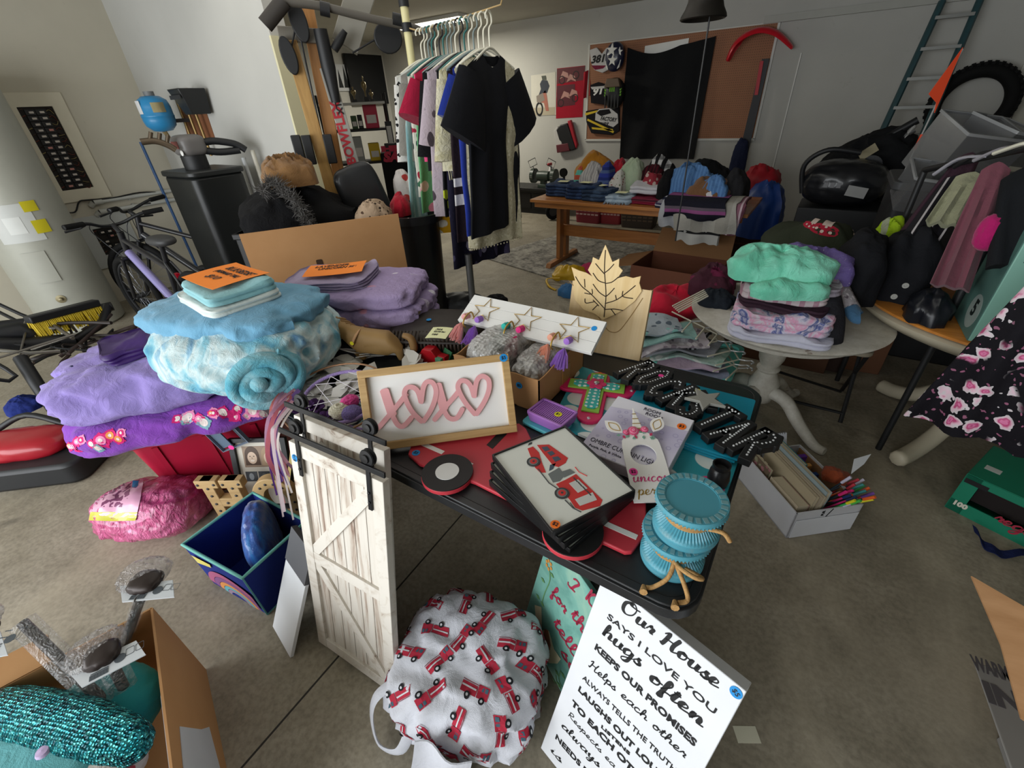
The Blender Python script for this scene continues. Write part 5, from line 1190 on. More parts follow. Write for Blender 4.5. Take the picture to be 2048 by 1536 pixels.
# jerseys and helmets
def jersey(pts, d, base, label, deco, sl=None):
    t = thing('motocross_jersey', label, 'jersey', WFm); P = wpoly(pts, d)
    G().prism(P, d, d + .03).part('body', base, t, bev=.008)
    for f in deco: f(t)
    return t
JW = cloth('#c9c8c8', bs=20, bump=.3); JB = cloth('#1d1c20', bs=20, bump=.3); YEL = plain('#d8b92a', .7)
def num(s_, a, b, h, m, d, bold=.006, shear=.25): return lambda t: fitline_part(t, s_, wq(*a, d), wq(*b, d), h, m, d, bold, shear)
def fitline_part(t, s_, a, b, h, m, d, bold, shear):
    g = G(); fitline(g, s_, a, b, h, bold, shear, z=d + .0315); g.part('number' if s_.isdigit() else 'lettering', m, t, 0)
def patch(pts, m, d, nm='panel', k=.0305): return lambda t: G().prism(wpoly(pts, d), d + k, d + k + .002).part(nm, m, t, 0)
jersey([(1181, 100), (1195, 95), (1205, 108), (1214, 96), (1226, 98), (1218, 140), (1206, 146), (1190, 140), (1183, 124)], .03, JW, 'white motocross jersey with black 381 at the top left of the pegboard', [num('381', (1184, 120), (1212, 116), .095, INK, .03), patch([(1184, 131), (1214, 131), (1208, 137), (1192, 140)], cloth('#7a2440'), .03, 'red_band')])
jersey([(1182, 170), (1198, 164), (1212, 168), (1221, 178), (1214, 210), (1200, 208), (1183, 206)], .03, JB, 'black and white motocross jersey numbered 91 below the 381 jersey', [num('91', (1188, 184), (1208, 180), .10, WHITE, .03), patch([(1183, 174), (1218, 171), (1214, 176), (1186, 179)], JW, .03, 'white_yoke')])
jersey([(1173, 222), (1196, 218), (1240, 214), (1240, 262), (1226, 270), (1184, 266), (1174, 244)], .03, JB, 'black motocross jersey with yellow stripes and FACTORY lettering low on the pegboard',
       [patch([(1172, 226), (1198, 220), (1196, 224), (1173, 231)], YEL, .03, 'yellow_stripe'), patch([(1177, 237), (1230, 262), (1228, 266), (1176, 241)], YEL, .03, 'yellow_stripe'), patch([(1185, 254), (1228, 258), (1226, 262), (1186, 258)], YEL, .03, 'yellow_stripe'),
        patch([(1193, 226), (1200, 218), (1222, 216), (1237, 228), (1238, 246), (1228, 254), (1192, 240)], JW, .03, 'white_panel'), patch([(1195, 226), (1201, 220), (1220, 218), (1224, 226), (1204, 232)], JB, .03, 'black_patch', .033),
        lambda t: (lambda g: g.part('lettering', INK, t, 0))(fitline(G(), 'FACTORY', wq(1203, 236, .03), wq(1236, 240, .03), .055, .003, .25, z=.064)),
        lambda t: (lambda g: g.part('script_lettering', INK, t, 0))(cursive(G(), 'racing', .022, .008, TR(*wq(1198, 248, .03), .063), .0006, .3, .3, width=.17))])
def helmet(px, py, wpx, hpx, label, shell, marks, d=.03):
    cx_, cz_ = wq(px, py, d + .1); a = wq(px - wpx / 2, py, d + .1)[0]; b = wq(px + wpx / 2, py, d + .1)[0]; w_ = b - a; h_ = abs(wq(px, py - hpx / 2, d + .1)[1] - wq(px, py + hpx / 2, d + .1)[1])
    t = thing('motocross_helmet', label, 'helmet', WFm @ TR(cx_, cz_, d))
    g = G(); g.blob((w_, h_, .2), None, 1, .01, 1, 2.3, n=14, flat=False); g.part('shell', shell, t, 60)
    marks(t, w_, h_); return t
SB = plain('#1c2240', .35, coat=.3)
def m1(t, w_, h_):
    for x, y, r_ in ((-.05 * w_, .22 * h_, .30 * w_), (.02 * w_, -.12 * h_, .27 * w_), (.33 * w_, .15 * h_, .2 * w_)): G().prism(star(r_, r_ * .42, a0=1.5), .165, .203 if abs(x) < .2 * w_ else .18, TR(x, y)).part('white_star', WHITE, t, 20)
    for s_ in (-1, 1): G().prism([(s_ * .33 * w_, -.1 * h_), (s_ * .43 * w_, -.12 * h_), (s_ * .36 * w_, -.36 * h_), (s_ * .24 * w_, -.42 * h_), (s_ * .3 * w_, -.3 * h_)], .12, .165).part('white_stripe', WHITE, t, 20)
helmet(1230, 114, 36, 60, 'navy motocross helmet with white stars on the pegboard', SB, m1)
def m2(t, w_, h_):
    GN = plain('#6fae2f', .4);
    for k in (-1, 0, 1): G().box(.018, .12 * h_ * 2, .01, (k * .03, .18 * h_, .2)).part('green_mark', GN, t)
    for s_ in (-1, 1):
        for k in range(3): G().prism([(s_ * .2 * w_, .1 * h_ - .07 * h_ * k), (s_ * .45 * w_, .16 * h_ - .09 * h_ * k), (s_ * .42 * w_, .09 * h_ - .09 * h_ * k), (s_ * .2 * w_, .06 * h_ - .07 * h_ * k)], .1, .175).part('green_stripe', GN, t, 20)
    for k in range(5): G().box(.012, .42 * h_, .02, ((k - 2) * .05, -.25 * h_, .19)).part('face_bar', DGREY, t)
    G().prism([(-.42 * w_, .2 * h_), (.42 * w_, .2 * h_), (.3 * w_, .48 * h_), (-.3 * w_, .48 * h_)], .15, .22).part('visor', plain('#6b5a4a', .5), t, bev=.01)
helmet(1229, 187, 38, 62, 'black and green motocross helmet under the starred one', BLACK, m2)
# red fender, leaning red and black pole with blue cloth
P = cat_rom([(*wq(x, y, .12), .12) for x, y in ((1456, 123), (1478, 88), (1515, 68), (1550, 72), (1583, 98))], 8)
g = G(); k = len(P)
vs = [];
for i, p in enumerate(P):
    q = i / (k - 1); wd = .035 + .05 * sin(pi * q) ** .8; tn = (P[min(i + 1, k - 1)] - P[max(0, i - 1)]).normalized(); nn = V((-tn.y, tn.x, 0))
    for j in range(9): a = pi * (j / 8) - pi / 2; vs.append(p + nn * wd * cos(a) * .8 + V((0, 0, wd * 1.5 * sin(a))))
    for j in range(9): a = pi * ((8 - j) / 8) - pi / 2; vs.append(p + nn * (wd * cos(a) * .8 - .006) + V((0, 0, (wd * 1.5 - .006) * sin(a))))
n_ = 18; fs = [(i * n_ + j, i * n_ + (j + 1) % n_, (i + 1) * n_ + (j + 1) % n_, (i + 1) * n_ + j) for i in range(k - 1) for j in range(n_)] + [list(range(n_ - 1, -1, -1)), [(k - 1) * n_ + j for j in range(n_)]]
g.add(vs, fs).solo('dirt_bike_fender', plain('#d01a2c', .3, coat=.3), 'curved red dirt bike fender on the pegboard top right', 'fender', M=WFm, smooth=60)
t = thing('leaning_board', 'tall narrow black and red board with navy cloth leaning at the pegboard right edge', 'board', WFm)
b0, b1 = wq(1478, 330, .1), wq(1530, 118, .06)
G().hexa([(b0[0] - .05, b0[1] - .7, .14), (b0[0] + .08, b0[1] - .7, .14), (b1[0] + .05, b1[1], .05), (b1[0] - .03, b1[1], .05)], [(b0[0] - .05, b0[1] - .7, .17), (b0[0] + .08, b0[1] - .7, .17), (b1[0] + .05, b1[1], .08), (b1[0] - .03, b1[1], .08)]).part('board', plain('#141318', .5), t)
r0, r1 = wq(1513, 190, .08), wq(1524, 122, .08); G().hexa([(r0[0] - .02, r0[1], .1), (r0[0] + .02, r0[1], .1), (r1[0] + .02, r1[1], .082), (r1[0] - .02, r1[1], .082)], [(r0[0] - .02, r0[1], .115), (r0[0] + .02, r0[1], .115), (r1[0] + .02, r1[1], .095), (r1[0] - .02, r1[1], .095)]).part('red_edge', REDP, t)
g = G(); g.blob((.2, .75, .12), TR(b0[0] + .0, b0[1] - .05, .15), 3, .15, 2.5, 2.6, n=16, flat=False); g.part('navy_cloth', cloth('#20263f'), t, 60)
# posters
def poster(pts, label, base, build, nm='poster'):
    t = thing(nm, label, 'poster', WFm); G().prism(wpoly(pts, .004), .002, .004).part('sheet', base, t, 0); build(t); return t
def wp(pts, m, t, nm, z_=.0045): return G().prism(wpoly(pts, .004), z_, z_ + .0012).part(nm, m, t, 0)
def b1_(t):
    wp([(1064, 216), (1110, 214), (1110, 230), (1064, 231)], plain('#b5ab94', .7), t, 'dusty_ground')
    wp([(1082, 205), (1086, 186), (1091, 180), (1094, 192), (1098, 222), (1092, 222), (1088, 206)], plain('#b0705f', .7), t, 'orange_trousers', .006)
    wp([(1074, 200), (1082, 178), (1080, 168), (1084, 160), (1095, 161), (1099, 172), (1094, 186), (1084, 186)], plain('#3a3f49', .7), t, 'dark_jacket', .006); wp([(1083, 152), (1092, 151), (1093, 160), (1085, 160)], plain('#55584f', .7), t, 'cap', .007)
    c = wq(1079, 218, .004); G().ring(circ(.07, 24, c, ry=.1), circ(.045, 24, c, ry=.07), .006, .0075).part('motorcycle_wheel', INK, t, 0)
    wp([(1073, 192), (1086, 186), (1090, 200), (1080, 206), (1074, 204)], plain('#8d8378', .7), t, 'motorcycle_body', .0065)
poster([(1062, 151), (1111, 144), (1112, 230), (1063, 232)], 'pale poster of a motocross rider standing by a bike on the back wall', plain('#cfccbf', .6), b1_)
def b2_(t):
    wp([(1114, 138), (1170, 132), (1168, 160), (1114, 168)], plain('#5f2028', .5), t, 'dark_photo'); wp([(1114, 172), (1150, 168), (1150, 210), (1114, 214)], plain('#571a26', .5), t, 'dark_photo', .005)
    for k, (x, y) in enumerate(((1128, 150), (1142, 156), (1130, 190), (1146, 186))): wp([(x - 9, y + 9), (x - 2, y - 8), (x + 8, y - 4), (x + 10, y + 7), (x, y + 3)], plain('#b98a80', .5), t, 'rider', .0062)
    for x, y in ((1152, 150), (1122, 206), (1150, 196), (1124, 160)): c = wq(x, y, .004); G().ring(circ(.055, 20, c), circ(.04, 20, c), .0066, .0075).part('motorcycle_wheel', plain('#2a1216', .5), t, 0)
poster([(1114, 137), (1170, 131), (1165, 234), (1112, 237)], 'glossy dark red motocross poster beside the pale rider poster', plain('#a41d30', .25, coat=.4), b2_)
G().sheet(10, 14, lambda u, v: V((wq(1166 + 12 * u, 150, .06)[0] + .02 * v, wq(1170, 145 + 52 * v, .06)[1] + .04 * u, .03 + .025 * sin(u * 5 + v * 2))), .003).solo('red_bandana', cloth('#a8202f', bs=20), 'small red cloth pinned between the red poster and the pegboard', 'cloth', M=WFm, smooth=60)
# red, black and white jersey bag under the posters
t = thing('sports_bag', 'red, black and white bag hanging on the wall beneath the red poster', 'bag', WFm)
G().prism(wpoly([(1112, 260), (1120, 250), (1134, 246), (1152, 298), (1142, 302), (1118, 280)], .08), .02, .08).part('black_side', BLACK, t, bev=.015); G().prism(wpoly([(1134, 242), (1141, 240), (1154, 290), (1151, 298)], .08), .02, .075).part('red_side', plain('#a31c2b', .5), t, bev=.01)
G().prism(wpoly([(1106, 262), (1114, 252), (1124, 292), (1110, 292)], .08), .02, .06).part('white_side', plain('#bfbdb9', .6), t, bev=.01); G().prism(wpoly([(1112, 290), (1136, 286), (1140, 302), (1114, 306)], .08), .02, .085).part('dark_red_base', plain('#5a1f28', .6), t, bev=.01)

y0 = 6.85; p0, p1 = hy(1030, 372, y0), hy(1112, 372, y0)
t = thing('work_bench', 'black work bench carrying the bench grinder at the back wall', 'bench', (p0.x * .5 + p1.x * .5, y0 + .12, 0)); bw = p1.x - p0.x + .25; bz = p0.z
G().box(bw, .5, .04, (0, 0, bz - .02)).part('top', BLACK, t, bev=.004); G().box(bw - .06, .44, bz - .04, (0, 0, (bz - .04) / 2)).part('cabinet', BLACK, t, bev=.006)
for k in range(2): G().box(bw * .42, .01, bz * .6, ((k - .5) * bw * .46, -.226, bz * .5)).part('door', BLACKM, t, bev=.003)
gc = hy(1086, 340, y0); GRN_ = plain('#38443c', .4)
t = thing('bench_grinder', 'grey green bench grinder with wire eye shields on the black bench', 'grinder', (gc.x, y0 + .02, bz))
Qx = Matrix.Rotation(pi / 2, 4, 'Y'); zc = .17
G().box(.16, .14, .05, (0, 0, .025)).box(.08, .1, .08, (0, 0, .08)).part('base', GRN_, t, bev=.006); G().lathe([(.05, -.12), (.075, -.1), (.08, 0), (.075, .1), (.05, .12)], 20, TR(0, 0, zc) @ Qx).part('motor', GRN_, t)
for s_ in (-1, 1):
    wg = G().cyl(.10, -.022, .022, 26, TR(s_ * .19, 0, zc) @ Qx).part('grinding_wheel', plain('#7d7d7a', .9), t); G().lathe([(.112, -.03), (.112, .03)], 24, TR(s_ * .19, .012, zc) @ Qx).part('wheel_guard', GRN_, t)
    g = G(); q = TR(s_ * .17, -.06, zc + .2) @ Matrix.Rotation(s_ * .4, 4, 'Y'); g.tube([(-.07, 0, -.05), (.07, 0, -.05), (.07, 0, .05), (-.07, 0, .05)], .006, 6, q, closed=True); g.tube([(s_ * .15, -.02, zc + .08), (s_ * .17, -.06, zc + .15)], .006, 6); g.part('eye_shield', BLACK, t)
t = thing('white_spray_gun', 'small white and red spray bottle standing on the back bench', 'bottle', (gc.x + .02, y0 + .22, bz))
G().lathe([(.04, 0), (.045, .02), (.045, .2), (.02, .27), (.02, .3)], 14).part('bottle', WHITE, t); G().box(.03, .12, .04, (0, -.03, .325)).part('trigger_head', REDP, t, bev=.006)
pc = hy(1128, 352, 6.5); t = thing('wheel_stand', 'small black stand with a round wheel beside the denim pile', 'tool stand', (pc.x, 6.5, 0))
hz0 = hy(1128, 368, 6.5).z; G().tube([(0, 0, 0), (0, 0, hz0 + .1)], .02, 8).tube([(-.12, 0, hz0 - .1), (0, 0, hz0 + .05), (.12, 0, hz0 - .12)], .014, 7).part('post', BLACK, t); G().lathe([(0, -.02), (.06, -.02), (.06, .02), (0, .02)], 18, TR(0, -.02, hz0 + .16) @ Matrix.Rotation(pi / 2, 4, 'X')).part('wheel', RUBBER, t)
for k, (px, py, yy, s_, c, lb) in enumerate(((1170, 448, 5.75, (.42, .3, .26), '#7a2530', 'dark red storage crate standing under the denim end of the table'), (1215, 450, 5.85, (.34, .3, .28), '#8d2a30', 'red box with a pale side under the long table'), (1268, 458, 5.75, (.5, .34, .22), '#3d332a', 'brown woven basket under the middle of the long table'))):
    p_ = hz(px, py, 0); t = thing(('storage_crate', 'red_box', 'woven_basket')[k], lb, ('crate', 'box', 'basket')[k], RZ((p_.x, max(p_.y, 5.5) + .2, 0), .05 * k))
    g = G(); A_ = rrect(s_[0] * .9, s_[1] * .9, .04); B_ = rrect(s_[0], s_[1], .04); n_ = len(A_); g.add([(x, y, 0) for x, y in A_] + [(x, y, s_[2]) for x, y in B_] + [(x * .94, y * .94, s_[2]) for x, y in B_] + [(x * .94, y * .94, .02) for x, y in A_], [list(range(n_ - 1, -1, -1))] + [(i + o, (i + 1) % n_ + o, (i + 1) % n_ + n_ + o, i + n_ + o) for o in (0, n_, 2 * n_) for i in range(n_)] + [list(range(3 * n_, 4 * n_))]); g.part('body', plain(c, .6), t)
    g = G(); [g.box(s_[0] * .11, .006, .02, ((j - 2.5) * s_[0] * .15, -s_[1] / 2 - .0, z_)) for j in range(6) for z_ in (s_[2] * .5, s_[2] * .7)]; g.part('slots', plain('#b99a96' if k < 2 else '#5d4c3a', .6), t)
for k, (px, py) in enumerate(((1100, 442), (1360, 470))):
    p_ = hz(px, py, 0); t = thing('rubber_tyre', ('rubber wheel standing at the dark bench left of the table leg', 'rubber wheel standing behind the draped clothes under the table')[k], 'spare wheel', (p_.x, p_.y + .1, .13)); Q = Matrix.Rotation(pi / 2, 4, 'Y') @ Matrix.Rotation(.6, 4, 'X')
    G().tube([(.1 * cos(a), .1 * sin(a), 0) for a in [2 * pi * i / 26 for i in range(26)]], .03, 9, Q, closed=True).part('tyre', RUBBER, t, 60); G().cyl(.075, -.012, .012, 20, Q).part('hub', DGREY, t)

mm = N('faded rug'); mm.p(rough=.95); v = mm.vor(7, mm.co(), 'DISTANCE_TO_EDGE'); n1 = mm.noise(6, 6, rough=.75); n2 = mm.noise(28, 4)
mm.col(mm.mix(mm.ramp(mm.math('ADD', mm.math('MULTIPLY', n1, .7), mm.math('MULTIPLY', n2, .3)), [(.4, 0.0), (.58, 1.0)]), '#5a5854', '#a9a59b')); mm.bump(n2, .3, .004)
R0, R1, R2 = hz(966, 516), hz(1098, 556), hz(1012, 462); rx = (R1 - R0).normalized(); ry = V((-rx.y, rx.x, 0))
G().box(2.6, 1.75, .012, (1.3, .875, .006)).solo('area_rug', mm.mat, 'faded grey and cream patterned rug under the long pine table', 'rug', M=FR(R0, rx, ry))
PINE = wood('#9a5f2b', '#b97a3e', 2.5, 0, .4, 10, coat=.15); PINEV = wood('#95602f', '#b0743c', 2.5, 2, .4, 10, coat=.15)
OX = -1.52; OY = 4.62
t = thing('trestle_table', 'long orange pine trestle table covered with folded jeans and clothes', 'table', (OX, OY, 0))
g = G()
for k in range(5): g.box(2.1, .158, .03, (0, -.324 + .162 * k, .725))
g.part('top', PINE, t, bev=.004); G().box(2.02, .03, .05, (0, -.36, .685)).part('apron', PINE, t, bev=.003); G().box(.1, .7, .05, (-.9, 0, .685)).box(.1, .7, .05, (.75, 0, .685)).part('battens', PINEV, t, bev=.003)
for x in (-.86, .74):
    for dy in (-.075, .075): G().box(.045, .085, .60, (x, dy, .36)).part('leg', PINEV, t, bev=.003)
    G().hexa([(x - .03, -.36, 0.012), (x + .03, -.36, .012), (x + .03, .36, .012), (x - .03, .36, .012)], [(x - .03, -.33, .06), (x + .03, -.33, .06), (x + .03, .33, .06), (x - .03, .33, .06)]).part('foot', PINEV, t, bev=.005)
G().box(1.75, .035, .12, (-.06, 0, .36)).part('stretcher', PINE, t, bev=.003)
for x in (-.9, .78): G().box(.03, .07, .05, (x, 0, .36)).part('wedge', PINE, t, bev=.003)

# folded jeans with notes
DN = [cloth('#26344f', '#35486a', 9, bs=24, bump=.4, weave=500), cloth('#22304c', '#31456a', 9, bs=24, bump=.4, weave=500), cloth('#2a3950', '#41546f', 9, bs=24, bump=.4, weave=500), cloth('#1f2838', '#2c3648', 9, bs=24, bump=.4, weave=500), cloth('#8ba0b3', '#a9bac8', 9, bs=24, bump=.4, weave=500), cloth('#1b1f2a', bs=24)]
def ontable(px, py, dy=0, z_=.741):
    p = hz(px, py, z_); return V((p.x, p.y + dy, z_))
def pile(name, px, py, size, mat, label, cat, layers=4, seed=0, rz=0.0, note=None, group=None, z_=.741, dy=None, amp=.014):
    p = ontable(px, py, size[1] / 2 if dy is None else dy, z_); t = thing(name, label, cat, RZ(p, rz), group)
    folded(size[0], size[1], size[2], layers, seed, amp=amp, ex=5, groove=.07).part('stack', mat, t, 60)
    if note: G().box(.11, .09, .002, (note[0], note[1], size[2] + .012), Matrix.Rotation(note[2], 4, 'Z')).part('price_note', NOTE, t)
    return t
pile('jeans_stack', 1112, 394, (.32, .42, .12), DN[0], 'folded dark blue jeans leftmost on the pine table, note on top', 'folded jeans', 4, 1, -.05, (-.0, -.05, .2), 'folded jeans on the pine table')
pile('jeans_stack', 1153, 400, (.34, .44, .13), DN[1], 'second stack of dark jeans from the table left end', 'folded jeans', 4, 2, .05, (.02, -.04, -.1), 'folded jeans on the pine table')
pile('jeans_stack', 1187, 404, (.30, .42, .11), DN[2], 'third stack of jeans, next to the pale denim shorts', 'folded jeans', 3, 3, -.1, (-.02, .0, -.4), 'folded jeans on the pine table')
pile('jeans_stack', 1212, 380, (.32, .3, .13), DN[3], 'near black jeans with a white note behind the pale denim shorts', 'folded jeans', 3, 4, .1, (-.03, -.05, .3), 'folded jeans on the pine table', dy=.16)
pile('jeans_stack', 1255, 384, (.34, .3, .15), DN[3], 'dark folded jeans with a note behind the white shirts', 'folded jeans', 3, 6, -.1, (-.04, .02, -.2), 'folded jeans on the pine table', dy=.2)
pile('jeans_stack', 1290, 380, (.3, .3, .15), DN[5], 'black folded jeans right of the pale denim, no note', 'folded jeans', 3, 7, .1, None, 'folded jeans on the pine table', dy=.24)
t = pile('denim_shorts', 1231, 408, (.27, .26, .07), DN[4], 'frayed pale blue denim shorts at the front edge of the pine table', 'shorts', 2, 5, .12, (.0, .02, -.05), amp=.02)
rq = random.Random(9); g = G(); [g.tube([(-.125 + .25 * i / 26, -.12, .02), (-.125 + .25 * i / 26 + rq.uniform(-.01, .01), -.15 - rq.uniform(0, .03), .004)], .003, 4) for i in range(27)]; g.part('frayed_hem', DN[4], t, 0)
pile('shirt_stack', 1288, 410, (.36, .34, .06), stripes([(0, '#7d1f38'), (.4, '#9c2a45'), (.55, '#5d2a36'), (.8, '#6b3040')], .05), 'crimson and plum shirts folded at the front edge of the pine table', 'folded shirts', 3, 8)
pile('shirt_stack', 1291, 388, (.34, .30, .07), cloth('#c7c6cc', bs=20), 'white folded shirts lying on the crimson shirts', 'folded shirts', 2, 9, z_=.815, dy=.12)
def crumple(size, seed, n=40, m=18, rid=.2, fr=2.6, g=None, M=None, irr=.22, p=2.8):
    """crumpled cloth: irregular outline, sharp soft folds, resting on z=0"""
    g = g or G(); sx, sy, sz = size; mx = max(sx, sy); vs = []; fs = []
    for j in range(m + 1):
        r_ = j / m
        for i in range(n):
            a = 2 * pi * i / n; ca, sa = cos(a), sin(a)
            rim = 1 + irr * noise.noise(V((ca * 1.3, sa * 1.3, seed * 1.7))) + irr * .5 * noise.noise(V((ca * 3.4, sa * 3.4, seed)))
            e = max(abs(ca), abs(sa)) ** .45; x = sx / 2 * r_ * rim * ca / e; y = sy / 2 * r_ * rim * sa / e
            q = V((x / mx * fr * 1.6, y / mx * fr, seed * 2.1)); q = q + noise.noise_vector(q * 1.1) * .7
            n1 = noise.noise(q); n2 = noise.noise(q * 2.3 + V((3, 1, 2))); pr = max(0, 1 - r_ ** p) ** .5
            am = min(sz, .55 * min(sx, sy)) * rid
            z_ = sz * pr * (.9 + .2 * noise.noise(V((x / mx * 2, y / mx * 2, seed)))) + am * (.35 - sqrt(n1 * n1 + .006) * 2.0 + .4 * (.2 - abs(n2))) * (pr ** .4)
            n3 = noise.noise(V((ca * 2, sa * 2, z_ / mx * 5 + seed))); x += ca * n3 * mx * .06; y += sa * n3 * mx * .06
            bul = 1 + .10 * sin(min(1, (1 - r_) * 4) * pi) * (1 if r_ > .7 else 0)
            vs.append(V((x * bul, y * bul, max(z_, 0 if j == m else .002))))
    for j in range(m):
        for i in range(n):
            f = (j * n + i, (j + 1) * n + i, (j + 1) * n + (i + 1) % n, j * n + (i + 1) % n)
            fs.append(f)
    fs.append([m * n + i for i in range(n - 1, -1, -1)])
    return g.add(vs, fs, M)
def lump(name, px, py, size, mat, label, cat, seed, rz=0.0, z_=.741, dy=0.0, amp=.16, ex=2.4, group=None, wr=.012, d=None, fr=2.6, n=16):
    p = ontable(px, py, dy, z_) if d is None else hd(px, py, d)
    return crumple(size, seed, fr=fr).solo(name, mat, label, cat, group, M=RZ(p, rz), smooth=70)
def heap(name, pxl, pxr, ytop, Y, z0, sy, mat, label, seed, cat='clothing', group=None, rz=0.0, rid=.22, fr=2.6, irr=.22, p=2.8):
    """crumpled thing at depth Y whose sides and top are read from the photograph"""
    a, b = hy(pxl, ytop + 20, Y), hy(pxr, ytop + 20, Y); tp = hy((pxl + pxr) / 2, ytop, Y)
    return crumple((b.x - a.x, sy, max(.05, tp.z - z0)), seed, rid=rid, fr=fr, irr=irr, p=p).solo(name, mat, label, cat, group, M=RZ(((a.x + b.x) / 2, Y, z0), rz), smooth=70)
GP = 'clothes heaped at the back of the pine table'; CH = 'clothes_heap'
heap(CH, 1156, 1236, 296, 4.86, .741, .3, cloth('#a8701f', bs=14, bump=.5), 'mustard yellow jumper topmost at the left of the clothes heap', 41, group=GP)
heap(CH, 1163, 1212, 318, 4.72, .741, .26, stripes([(0, '#b9b6b4'), (.5, '#9f9c9c')], .03, 0), 'white and grey ribbed tops below the mustard jumper', 42, group=GP, irr=.1)
heap(CH, 1202, 1230, 316, 4.70, .741, .24, stripes([(0, '#2f3c8f'), (.4, '#4d5f8a'), (.7, '#24306e')], .09), 'royal blue top beside the white ribbed tops', 43, group=GP, irr=.1)
heap(CH, 1218, 1254, 313, 4.88, .741, .24, cloth('#a8192c'), 'bright red top between the blue and mint clothes', 44, group=GP)
heap(CH, 1237, 1292, 309, 4.78, .741, .28, cloth('#9fb095', '#b3c0a6', 4), 'pale mint green jumper in the middle of the clothes heap', 45, group=GP)
heap(CH, 1222, 1252, 336, 4.64, .741, .2, printed('#c4c1ba', ['#8f4a4a', '#c4c1ba', '#6b7a5a'], 30, .3), 'cream floral top in front of the red top', 46, group=GP)
heap(CH, 1284, 1334, 322, 4.82, .741, .26, stripes([(0, '#4d1420'), (.5, '#2a1015')], .035, 0), 'maroon checked shirt in the clothes heap', 47, group=GP)
heap(CH, 1296, 1354, 305, 4.93, .741, .22, plaid('#c3c3c3', '#1b1b1d', '#1b1b1d', .075), 'black and white checked shirt at the back of the heap', 48, group=GP)
heap(CH, 1284, 1328, 340, 4.68, .741, .22, printed('#8f2f3a', ['#b9a59c', '#8f2f3a', '#a33340'], 22, .4), 'red and cream patterned top by the white shirts', 49, group=GP)
heap(CH, 1151, 1169, 328, 4.74, .741, .14, stripes([(0, '#5fae9f'), (.5, '#b4543f')], .09), 'small teal and orange top at the left end of the heap', 50, group=GP)

# right hand heap draped over the table end
GQ = 'clothes draped over the right of the pine table'
def drape(name, pxl, pxr, yt, yb, mat, label, seed, yoff=0.0, t_=.02, fold=.02):
    """cloth hanging over the table's front edge"""
    a, b = hy(pxl, yt, OY - .42 - yoff), hy(pxr, yt, OY - .42 - yoff); zb_ = hy((pxl + pxr) / 2, yb, OY - .42 - yoff).z; zt2 = .80 + yoff * .3
    def fn(u, v):
        x = a.x + (b.x - a.x) * u; f_ = fold * sin(u * 9 + seed) * v + .012 * noise.noise(V((u * 3, v * 3, seed)))
        if v < .3: q = v / .3; return V((x, OY - .42 - yoff + .32 * (1 - q) + f_ * .3, zt2 + .05 * sin(q * pi) * .3))
        q = (v - .3) / .7; return V((x + .02 * sin(v * 4 + seed), OY - .435 - yoff + f_ - .02 * sin(q * pi), zt2 + (zb_ - zt2) * q + .03 * noise.noise(V((u * 4, seed, 0))) * q))
    return G().sheet(36, 26, fn, t_).solo(name, mat, label, 'clothing', GQ, smooth=70)
mm = N('black lace band'); mm.p(rough=.9); z_ = mm.sep()[2]; vv = mm.vor(22).outputs['Distance']; band = mm.math('MULTIPLY', mm.math('GREATER_THAN', z_, .10), mm.math('LESS_THAN', z_, .24)); mm.col(mm.mix(mm.math('MULTIPLY', band, mm.math('GREATER_THAN', vv, .3)), '#b5b4b0', '#141416')); LACE = mm.mat
drape('draped_garment', 1366, 1456, 425, 486, LACE, 'white garment with black lace band hanging lowest over the pine table edge', 1, .02)
drape('draped_garment', 1326, 1372, 420, 452, cloth('#a9abb0'), 'pale grey garment hanging at the left of the lace banded one', 2, .03)
drape('draped_garment', 1352, 1476, 420, 462, stripes([(0, '#a9a69e'), (.5, '#9b988f')], .2, 0), 'light grey cardigan draped above the lace banded garment', 4, .075)
drape('draped_garment', 1330, 1452, 405, 435, stripes([(0, '#1a1a26'), (.55, '#8d4f80'), (.8, '#5f5560')], .11, 2), 'navy and violet striped garment draped at the front', 5, .11)
drape('draped_garment', 1462, 1490, 410, 470, stripes([(0, '#8f6473'), (.4, '#c9b3bb'), (.6, '#6d4350')], .07, 0), 'pink and plum garment hanging at the right end of the pine table', 7, .05)
SW_ = stripes([(0, '#4f76a8'), (.55, '#5d86b8')], .03, 0, bump=.5)
heap(CH, 1318, 1374, 388, 4.40, .741, .4, stripes([(0, '#23263a'), (.3, '#b9b9bd'), (.45, '#3a3550'), (.7, '#8d8a93')], .06), 'striped navy tops low in the right hand heap', 61, group=GQ, irr=.1)
heap(CH, 1346, 1482, 378, 4.42, .741, .42, printed('#6d6470', ['#c5bfc4', '#8f5f80', '#4a4450'], 18, .4), 'grey and pink mixed tops low in the right hand heap', 62, group=GQ, irr=.1)
heap(CH, 1340, 1436, 322, 4.52, .80, .34, SW_, 'blue ribbed sweater on top of the right hand heap', 63, group=GQ, irr=.3, rid=.3)
heap(CH, 1322, 1356, 332, 4.50, .78, .36, cloth('#121214'), 'black top at the left of the blue ribbed sweater', 64, group=GQ)
heap(CH, 1384, 1462, 352, 4.34, .80, .26, cloth('#735238'), 'tan brown top below the blue ribbed sweater', 65, group=GQ, irr=.3)
heap(CH, 1372, 1482, 314, 4.78, .741, .3, cloth('#131416'), 'black jumper behind the blue ribbed sweater', 66, group=GQ)
heap(CH, 1452, 1502, 330, 4.55, .741, .4, cloth('#27272a'), 'charcoal jacket at the right end of the heap', 67, group=GQ, irr=.1)
heap(CH, 1402, 1456, 344, 4.30, .84, .2, SW_, 'blue ribbed sleeve hanging right of the blue sweater', 68, group=GQ, irr=.35)
heap(CH, 1405, 1432, 366, 4.26, .82, .12, cloth('#c9c6c8'), 'white top showing between the blue sweater and the tan top', 69, group=GQ, irr=.3)
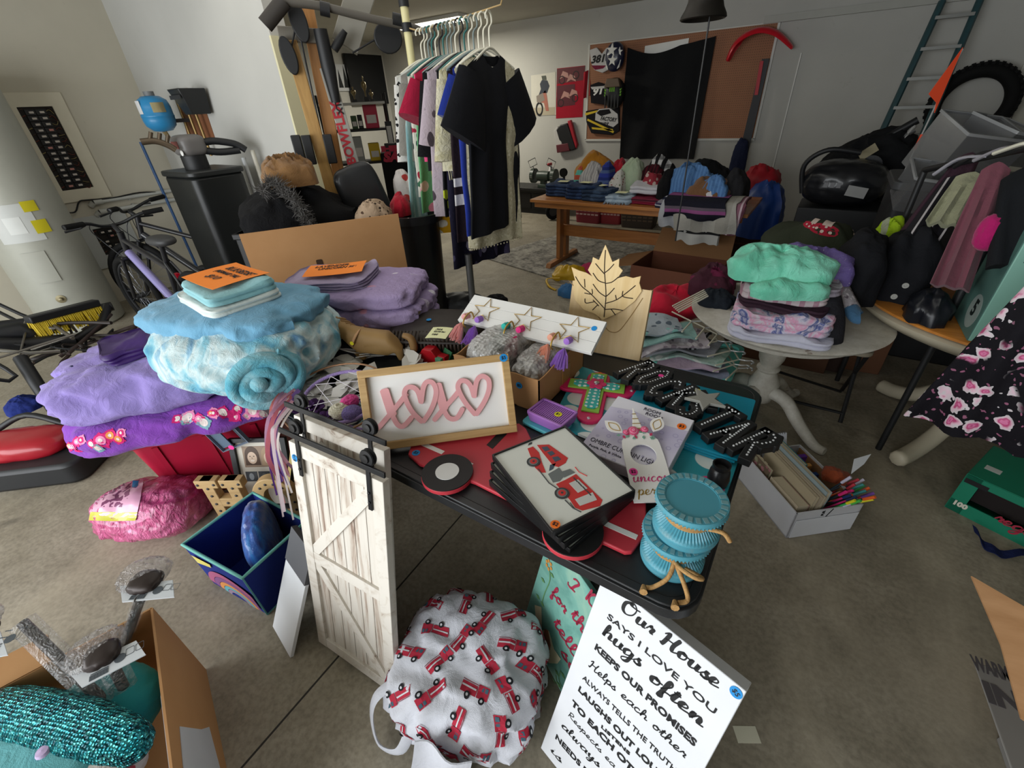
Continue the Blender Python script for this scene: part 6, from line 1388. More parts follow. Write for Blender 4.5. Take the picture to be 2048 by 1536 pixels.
# bags beyond the table's right end
heap('blue_bag', 1492, 1584, 356, 5.6, .27, .5, plain('#1b3f86', .45, bump=.8, bs=10), 'crumpled blue bag under the red bag', 72, 'bag', rid=.35, irr=.15, p=3.4)
heap('red_bag', 1488, 1566, 324, 5.75, .66, .4, plain('#9e1524', .6, bump=.5, bs=12), 'stuffed red bag behind the blue one at the back wall', 71, 'bag', irr=.1, p=4)
p_ = hz(1535, 470, 0); xs_ = hy(1538, 400, 5.65).x; t = thing('support_box', 'dark brown carton holding up the blue bag', 'box', (xs_, 5.65, 0)); G().box(.7, .5, .27, (0, 0, .137)).part('carton', plain('#40291d', .8), t, bev=.005); G().box(.7, .01, .02, (0, -.252, .2)).part('flap_edge', plain('#5a3a28', .8), t)

# hanging bell with cord
bp = hd(1409, 16, 3.3); t = thing('hanging_bell', 'dark metal bell hanging from the ceiling with a long cord below', 'bell', (bp.x, bp.y, bp.z))
mm = plain('#2b2824', .5, .6, bump=.4, bs=30); G().lathe([(.0, .2), (.06, .2), (.085, .17), (.09, .03), (.1, .0), (.118, -.03), (.122, -.045), (.115, -.05), (.09, -.02), (.0, -.01)], 28).part('bell', mm, t, 50)
G().tube([(0, 0, .19), (0, 0, CZ - bp.z)], .008, 7).part('hanger_rod', DGREY, t); cb = hd(1366, 482, 3.3)
G().tube([(.035, 0, -.04), (.035, 0, cb.z - bp.z)], .005, 6).part('cord', BLACK, t)
# open cardboard box on the floor
ctr = hz(1350, 560, .17); t = thing('open_box', 'empty open cardboard box behind the wooden envelope', 'box', RZ((ctr.x, ctr.y + .1, 0), -.06))
g = G(); sx, sy, sh = .72, .52, .30
for (x, y, a, b) in ((0, -sy / 2, sx, .006), (0, sy / 2, sx, .006), (-sx / 2, 0, .006, sy), (sx / 2, 0, .006, sy)): g.box(a, b, sh, (x, y, sh / 2))
g.box(sx, sy, .006, (0, 0, .004)); g.part('carton', plain('#6a3f2c', .85), t)
G().slab([(-sx / 2, sy / 2, sh), (sx / 2, sy / 2, sh), (sx / 2 - .02, sy / 2 + .13, sh + .20), (-sx / 2 + .02, sy / 2 + .13, sh + .20)], .005).part('flap', CARDIN, t); G().slab([(-sx / 2, -sy / 2, sh), (-sx / 2, sy / 2, sh), (-sx / 2 - .24, sy / 2 - .03, sh - .06), (-sx / 2 - .24, -sy / 2 + .03, sh - .06)], .005).part('flap', CARDIN, t)
G().slab([(-sx / 2, -sy / 2 - .001, sh), (sx / 2, -sy / 2 - .001, sh), (sx / 2 - .03, -sy / 2 - .09, sh - .2), (-sx / 2 + .03, -sy / 2 - .09, sh - .2)], .005).part('flap', plain('#6a3f2c', .85), t)
# yellow, pink and blue toys on the floor left of the wooden envelope
p_ = hz(1140, 572, 0); lump('yellow_bag', 1130, 560, (.34, .26, .14), plain('#c29a14', .5, bump=.5, bs=14), 'crumpled yellow fabric on the floor left of the wooden envelope', 'bag', 81, .5, z_=.002, dy=.1, amp=.2)
lump('pink_cloth', 1168, 556, (.2, .16, .14), cloth('#b8385f'), 'pink cloth beside the crumpled yellow fabric', 'cloth', 82, z_=.002, dy=.14, amp=.2); lump('blue_cloth', 1136, 590, (.2, .16, .12), cloth('#3a6d9e'), 'blue cloth in front of the crumpled yellow fabric', 'cloth', 83, z_=.002, dy=.0, amp=.2)
G().tube(cat_rom([hz(1120, 556, .06), hz(1094, 558, .04), hz(1098, 572, .02), hz(1112, 580, .008)], 5), .012, 7, flat=.4).solo('yellow_strap', plain('#c29a14', .5), 'yellow strap trailing from the crumpled yellow fabric', 'strap', smooth=60)
N0 = hd(978, 60, 2.9); F0 = hd(838, 60, 3.42); rod = (F0 - N0); rod.z = 0; RDir = rod.normalized(); WDir = V((-RDir.y, RDir.x, 0)); WDir = WDir if WDir.y > 0 else -WDir
rodz = hd(968, 22, 2.9).z
def garment(g, L, wt, wb, th=.06, seed=0, sl=None, drop=.07, folds=5, fa=.016, neck=.07, nu=44, nv=30, flare=1.0):
    def fn(u, v):
        a = 2 * pi * u; ca, sa = cos(a), sin(a); w_ = wt + (wb - wt) * v ** flare
        x = w_ / 2 * math.copysign(abs(ca) ** .75, ca); r_ = abs(x) / (w_ / 2)
        z_ = th / 2 * math.copysign(abs(sa) ** .8, sa) * (.25 + .75 * min(1, v * 4)) * (1 - .4 * v) + fa * v ** .7 * sin(x / w_ * folds * 4 + seed * 2 + v) + .012 * noise.noise(V((x * 6, v * 4, seed)))
        y = -v * L - drop * r_ ** 1.4 * max(0, 1 - v * 2.2) - (neck * max(0, 1 - (r_ / .32) ** 2) if sa > 0 else neck * .3 * max(0, 1 - (r_ / .32) ** 2)) * max(0, 1 - v * 7) + .012 * noise.noise(V((x * 5, seed, 3))) * v
        return V((x, y, z_))
    g.grid(nu, nv, fn, cu=True)
    n0 = len(g.v) - nu; g.f.append([n0 + i for i in range(nu)]); g.m.append(0)
    if sl:
        for s_ in (-1, 1):
            p0 = V((s_ * wt * .40, -drop * .75 - .06, 0)); ln, ww, ang_ = sl; d = V((s_ * sin(ang_), -cos(ang_), 0)); pts = [p0 + d * ln * q + V((0, 0, .008 * sin(q * 3 + seed))) for q in (0, .25, .5, .75, 1)]
            g.tube(pts, [ww * .5 * (.95 + .15 * q) for q in range(5)], 12, flat=1)
            for i in range(len(g.v) - 60, len(g.v)): q = g.v[i]; g.v[i] = V((q.x, q.y, q.z * .30))
    return g
def hanger(M, mat, label):
    t = thing('clothes_hanger', label, 'hanger', M, 'hangers on the clothes cord')
    g = G(); g.tube(cat_rom([(-.19, -.085, 0), (-.1, -.035, 0), (0, .0, 0), (.1, -.035, 0), (.19, -.085, 0)], 4), .0065, 7); g.tube([(-.19, -.085, 0), (.19, -.085, 0)], .005, 6); g.part('arms', mat, t, 60)
    G().tube(cat_rom([(0, 0, 0), (0, .075, 0), (.028, .105, 0), (.024, .14, 0), (-.004, .152, 0), (-.026, .135, 0), (-.024, .118, 0)], 5), .0048, 7).part('hook', mat, t, 60)
WHH = plain('#d9d6c4', .35); GRH = plain('#7d8a88', .4); TEH = plain('#2f6a66', .4); BKH = plain('#202022', .4)
KH = cloth('#1b1c21', bs=7, bump=.25)
GL = [(.90, .46, .62, KH, 'black knit dress nearest the camera on the clothes cord', (.30, .25, .42), WHH, .02), (1.0, .40, .42, printed('#c4bda0', ['#d6d0b8', '#b3ab8c'], 60, .4), 'cream lace dress whose hem shows below the black dress', None, WHH, .0),
      (1.02, .42, .46, cloth('#20348f', bs=10), 'royal blue dress behind the black dress', (.2, .16, .3), WHH, .0), (1.08, .38, .42, stripes([(0, '#d3d0d0'), (.08, '#241a20'), (.14, '#d3d0d0'), (.2, '#241a20'), (.9, '#241a20')], .75, 1), 'dark plum dress with white bands at its hem', None, GRH, 0),
      (.62, .42, .44, cloth('#c3bb95', '#d3cdb0', 14, bump=.6), 'cream fringed cardigan', (.4, .13, .1), WHH, 0), (1.28, .36, .46, printed('#1c1a2e', ['#8d88a3', '#1c1a2e', '#4d4868'], 16, .4, stretch=(1, .5, 1)), 'long navy and grey feather print skirt reaching lowest', None, TEH, 0),
      (.92, .38, .44, printed('#1b1c1e', ['#b5c22a', '#1b1c1e', '#1b1c1e'], 14, .4), 'black dress with lime flecks', None, BKH, 0), (.92, .42, .48, printed('#b3a5ae', ['#4a4048', '#b3a5ae', '#5d5058'], 15, .36, stretch=(1, .6, 1)), 'lilac dress with dark leaf print', (.32, .14, .15), WHH, 0),
      (.62, .42, .46, cloth('#141416'), 'short black top next to the lilac leaf dress', (.38, .14, .1), GRH, 0), (1.06, .38, .44, printed('#d09a15', ['#dcd6c4', '#d09a15', '#d09a15'], 9, .4), 'yellow dress with big cream flowers', None, GRH, 0),
      (.44, .44, .48, cloth('#9c1236', bs=14), 'crimson short sleeved top', (.2, .17, .35), TEH, 0), (.58, .40, .42, cloth('#d04a7c', bs=14), 'hot pink top showing below the crimson one', None, BKH, 0),
      (.92, .36, .46, printed('#5f9a6b', ['#d07f95', '#5f9a6b', '#c9b6a5'], 10, .42), 'green and pink tie dyed dress', None, WHH, 0), (.82, .38, .40, printed('#cfcabf', ['#a02a40', '#2f4a45', '#cfcabf', '#3d6a50'], 16, .4), 'white blouse with red and green flowers', None, TEH, 0),
      (.58, .42, .44, cloth('#83817a', bs=20), 'plain grey linen top', (.38, .13, .08), GRH, 0), (1.04, .40, .56, plaid('#8fb0b0', '#b9cdc9', '#5f8a90', .05), 'long aqua plaid dress near the far end of the cord', None, WHH, 0), (.56, .42, .44, printed('#d0cec8', ['#1a1a1c', '#1a1a1c', '#d0cec8'], 34, .42), 'black and white paisley top at the far end of the cord', (.42, .12, .06), WHH, 0)]
for i, (L, wt, wb, m_, lb, sl, hm, off) in enumerate(GL):
    L *= 1 if i < 2 else .9; wb *= 1 if i < 3 or i in (10, 11) else 1.14; s_ = i / (len(GL) - 1); p = N0.lerp(F0, s_ ** .95); rq = random.Random(i); rot = rq.uniform(-.12, .12) + (.22 if i == 0 else 0)
    M_ = FR(V((p.x, p.y, rodz - .165)), Matrix.Rotation(rot, 3, 'Z') @ WDir, (0, 0, 1))
    g = garment(G(), L, wt, wb, .065, i, sl, nv=26 if i else 36, nu=36 if i else 56)
    if i == 1: [g.lathe([(0, -.006), (.006, 0), (0, .006)], 6, TR(wb / 2 * cos(a), -L - .008, .03 * sin(a))) for a in [2 * pi * j / 50 for j in range(50)]]
    if i == 4: [g.tube([(-.22 + .44 * j / 30, -L, .0), (-.22 + .44 * j / 30, -L - .05, .005)], .003, 4) for j in range(31)]
    g.solo('hanging_garment', m_, lb + (' on the clothes cord' if 'cord' not in lb else ''), 'clothing', 'clothes on the cord', M=M_, smooth=70)
    ws = lb.split(); st = [j for j, w_ in enumerate(ws) if w_ in ('whose', 'behind', 'with', 'nearest', 'showing', 'next', 'near', 'reaching', 'at')]; sn = 'lime flecked black dress' if i == 6 else ' '.join(ws[:min(st)] if st else ws)
    hanger(M_ @ TR(0, .015, 0), hm, {WHH: 'white', GRH: 'grey', TEH: 'teal', BKH: 'black'}[hm] + ' hanger holding the ' + sn)
e0, e1_ = N0 - RDir * .5, F0 + RDir * .35
G().tube([V((e0.x, e0.y, CZ - .005)), V((N0.x - RDir.x * .1, N0.y - RDir.y * .1, rodz + .01)), V((F0.x, F0.y, rodz - .01)), V((F0.x + RDir.x * .12, F0.y + RDir.y * .12, rodz + .02))], .004, 6).solo('hanging_line', plain('#a98f62', .8), 'thin tan cord from the ceiling carrying the hangers', 'cord')
pp_ = V((F0.x + RDir.x * .13, F0.y + RDir.y * .13, 0))
t = thing('support_pole', 'cream upright pole with black clamps holding the far end of the clothes cord', 'pole', pp_)
G().cyl(.024, 0, CZ, 14).part('pole', plain('#cfc796', .5), t, 60); G().cyl(.031, 2.12, 2.16, 14).part('clamp', BLACK, t); G().cyl(.031, rodz + .0, rodz + .045, 14).part('clamp', BLACK, t)

PB = hd(690, 250, 3.75); vb = V((PB.x, PB.y, 0)).normalized(); BF = FR(PB, (-vb.y * -1, -vb.x, 0), (0, 0, 1))
def bq(px, py, z_=0.0): x, y = plan(BF, [(px, py)], z_)[0]; return V((x, y, z_))
t = thing('home_gym', 'home gym with silver upright, wooden power rods and a wide dark pull bar', 'exercise machine', BF)
SIL = plain('#9a9890', .4, .3); DKT = plain('#4d4942', .45); dw = .05
def beam(a, b, w_, d_, mat, nm, z0=0.0):
    A_, B_ = V(a), V(b); d = (B_ - A_).normalized(); n_ = V((-d.y, d.x, 0)) * w_ / 2
    return G().hexa([A_ - n_ + V((0, 0, z0 - d_)), A_ + n_ + V((0, 0, z0 - d_)), B_ + n_ + V((0, 0, z0 - d_)), B_ - n_ + V((0, 0, z0 - d_))], [A_ - n_ + V((0, 0, z0)), A_ + n_ + V((0, 0, z0)), B_ + n_ + V((0, 0, z0)), B_ - n_ + V((0, 0, z0))]).part(nm, mat, t, bev=.004)
fl_ = -PB.z; top_ = bq(652, 135); low = bq(712, 345); dcol = (low - top_).normalized(); k_ = (fl_ + .03 - top_.y) / dcol.y; beam(top_, top_ + dcol * k_, .085, .10, SIL, 'upright')
g = G(); gx = bq(688, 268, .004); q = TR(gx.x, gx.y, .003) @ Matrix.Rotation(atan2(dcol.y, dcol.x) + pi, 4, 'Z'); g.text('BOWFLEX', .085, q, .003, 0, 'CENTER', wsc=1.0); g.part('red_lettering', plain('#a5222c', .6), t, 0)
g = G(); g.text('XTL', .055, TR(*bq(678, 212)[:2], .003) @ Matrix.Rotation(atan2(dcol.y, dcol.x) + pi, 4, 'Z'), .002); g.part('black_lettering', INK, t, 0)
ROD = wood('#8f6a35', '#b08a4d', 3, 1, .5, 8); ROD2 = wood('#9a6a38', '#b58048', 3, 1, .5, 8)
for a, b, w_, m_ in ((bq(612, 8, -.05), bq(668, 300, -.05), .085, ROD2), (bq(580, 80, .03), bq(650, 335, .03), .08, ROD)): d = (b - a).normalized(); beam(a, b + d * .25, w_, .035, m_, 'power_rod')
beam(bq(690, 92, -.08), bq(735, -60, -.02), .17, .12, plain('#8a877d', .45, .2), 'top_boom'); beam(bq(556, 66, .02), bq(640, 72, .02), .075, .06, plain('#6d685e', .45), 'cross_arm')
g = G(); g.tube([bq(530, 50, .16), bq(568, 2, .16)], .042, 12); g.part('left_grip', plain('#332f2b', .7), t); g = G(); g.tube(cat_rom([bq(566, 4, .16), bq(640, 12, .16), bq(720, 32, .16), bq(800, 50, .16), bq(838, 60, .16), bq(858, 80, .16), bq(872, 96, .16)], 5), .022, 10); g.part('pull_bar', DKT, t, 60)
for c in ((650, 18), (795, 40)): G().tube([bq(c[0] - 10, c[1] - 2, .16), bq(c[0] + 10, c[1] + 3, .16)], .036, 12).part('bar_clamp', BLACK, t)
for a, b, c in ((bq(640, 58, .05), bq(672, 205, .04), .085), (bq(668, 100, .05), bq(690, 62, .05), .05)): g = G(); g.tube([a, a.lerp(b, .5), b], [c * .5, c * .55, c * .35], 10); g.part('black_bracket', BLACK, t, 60)
for px, py, w_, h_ in ((597, 42, .05, .22), (578, 112, .045, .2), (776, 76, .09, .17)): c = bq(px, py, .06); G().prism(circ(w_, 20, ry=h_ / 2), -.02, .02, TR(c.x, c.y, c.z) @ Matrix.Rotation(.12, 4, 'Z')).part('pulley_housing', BLACK, t, bev=.006)
for a, b in ((bq(705, 106, .06), bq(772, 66, .06)), (bq(590, 60, .06), bq(583, 95, .06)), (bq(596, 10, .06), bq(598, 30, .06)), (bq(600, 70, .05), bq(660, 350, .0))): G().tube([a, b], .006, 6).part('cable', BLACK, t)
for px, py in ((598, 300), (618, 300), (660, 298)): c = bq(px, py, .05); G().box(.06, .18, .05, c).part('rod_clip', BLACK, t, bev=.006)
sc_ = bq(728, 392, .10); g = G(); g.blob((.31, .44, .09), TR(sc_.x, sc_.y, .10) @ Matrix.Rotation(.28, 4, 'Z'), 3, .02, 1, 4.5, n=14, flat=False); g.part('backrest', plain('#232426', .35, coat=.2), t, 60); beam(bq(740, 430, .05), bq(740, 430, .05) + V((.1, fl_ - bq(740, 430).y + .03, 0)), .07, .07, BLACK, 'seat_post')
G().box(.12, .06, .9, (low.x + .2, fl_ + .032, -.3)).part('base_rail', BLACK, t, bev=.006)

cbp = hd(642, 520, 2.75); vv_ = V((cbp.x, cbp.y, 0)).normalized(); CBM = FR(V((cbp.x, cbp.y, 0)), (vv_.y, -vv_.x, 0), (0, 0, 1)); tl_, tr_ = plan(CBM, [(478, 469), (802, 463)])
t = thing('flat_carton', 'wide flat cardboard carton standing upright behind the bedding', 'box', CBM)
for k in range(3): G().box(tr_[0] - tl_[0] - .01 * k, tl_[1] - .006 * k, .012, ((tl_[0] + tr_[0]) / 2 + .008 * k, (tl_[1] - .006 * k) / 2, -.02 * k)).part('cardboard_layer', CARD, t)
hc = plan(CBM, [(640, 527)])[0]; G().prism(rrect(.035, .05, .008), .0062, .0075, TR(*hc)).part('hand_hole', plain('#3d2a1a', .9), t)
def heapd(name, pxl, pxr, ytop, ybot, d, sy, mat, label, seed, cat='clothing', **k):
    a, b = hd(pxl, ybot, d), hd(pxr, ybot, d); tp = hd((pxl + pxr) / 2, ytop, d); m_ = hd((pxl + pxr) / 2, ybot, d); z0 = max(0, m_.z); vv = V((m_.x, m_.y, 0)).normalized()
    return crumple(((b - a).xy.length, sy, tp.z - z0), seed, **k).solo(name, mat, label, cat, M=RZ((m_.x + vv.x * sy * .3, m_.y + vv.y * sy * .3, z0), atan2(-vv.x, vv.y)), smooth=70)
chx = hd(620, 470, 3.5); t = thing('storage_chest', 'low dark chest under the heap of black coats', 'chest', RZ((chx.x - .08, chx.y + .12, 0), .55)); ch_h = hd(600, 470, 3.25).z
G().box(.95, .5, ch_h - .01, (0, 0, (ch_h - .01) / 2)).part('body', BLACK, t, bev=.01); G().box(.97, .52, .04, (0, 0, ch_h - .03)).part('lid', BLACKM, t, bev=.006)
BK = cloth('#141415', bs=10, bump=.5, rough=.95)
heapd('black_coat', 490, 735, 362, 470, 3.35, .55, BK, 'heap of black coats behind the flat carton', 91, irr=.12, rid=.3)
heapd('black_coat', 490, 650, 390, 470, 3.18, .3, cloth('#111113', bs=20, bump=.6, rough=.98), 'black coat with grey fur trim at the front of the coat heap', 95, irr=.12)
rq = random.Random(21); g = G(); P = cat_rom([hd(528, 385, 3.16), hd(545, 365, 3.2), hd(570, 383, 3.12), hd(592, 405, 3.08), hd(612, 440, 3.04), hd(632, 462, 3.02)], 8)
for p in P:
    for _ in range(26):
        d = V((rq.gauss(0, 1), rq.gauss(0, 1), rq.gauss(.3, 1))).normalized(); q = p + V((rq.gauss(0, .012), rq.gauss(0, .012), rq.gauss(0, .012))); g.tube([q, q + d * rq.uniform(.03, .055)], [.0028, .0008], 3)
g.solo('fur_trim', plain('#4d4b49', .95), 'shaggy grey fur collar lying on the black coats', 'fur collar', smooth=0)
heapd('brown_jumper', 530, 642, 306, 372, 3.3, .34, cloth('#7d5c38', bs=12, bump=.6), 'brown jumper bunched on top of the black coats', 92, rid=.5, irr=.15, p=4, fr=4.2)
bp = hd(838, 545, 3.15); t = thing('waste_bin', 'tall black ribbed plastic bin under the hanging dresses', 'bin', (bp.x, bp.y, 0)); bz = hd(830, 432, 3.0).z
g = G(); k = 48; vs = []
for r_, z_ in ((.165, 0), (.205, bz - .05), (.225, bz - .05), (.225, bz), (.20, bz), (.16, .02)):
    vs += [((r_ * (1 + (.015 if int(j / 2) % 2 and z_ < bz - .06 else 0))) * cos(2 * pi * j / k), r_ * .85 * sin(2 * pi * j / k), z_) for j in range(k)]
g.add(vs, [(r_ * k + j, r_ * k + (j + 1) % k, (r_ + 1) * k + (j + 1) % k, (r_ + 1) * k + j) for r_ in range(5) for j in range(k)] + [list(range(k - 1, -1, -1)), list(range(5 * k, 6 * k))]); g.part('bin', plain('#151617', .35), t, 30)
heapd('leopard_scarf', 718, 792, 396, 464, 3.0, .26, printed('#a58f78', ['#2e241e', '#4a382c', '#a58f78'], 42, .36), 'leopard print scarf between the gym backrest and the black bin', 93, 'scarf')
heapd('red_cloth', 786, 822, 386, 432, 3.15, .2, cloth('#a3142a'), 'small bright red cloth on the rim of the black bin', 94)
heapd('floral_cushion', 792, 832, 334, 400, 3.7, .16, printed('#cfc9c5', ['#b03f3a', '#cfc9c5', '#51647d'], 14, .42), 'white cushion with red flowers behind the hanging dresses', 96, 'cushion', irr=.08, p=4)
# pedal exerciser, ball and cap on the floor
px_ = hd(945, 600, 2.95); t = thing('pedal_exerciser', 'black pedal machine with a grey post under the clothes cord', 'exercise machine', (px_.x, px_.y, 0)); pt = hd(944, 512, 2.9)
G().tube([(0, 0, 0), (0, 0, pt.z)], .024, 12).part('post', plain('#7a7b7c', .3, .7), t, 60)
g = G(); g.blob((.42, .24, .26), RZ((-.22, .12, .15), .5), 5, .2, 2, 2.4, n=12, flat=False); g.part('housing', BLACK, t, 50); G().box(.05, .16, .05, (-.16, -.05, .12), Matrix.Rotation(.5, 4, 'Y')).part('pedal', plain('#d6d6d4', .4), t, bev=.004)
G().box(.5, .07, .05, (-.15, .0, .03), Matrix.Rotation(.4, 4, 'Z')).part('foot', BLACK, t, bev=.004)
bl_ = hz(885, 622, .10); t = thing('ball', 'small white ball with blue and green panels behind the dark basket', 'ball', (bl_.x, bl_.y + .06, .10)); mm = N('ball panels'); mm.p(rough=.4); v = mm.vor(11); mm.col(mm.ramp(mm.sep(v.outputs['Color'])[0], [(0, '#c9cdd0'), (.55, '#20407a'), (.75, '#c9cdd0'), (.9, '#4f8a4a')], True)); G().lathe([(.1 * sin(pi * i / 16), -.1 * cos(pi * i / 16)) for i in range(17)], 24).part('ball', mm.mat, t, 180)
p_ = hz(985, 612, .05); lump('peaked_hat', 985, 615, (.2, .22, .12), cloth('#17171a'), 'black hat on the floor behind the star hook board', 'hat', 97, z_=.002, dy=.05)

XF = -7.73
def fx(px, py, o=.05): p = hx(px, py, XF + o); return p
t = thing('television', 'large dark wall mounted television in the far bay', 'television', FR((XF + .03, 0, 0), (0, 1, 0), (0, 0, 1)))
pts = [fx(x, y) for x, y in ((684, 103), (760, 111), (766, 208), (694, 208))]; y0, y1 = pts[0].y, pts[1].y; z0, z1 = pts[2].z, pts[1].z
G().box(y1 - y0, z1 - z0, .05, ((y0 + y1) / 2, (z0 + z1) / 2, .03)).part('case', plain('#0e0f11', .2), t, bev=.006); G().box(y1 - y0 - .03, z1 - z0 - .03, .003, ((y0 + y1) / 2, (z0 + z1) / 2, .0565)).part('screen', plain('#101216', .08), t)
t = thing('snowy_picture', 'snowy forest picture hanging left of the television', 'picture', FR((XF + .012, 0, 0), (0, 1, 0), (0, 0, 1))); q0, q1 = fx(671, 128), fx(690, 182)
G().box(.6, q0.z - q1.z, .02, (q0.y, (q0.z + q1.z) / 2, .01)).part('canvas', plain('#c3c6ca', .5), t); g = G()
for k in range(5): g.prism([(q0.y - .25 + .12 * k, q1.z + .05), (q0.y - .15 + .12 * k, q1.z + .05), (q0.y - .2 + .12 * k, q1.z + .32 + .07 * (k % 2))], .0205, .022)
g.part('dark_trees', plain('#1d2022', .7), t, 0)
sp = hd(735, 345, 6.6); vs_ = V((sp.x, sp.y, 0)).normalized(); SM_ = FR(V((sp.x, sp.y, 0)), (vs_.y, -vs_.x, 0), (0, 0, 1)); SQ = lambda px, py: plan(SM_, [(px, py)])[0]
t = thing('wire_shelf', 'black wire shelf unit with boxes and trophies in the far bay', 'shelf', SM_); xa, xb = SQ(640, 230)[0], SQ(775, 230)[0]; sh = [SQ(735, y)[1] for y in (206, 260, 326)]
for x in (xa, xb):
    for z_ in (0, -.4): G().tube([(x, .0, z_), (x, sh[0] + .1, z_)], .014, 7).part('post', BLACK, t)
for k, y in enumerate(sh): G().box(xb - xa, .025, .42, ((xa + xb) / 2, y, -.2)).part('shelf_board', (plain('#b9bab6', .5), BLACK, BLACK)[k], t)
def onshelf(name, pxl, pxr, yt, k, m_, lb, cat, dp=.2, build=None, zz=-.05):
    a, b = SQ(pxl, yt), SQ(pxr, yt); h_ = a[1] - sh[k] - .013; tt = thing(name, lb, cat, SM_ @ TR((a[0] + b[0]) / 2, sh[k] + .013, zz - dp / 2))
    if build: build(tt, b[0] - a[0], h_)
    else: G().box(b[0] - a[0], h_, dp, (0, h_ / 2, 0)).part('case', m_, tt, bev=.006); G().box((b[0] - a[0]) * .7, h_ * .35, .004, (0, h_ * .4, dp / 2 + .001)).part('label', plain('#c9c5c2', .5), tt)
def trophy(tt, w_, h_):
    G().box(w_ * .6, h_ * .2, .1, (0, h_ * .1, 0)).part('base', BLACK, tt, bev=.003); G().lathe([(w_ * .08, h_ * .2), (w_ * .1, h_ * .4), (w_ * .35, h_ * .6), (w_ * .3, h_ * .75), (w_ * .06, h_ * .8), (w_ * .12, h_ * .95), (0, h_)], 12, FR((0, 0, 0), (1, 0, 0), (0, 0, -1))).part('figure', plain('#8d7d5a', .3, .6), tt, 60)
onshelf('pink_case', 724, 752, 210, 1, plain('#b02c48', .5), 'pink packaged case on the middle wire shelf', 'case'); onshelf('green_box', 700, 712, 232, 1, plain('#2f4a2c', .5), 'dark green box on the middle wire shelf', 'box'); onshelf('black_box', 713, 723, 230, 1, BLACK, 'black box between the green box and pink case', 'box')
onshelf('yellow_bag', 736, 758, 288, 2, plain('#c2a21f', .5), 'yellow bag on the lower wire shelf', 'bag'); onshelf('white_jug', 704, 722, 275, 2, plain('#8f9290', .5), 'grey jug on the lower wire shelf', 'jug'); onshelf('trophy', 696, 712, 172, 0, None, 'dark trophy left on the top wire shelf', 'trophy', build=trophy); onshelf('trophy', 716, 732, 150, 0, None, 'tallest trophy on the top wire shelf', 'trophy', build=trophy); onshelf('trophy', 734, 748, 178, 0, None, 'short trophy right on the top wire shelf', 'trophy', build=trophy)
tp_ = hd(800, 322, 6.3); vt = V((tp_.x, tp_.y, 0)).normalized(); TMx = FR(V((tp_.x, tp_.y, 0)), (vt.y, -vt.x, 0), (0, 0, 1)); TQ_ = lambda px, py: plan(TMx, [(px, py)])[0]
zt1 = TQ_(800, 306)[1]; t = thing('covered_table', 'table under a black cloth with red lettering in the far bay', 'table', TMx); xa, xb = TQ_(762, 320)[0], TQ_(850, 320)[0]
G().box(xb - xa, zt1, .6, ((xa + xb) / 2, zt1 / 2, -.3)).part('black_cloth', cloth('#121214'), t, bev=.01); g = G(); fitline(g, 'SAIM', TQ_(766, 314), TQ_(828, 312), .12, .012, .2, z=.0015); g.part('red_lettering', plain('#a0203a', .6), t, 0)
a, b = TQ_(768, 244), TQ_(790, 292); t = thing('picture_frame', 'black picture frame standing on the cloth covered table', 'picture frame', TMx @ TR((a[0] + b[0]) / 2, zt1, -.3)); h_ = a[1] - zt1
G().box(b[0] - a[0], h_, .03, (0, h_ / 2, 0)).part('frame', BLACK, t, bev=.004); G().box((b[0] - a[0]) * .7, h_ * .7, .004, (0, h_ / 2, .0165)).part('picture', plain('#b9b8b4', .5), t)
a, b = TQ_(784, 252), TQ_(826, 290); crumple((b[0] - a[0], .3, a[1] - zt1), 98).solo('flag_cloth', printed('#c3bcbc', ['#27305d', '#a33a44', '#27305d'], 12, .5), 'bunched stars and stripes cloth beside the picture frame', 'cloth', M=TMx @ TR((a[0] + b[0]) / 2, zt1, -.2) @ Matrix.Rotation(-pi / 2, 4, 'X'), smooth=70)
a, b = TQ_(768, 288), TQ_(822, 304); t = thing('red_black_box', 'low black box with red lettering on the covered table', 'box', TMx @ TR((a[0] + b[0]) / 2, zt1, -.08)); h_ = max(.05, a[1] - zt1); G().box(b[0] - a[0], h_, .12, (0, h_ / 2, 0)).part('case', BLACK, t, bev=.005); g = G(); fitline(g, 'HEN', (-.2, h_ * .5), (.2, h_ * .5), h_ * .6, .008, z=.061); g.part('red_lettering', plain('#a0203a', .6), t, 0)
LF = FR((-5.999, 0, 0), (0, 1, 0), (0, 0, 1))           # local x = room y, local y = height, z into the room
def lq(px, py, o=0.0): p = hx(px, py, -6 + o); return (p.y, p.z)
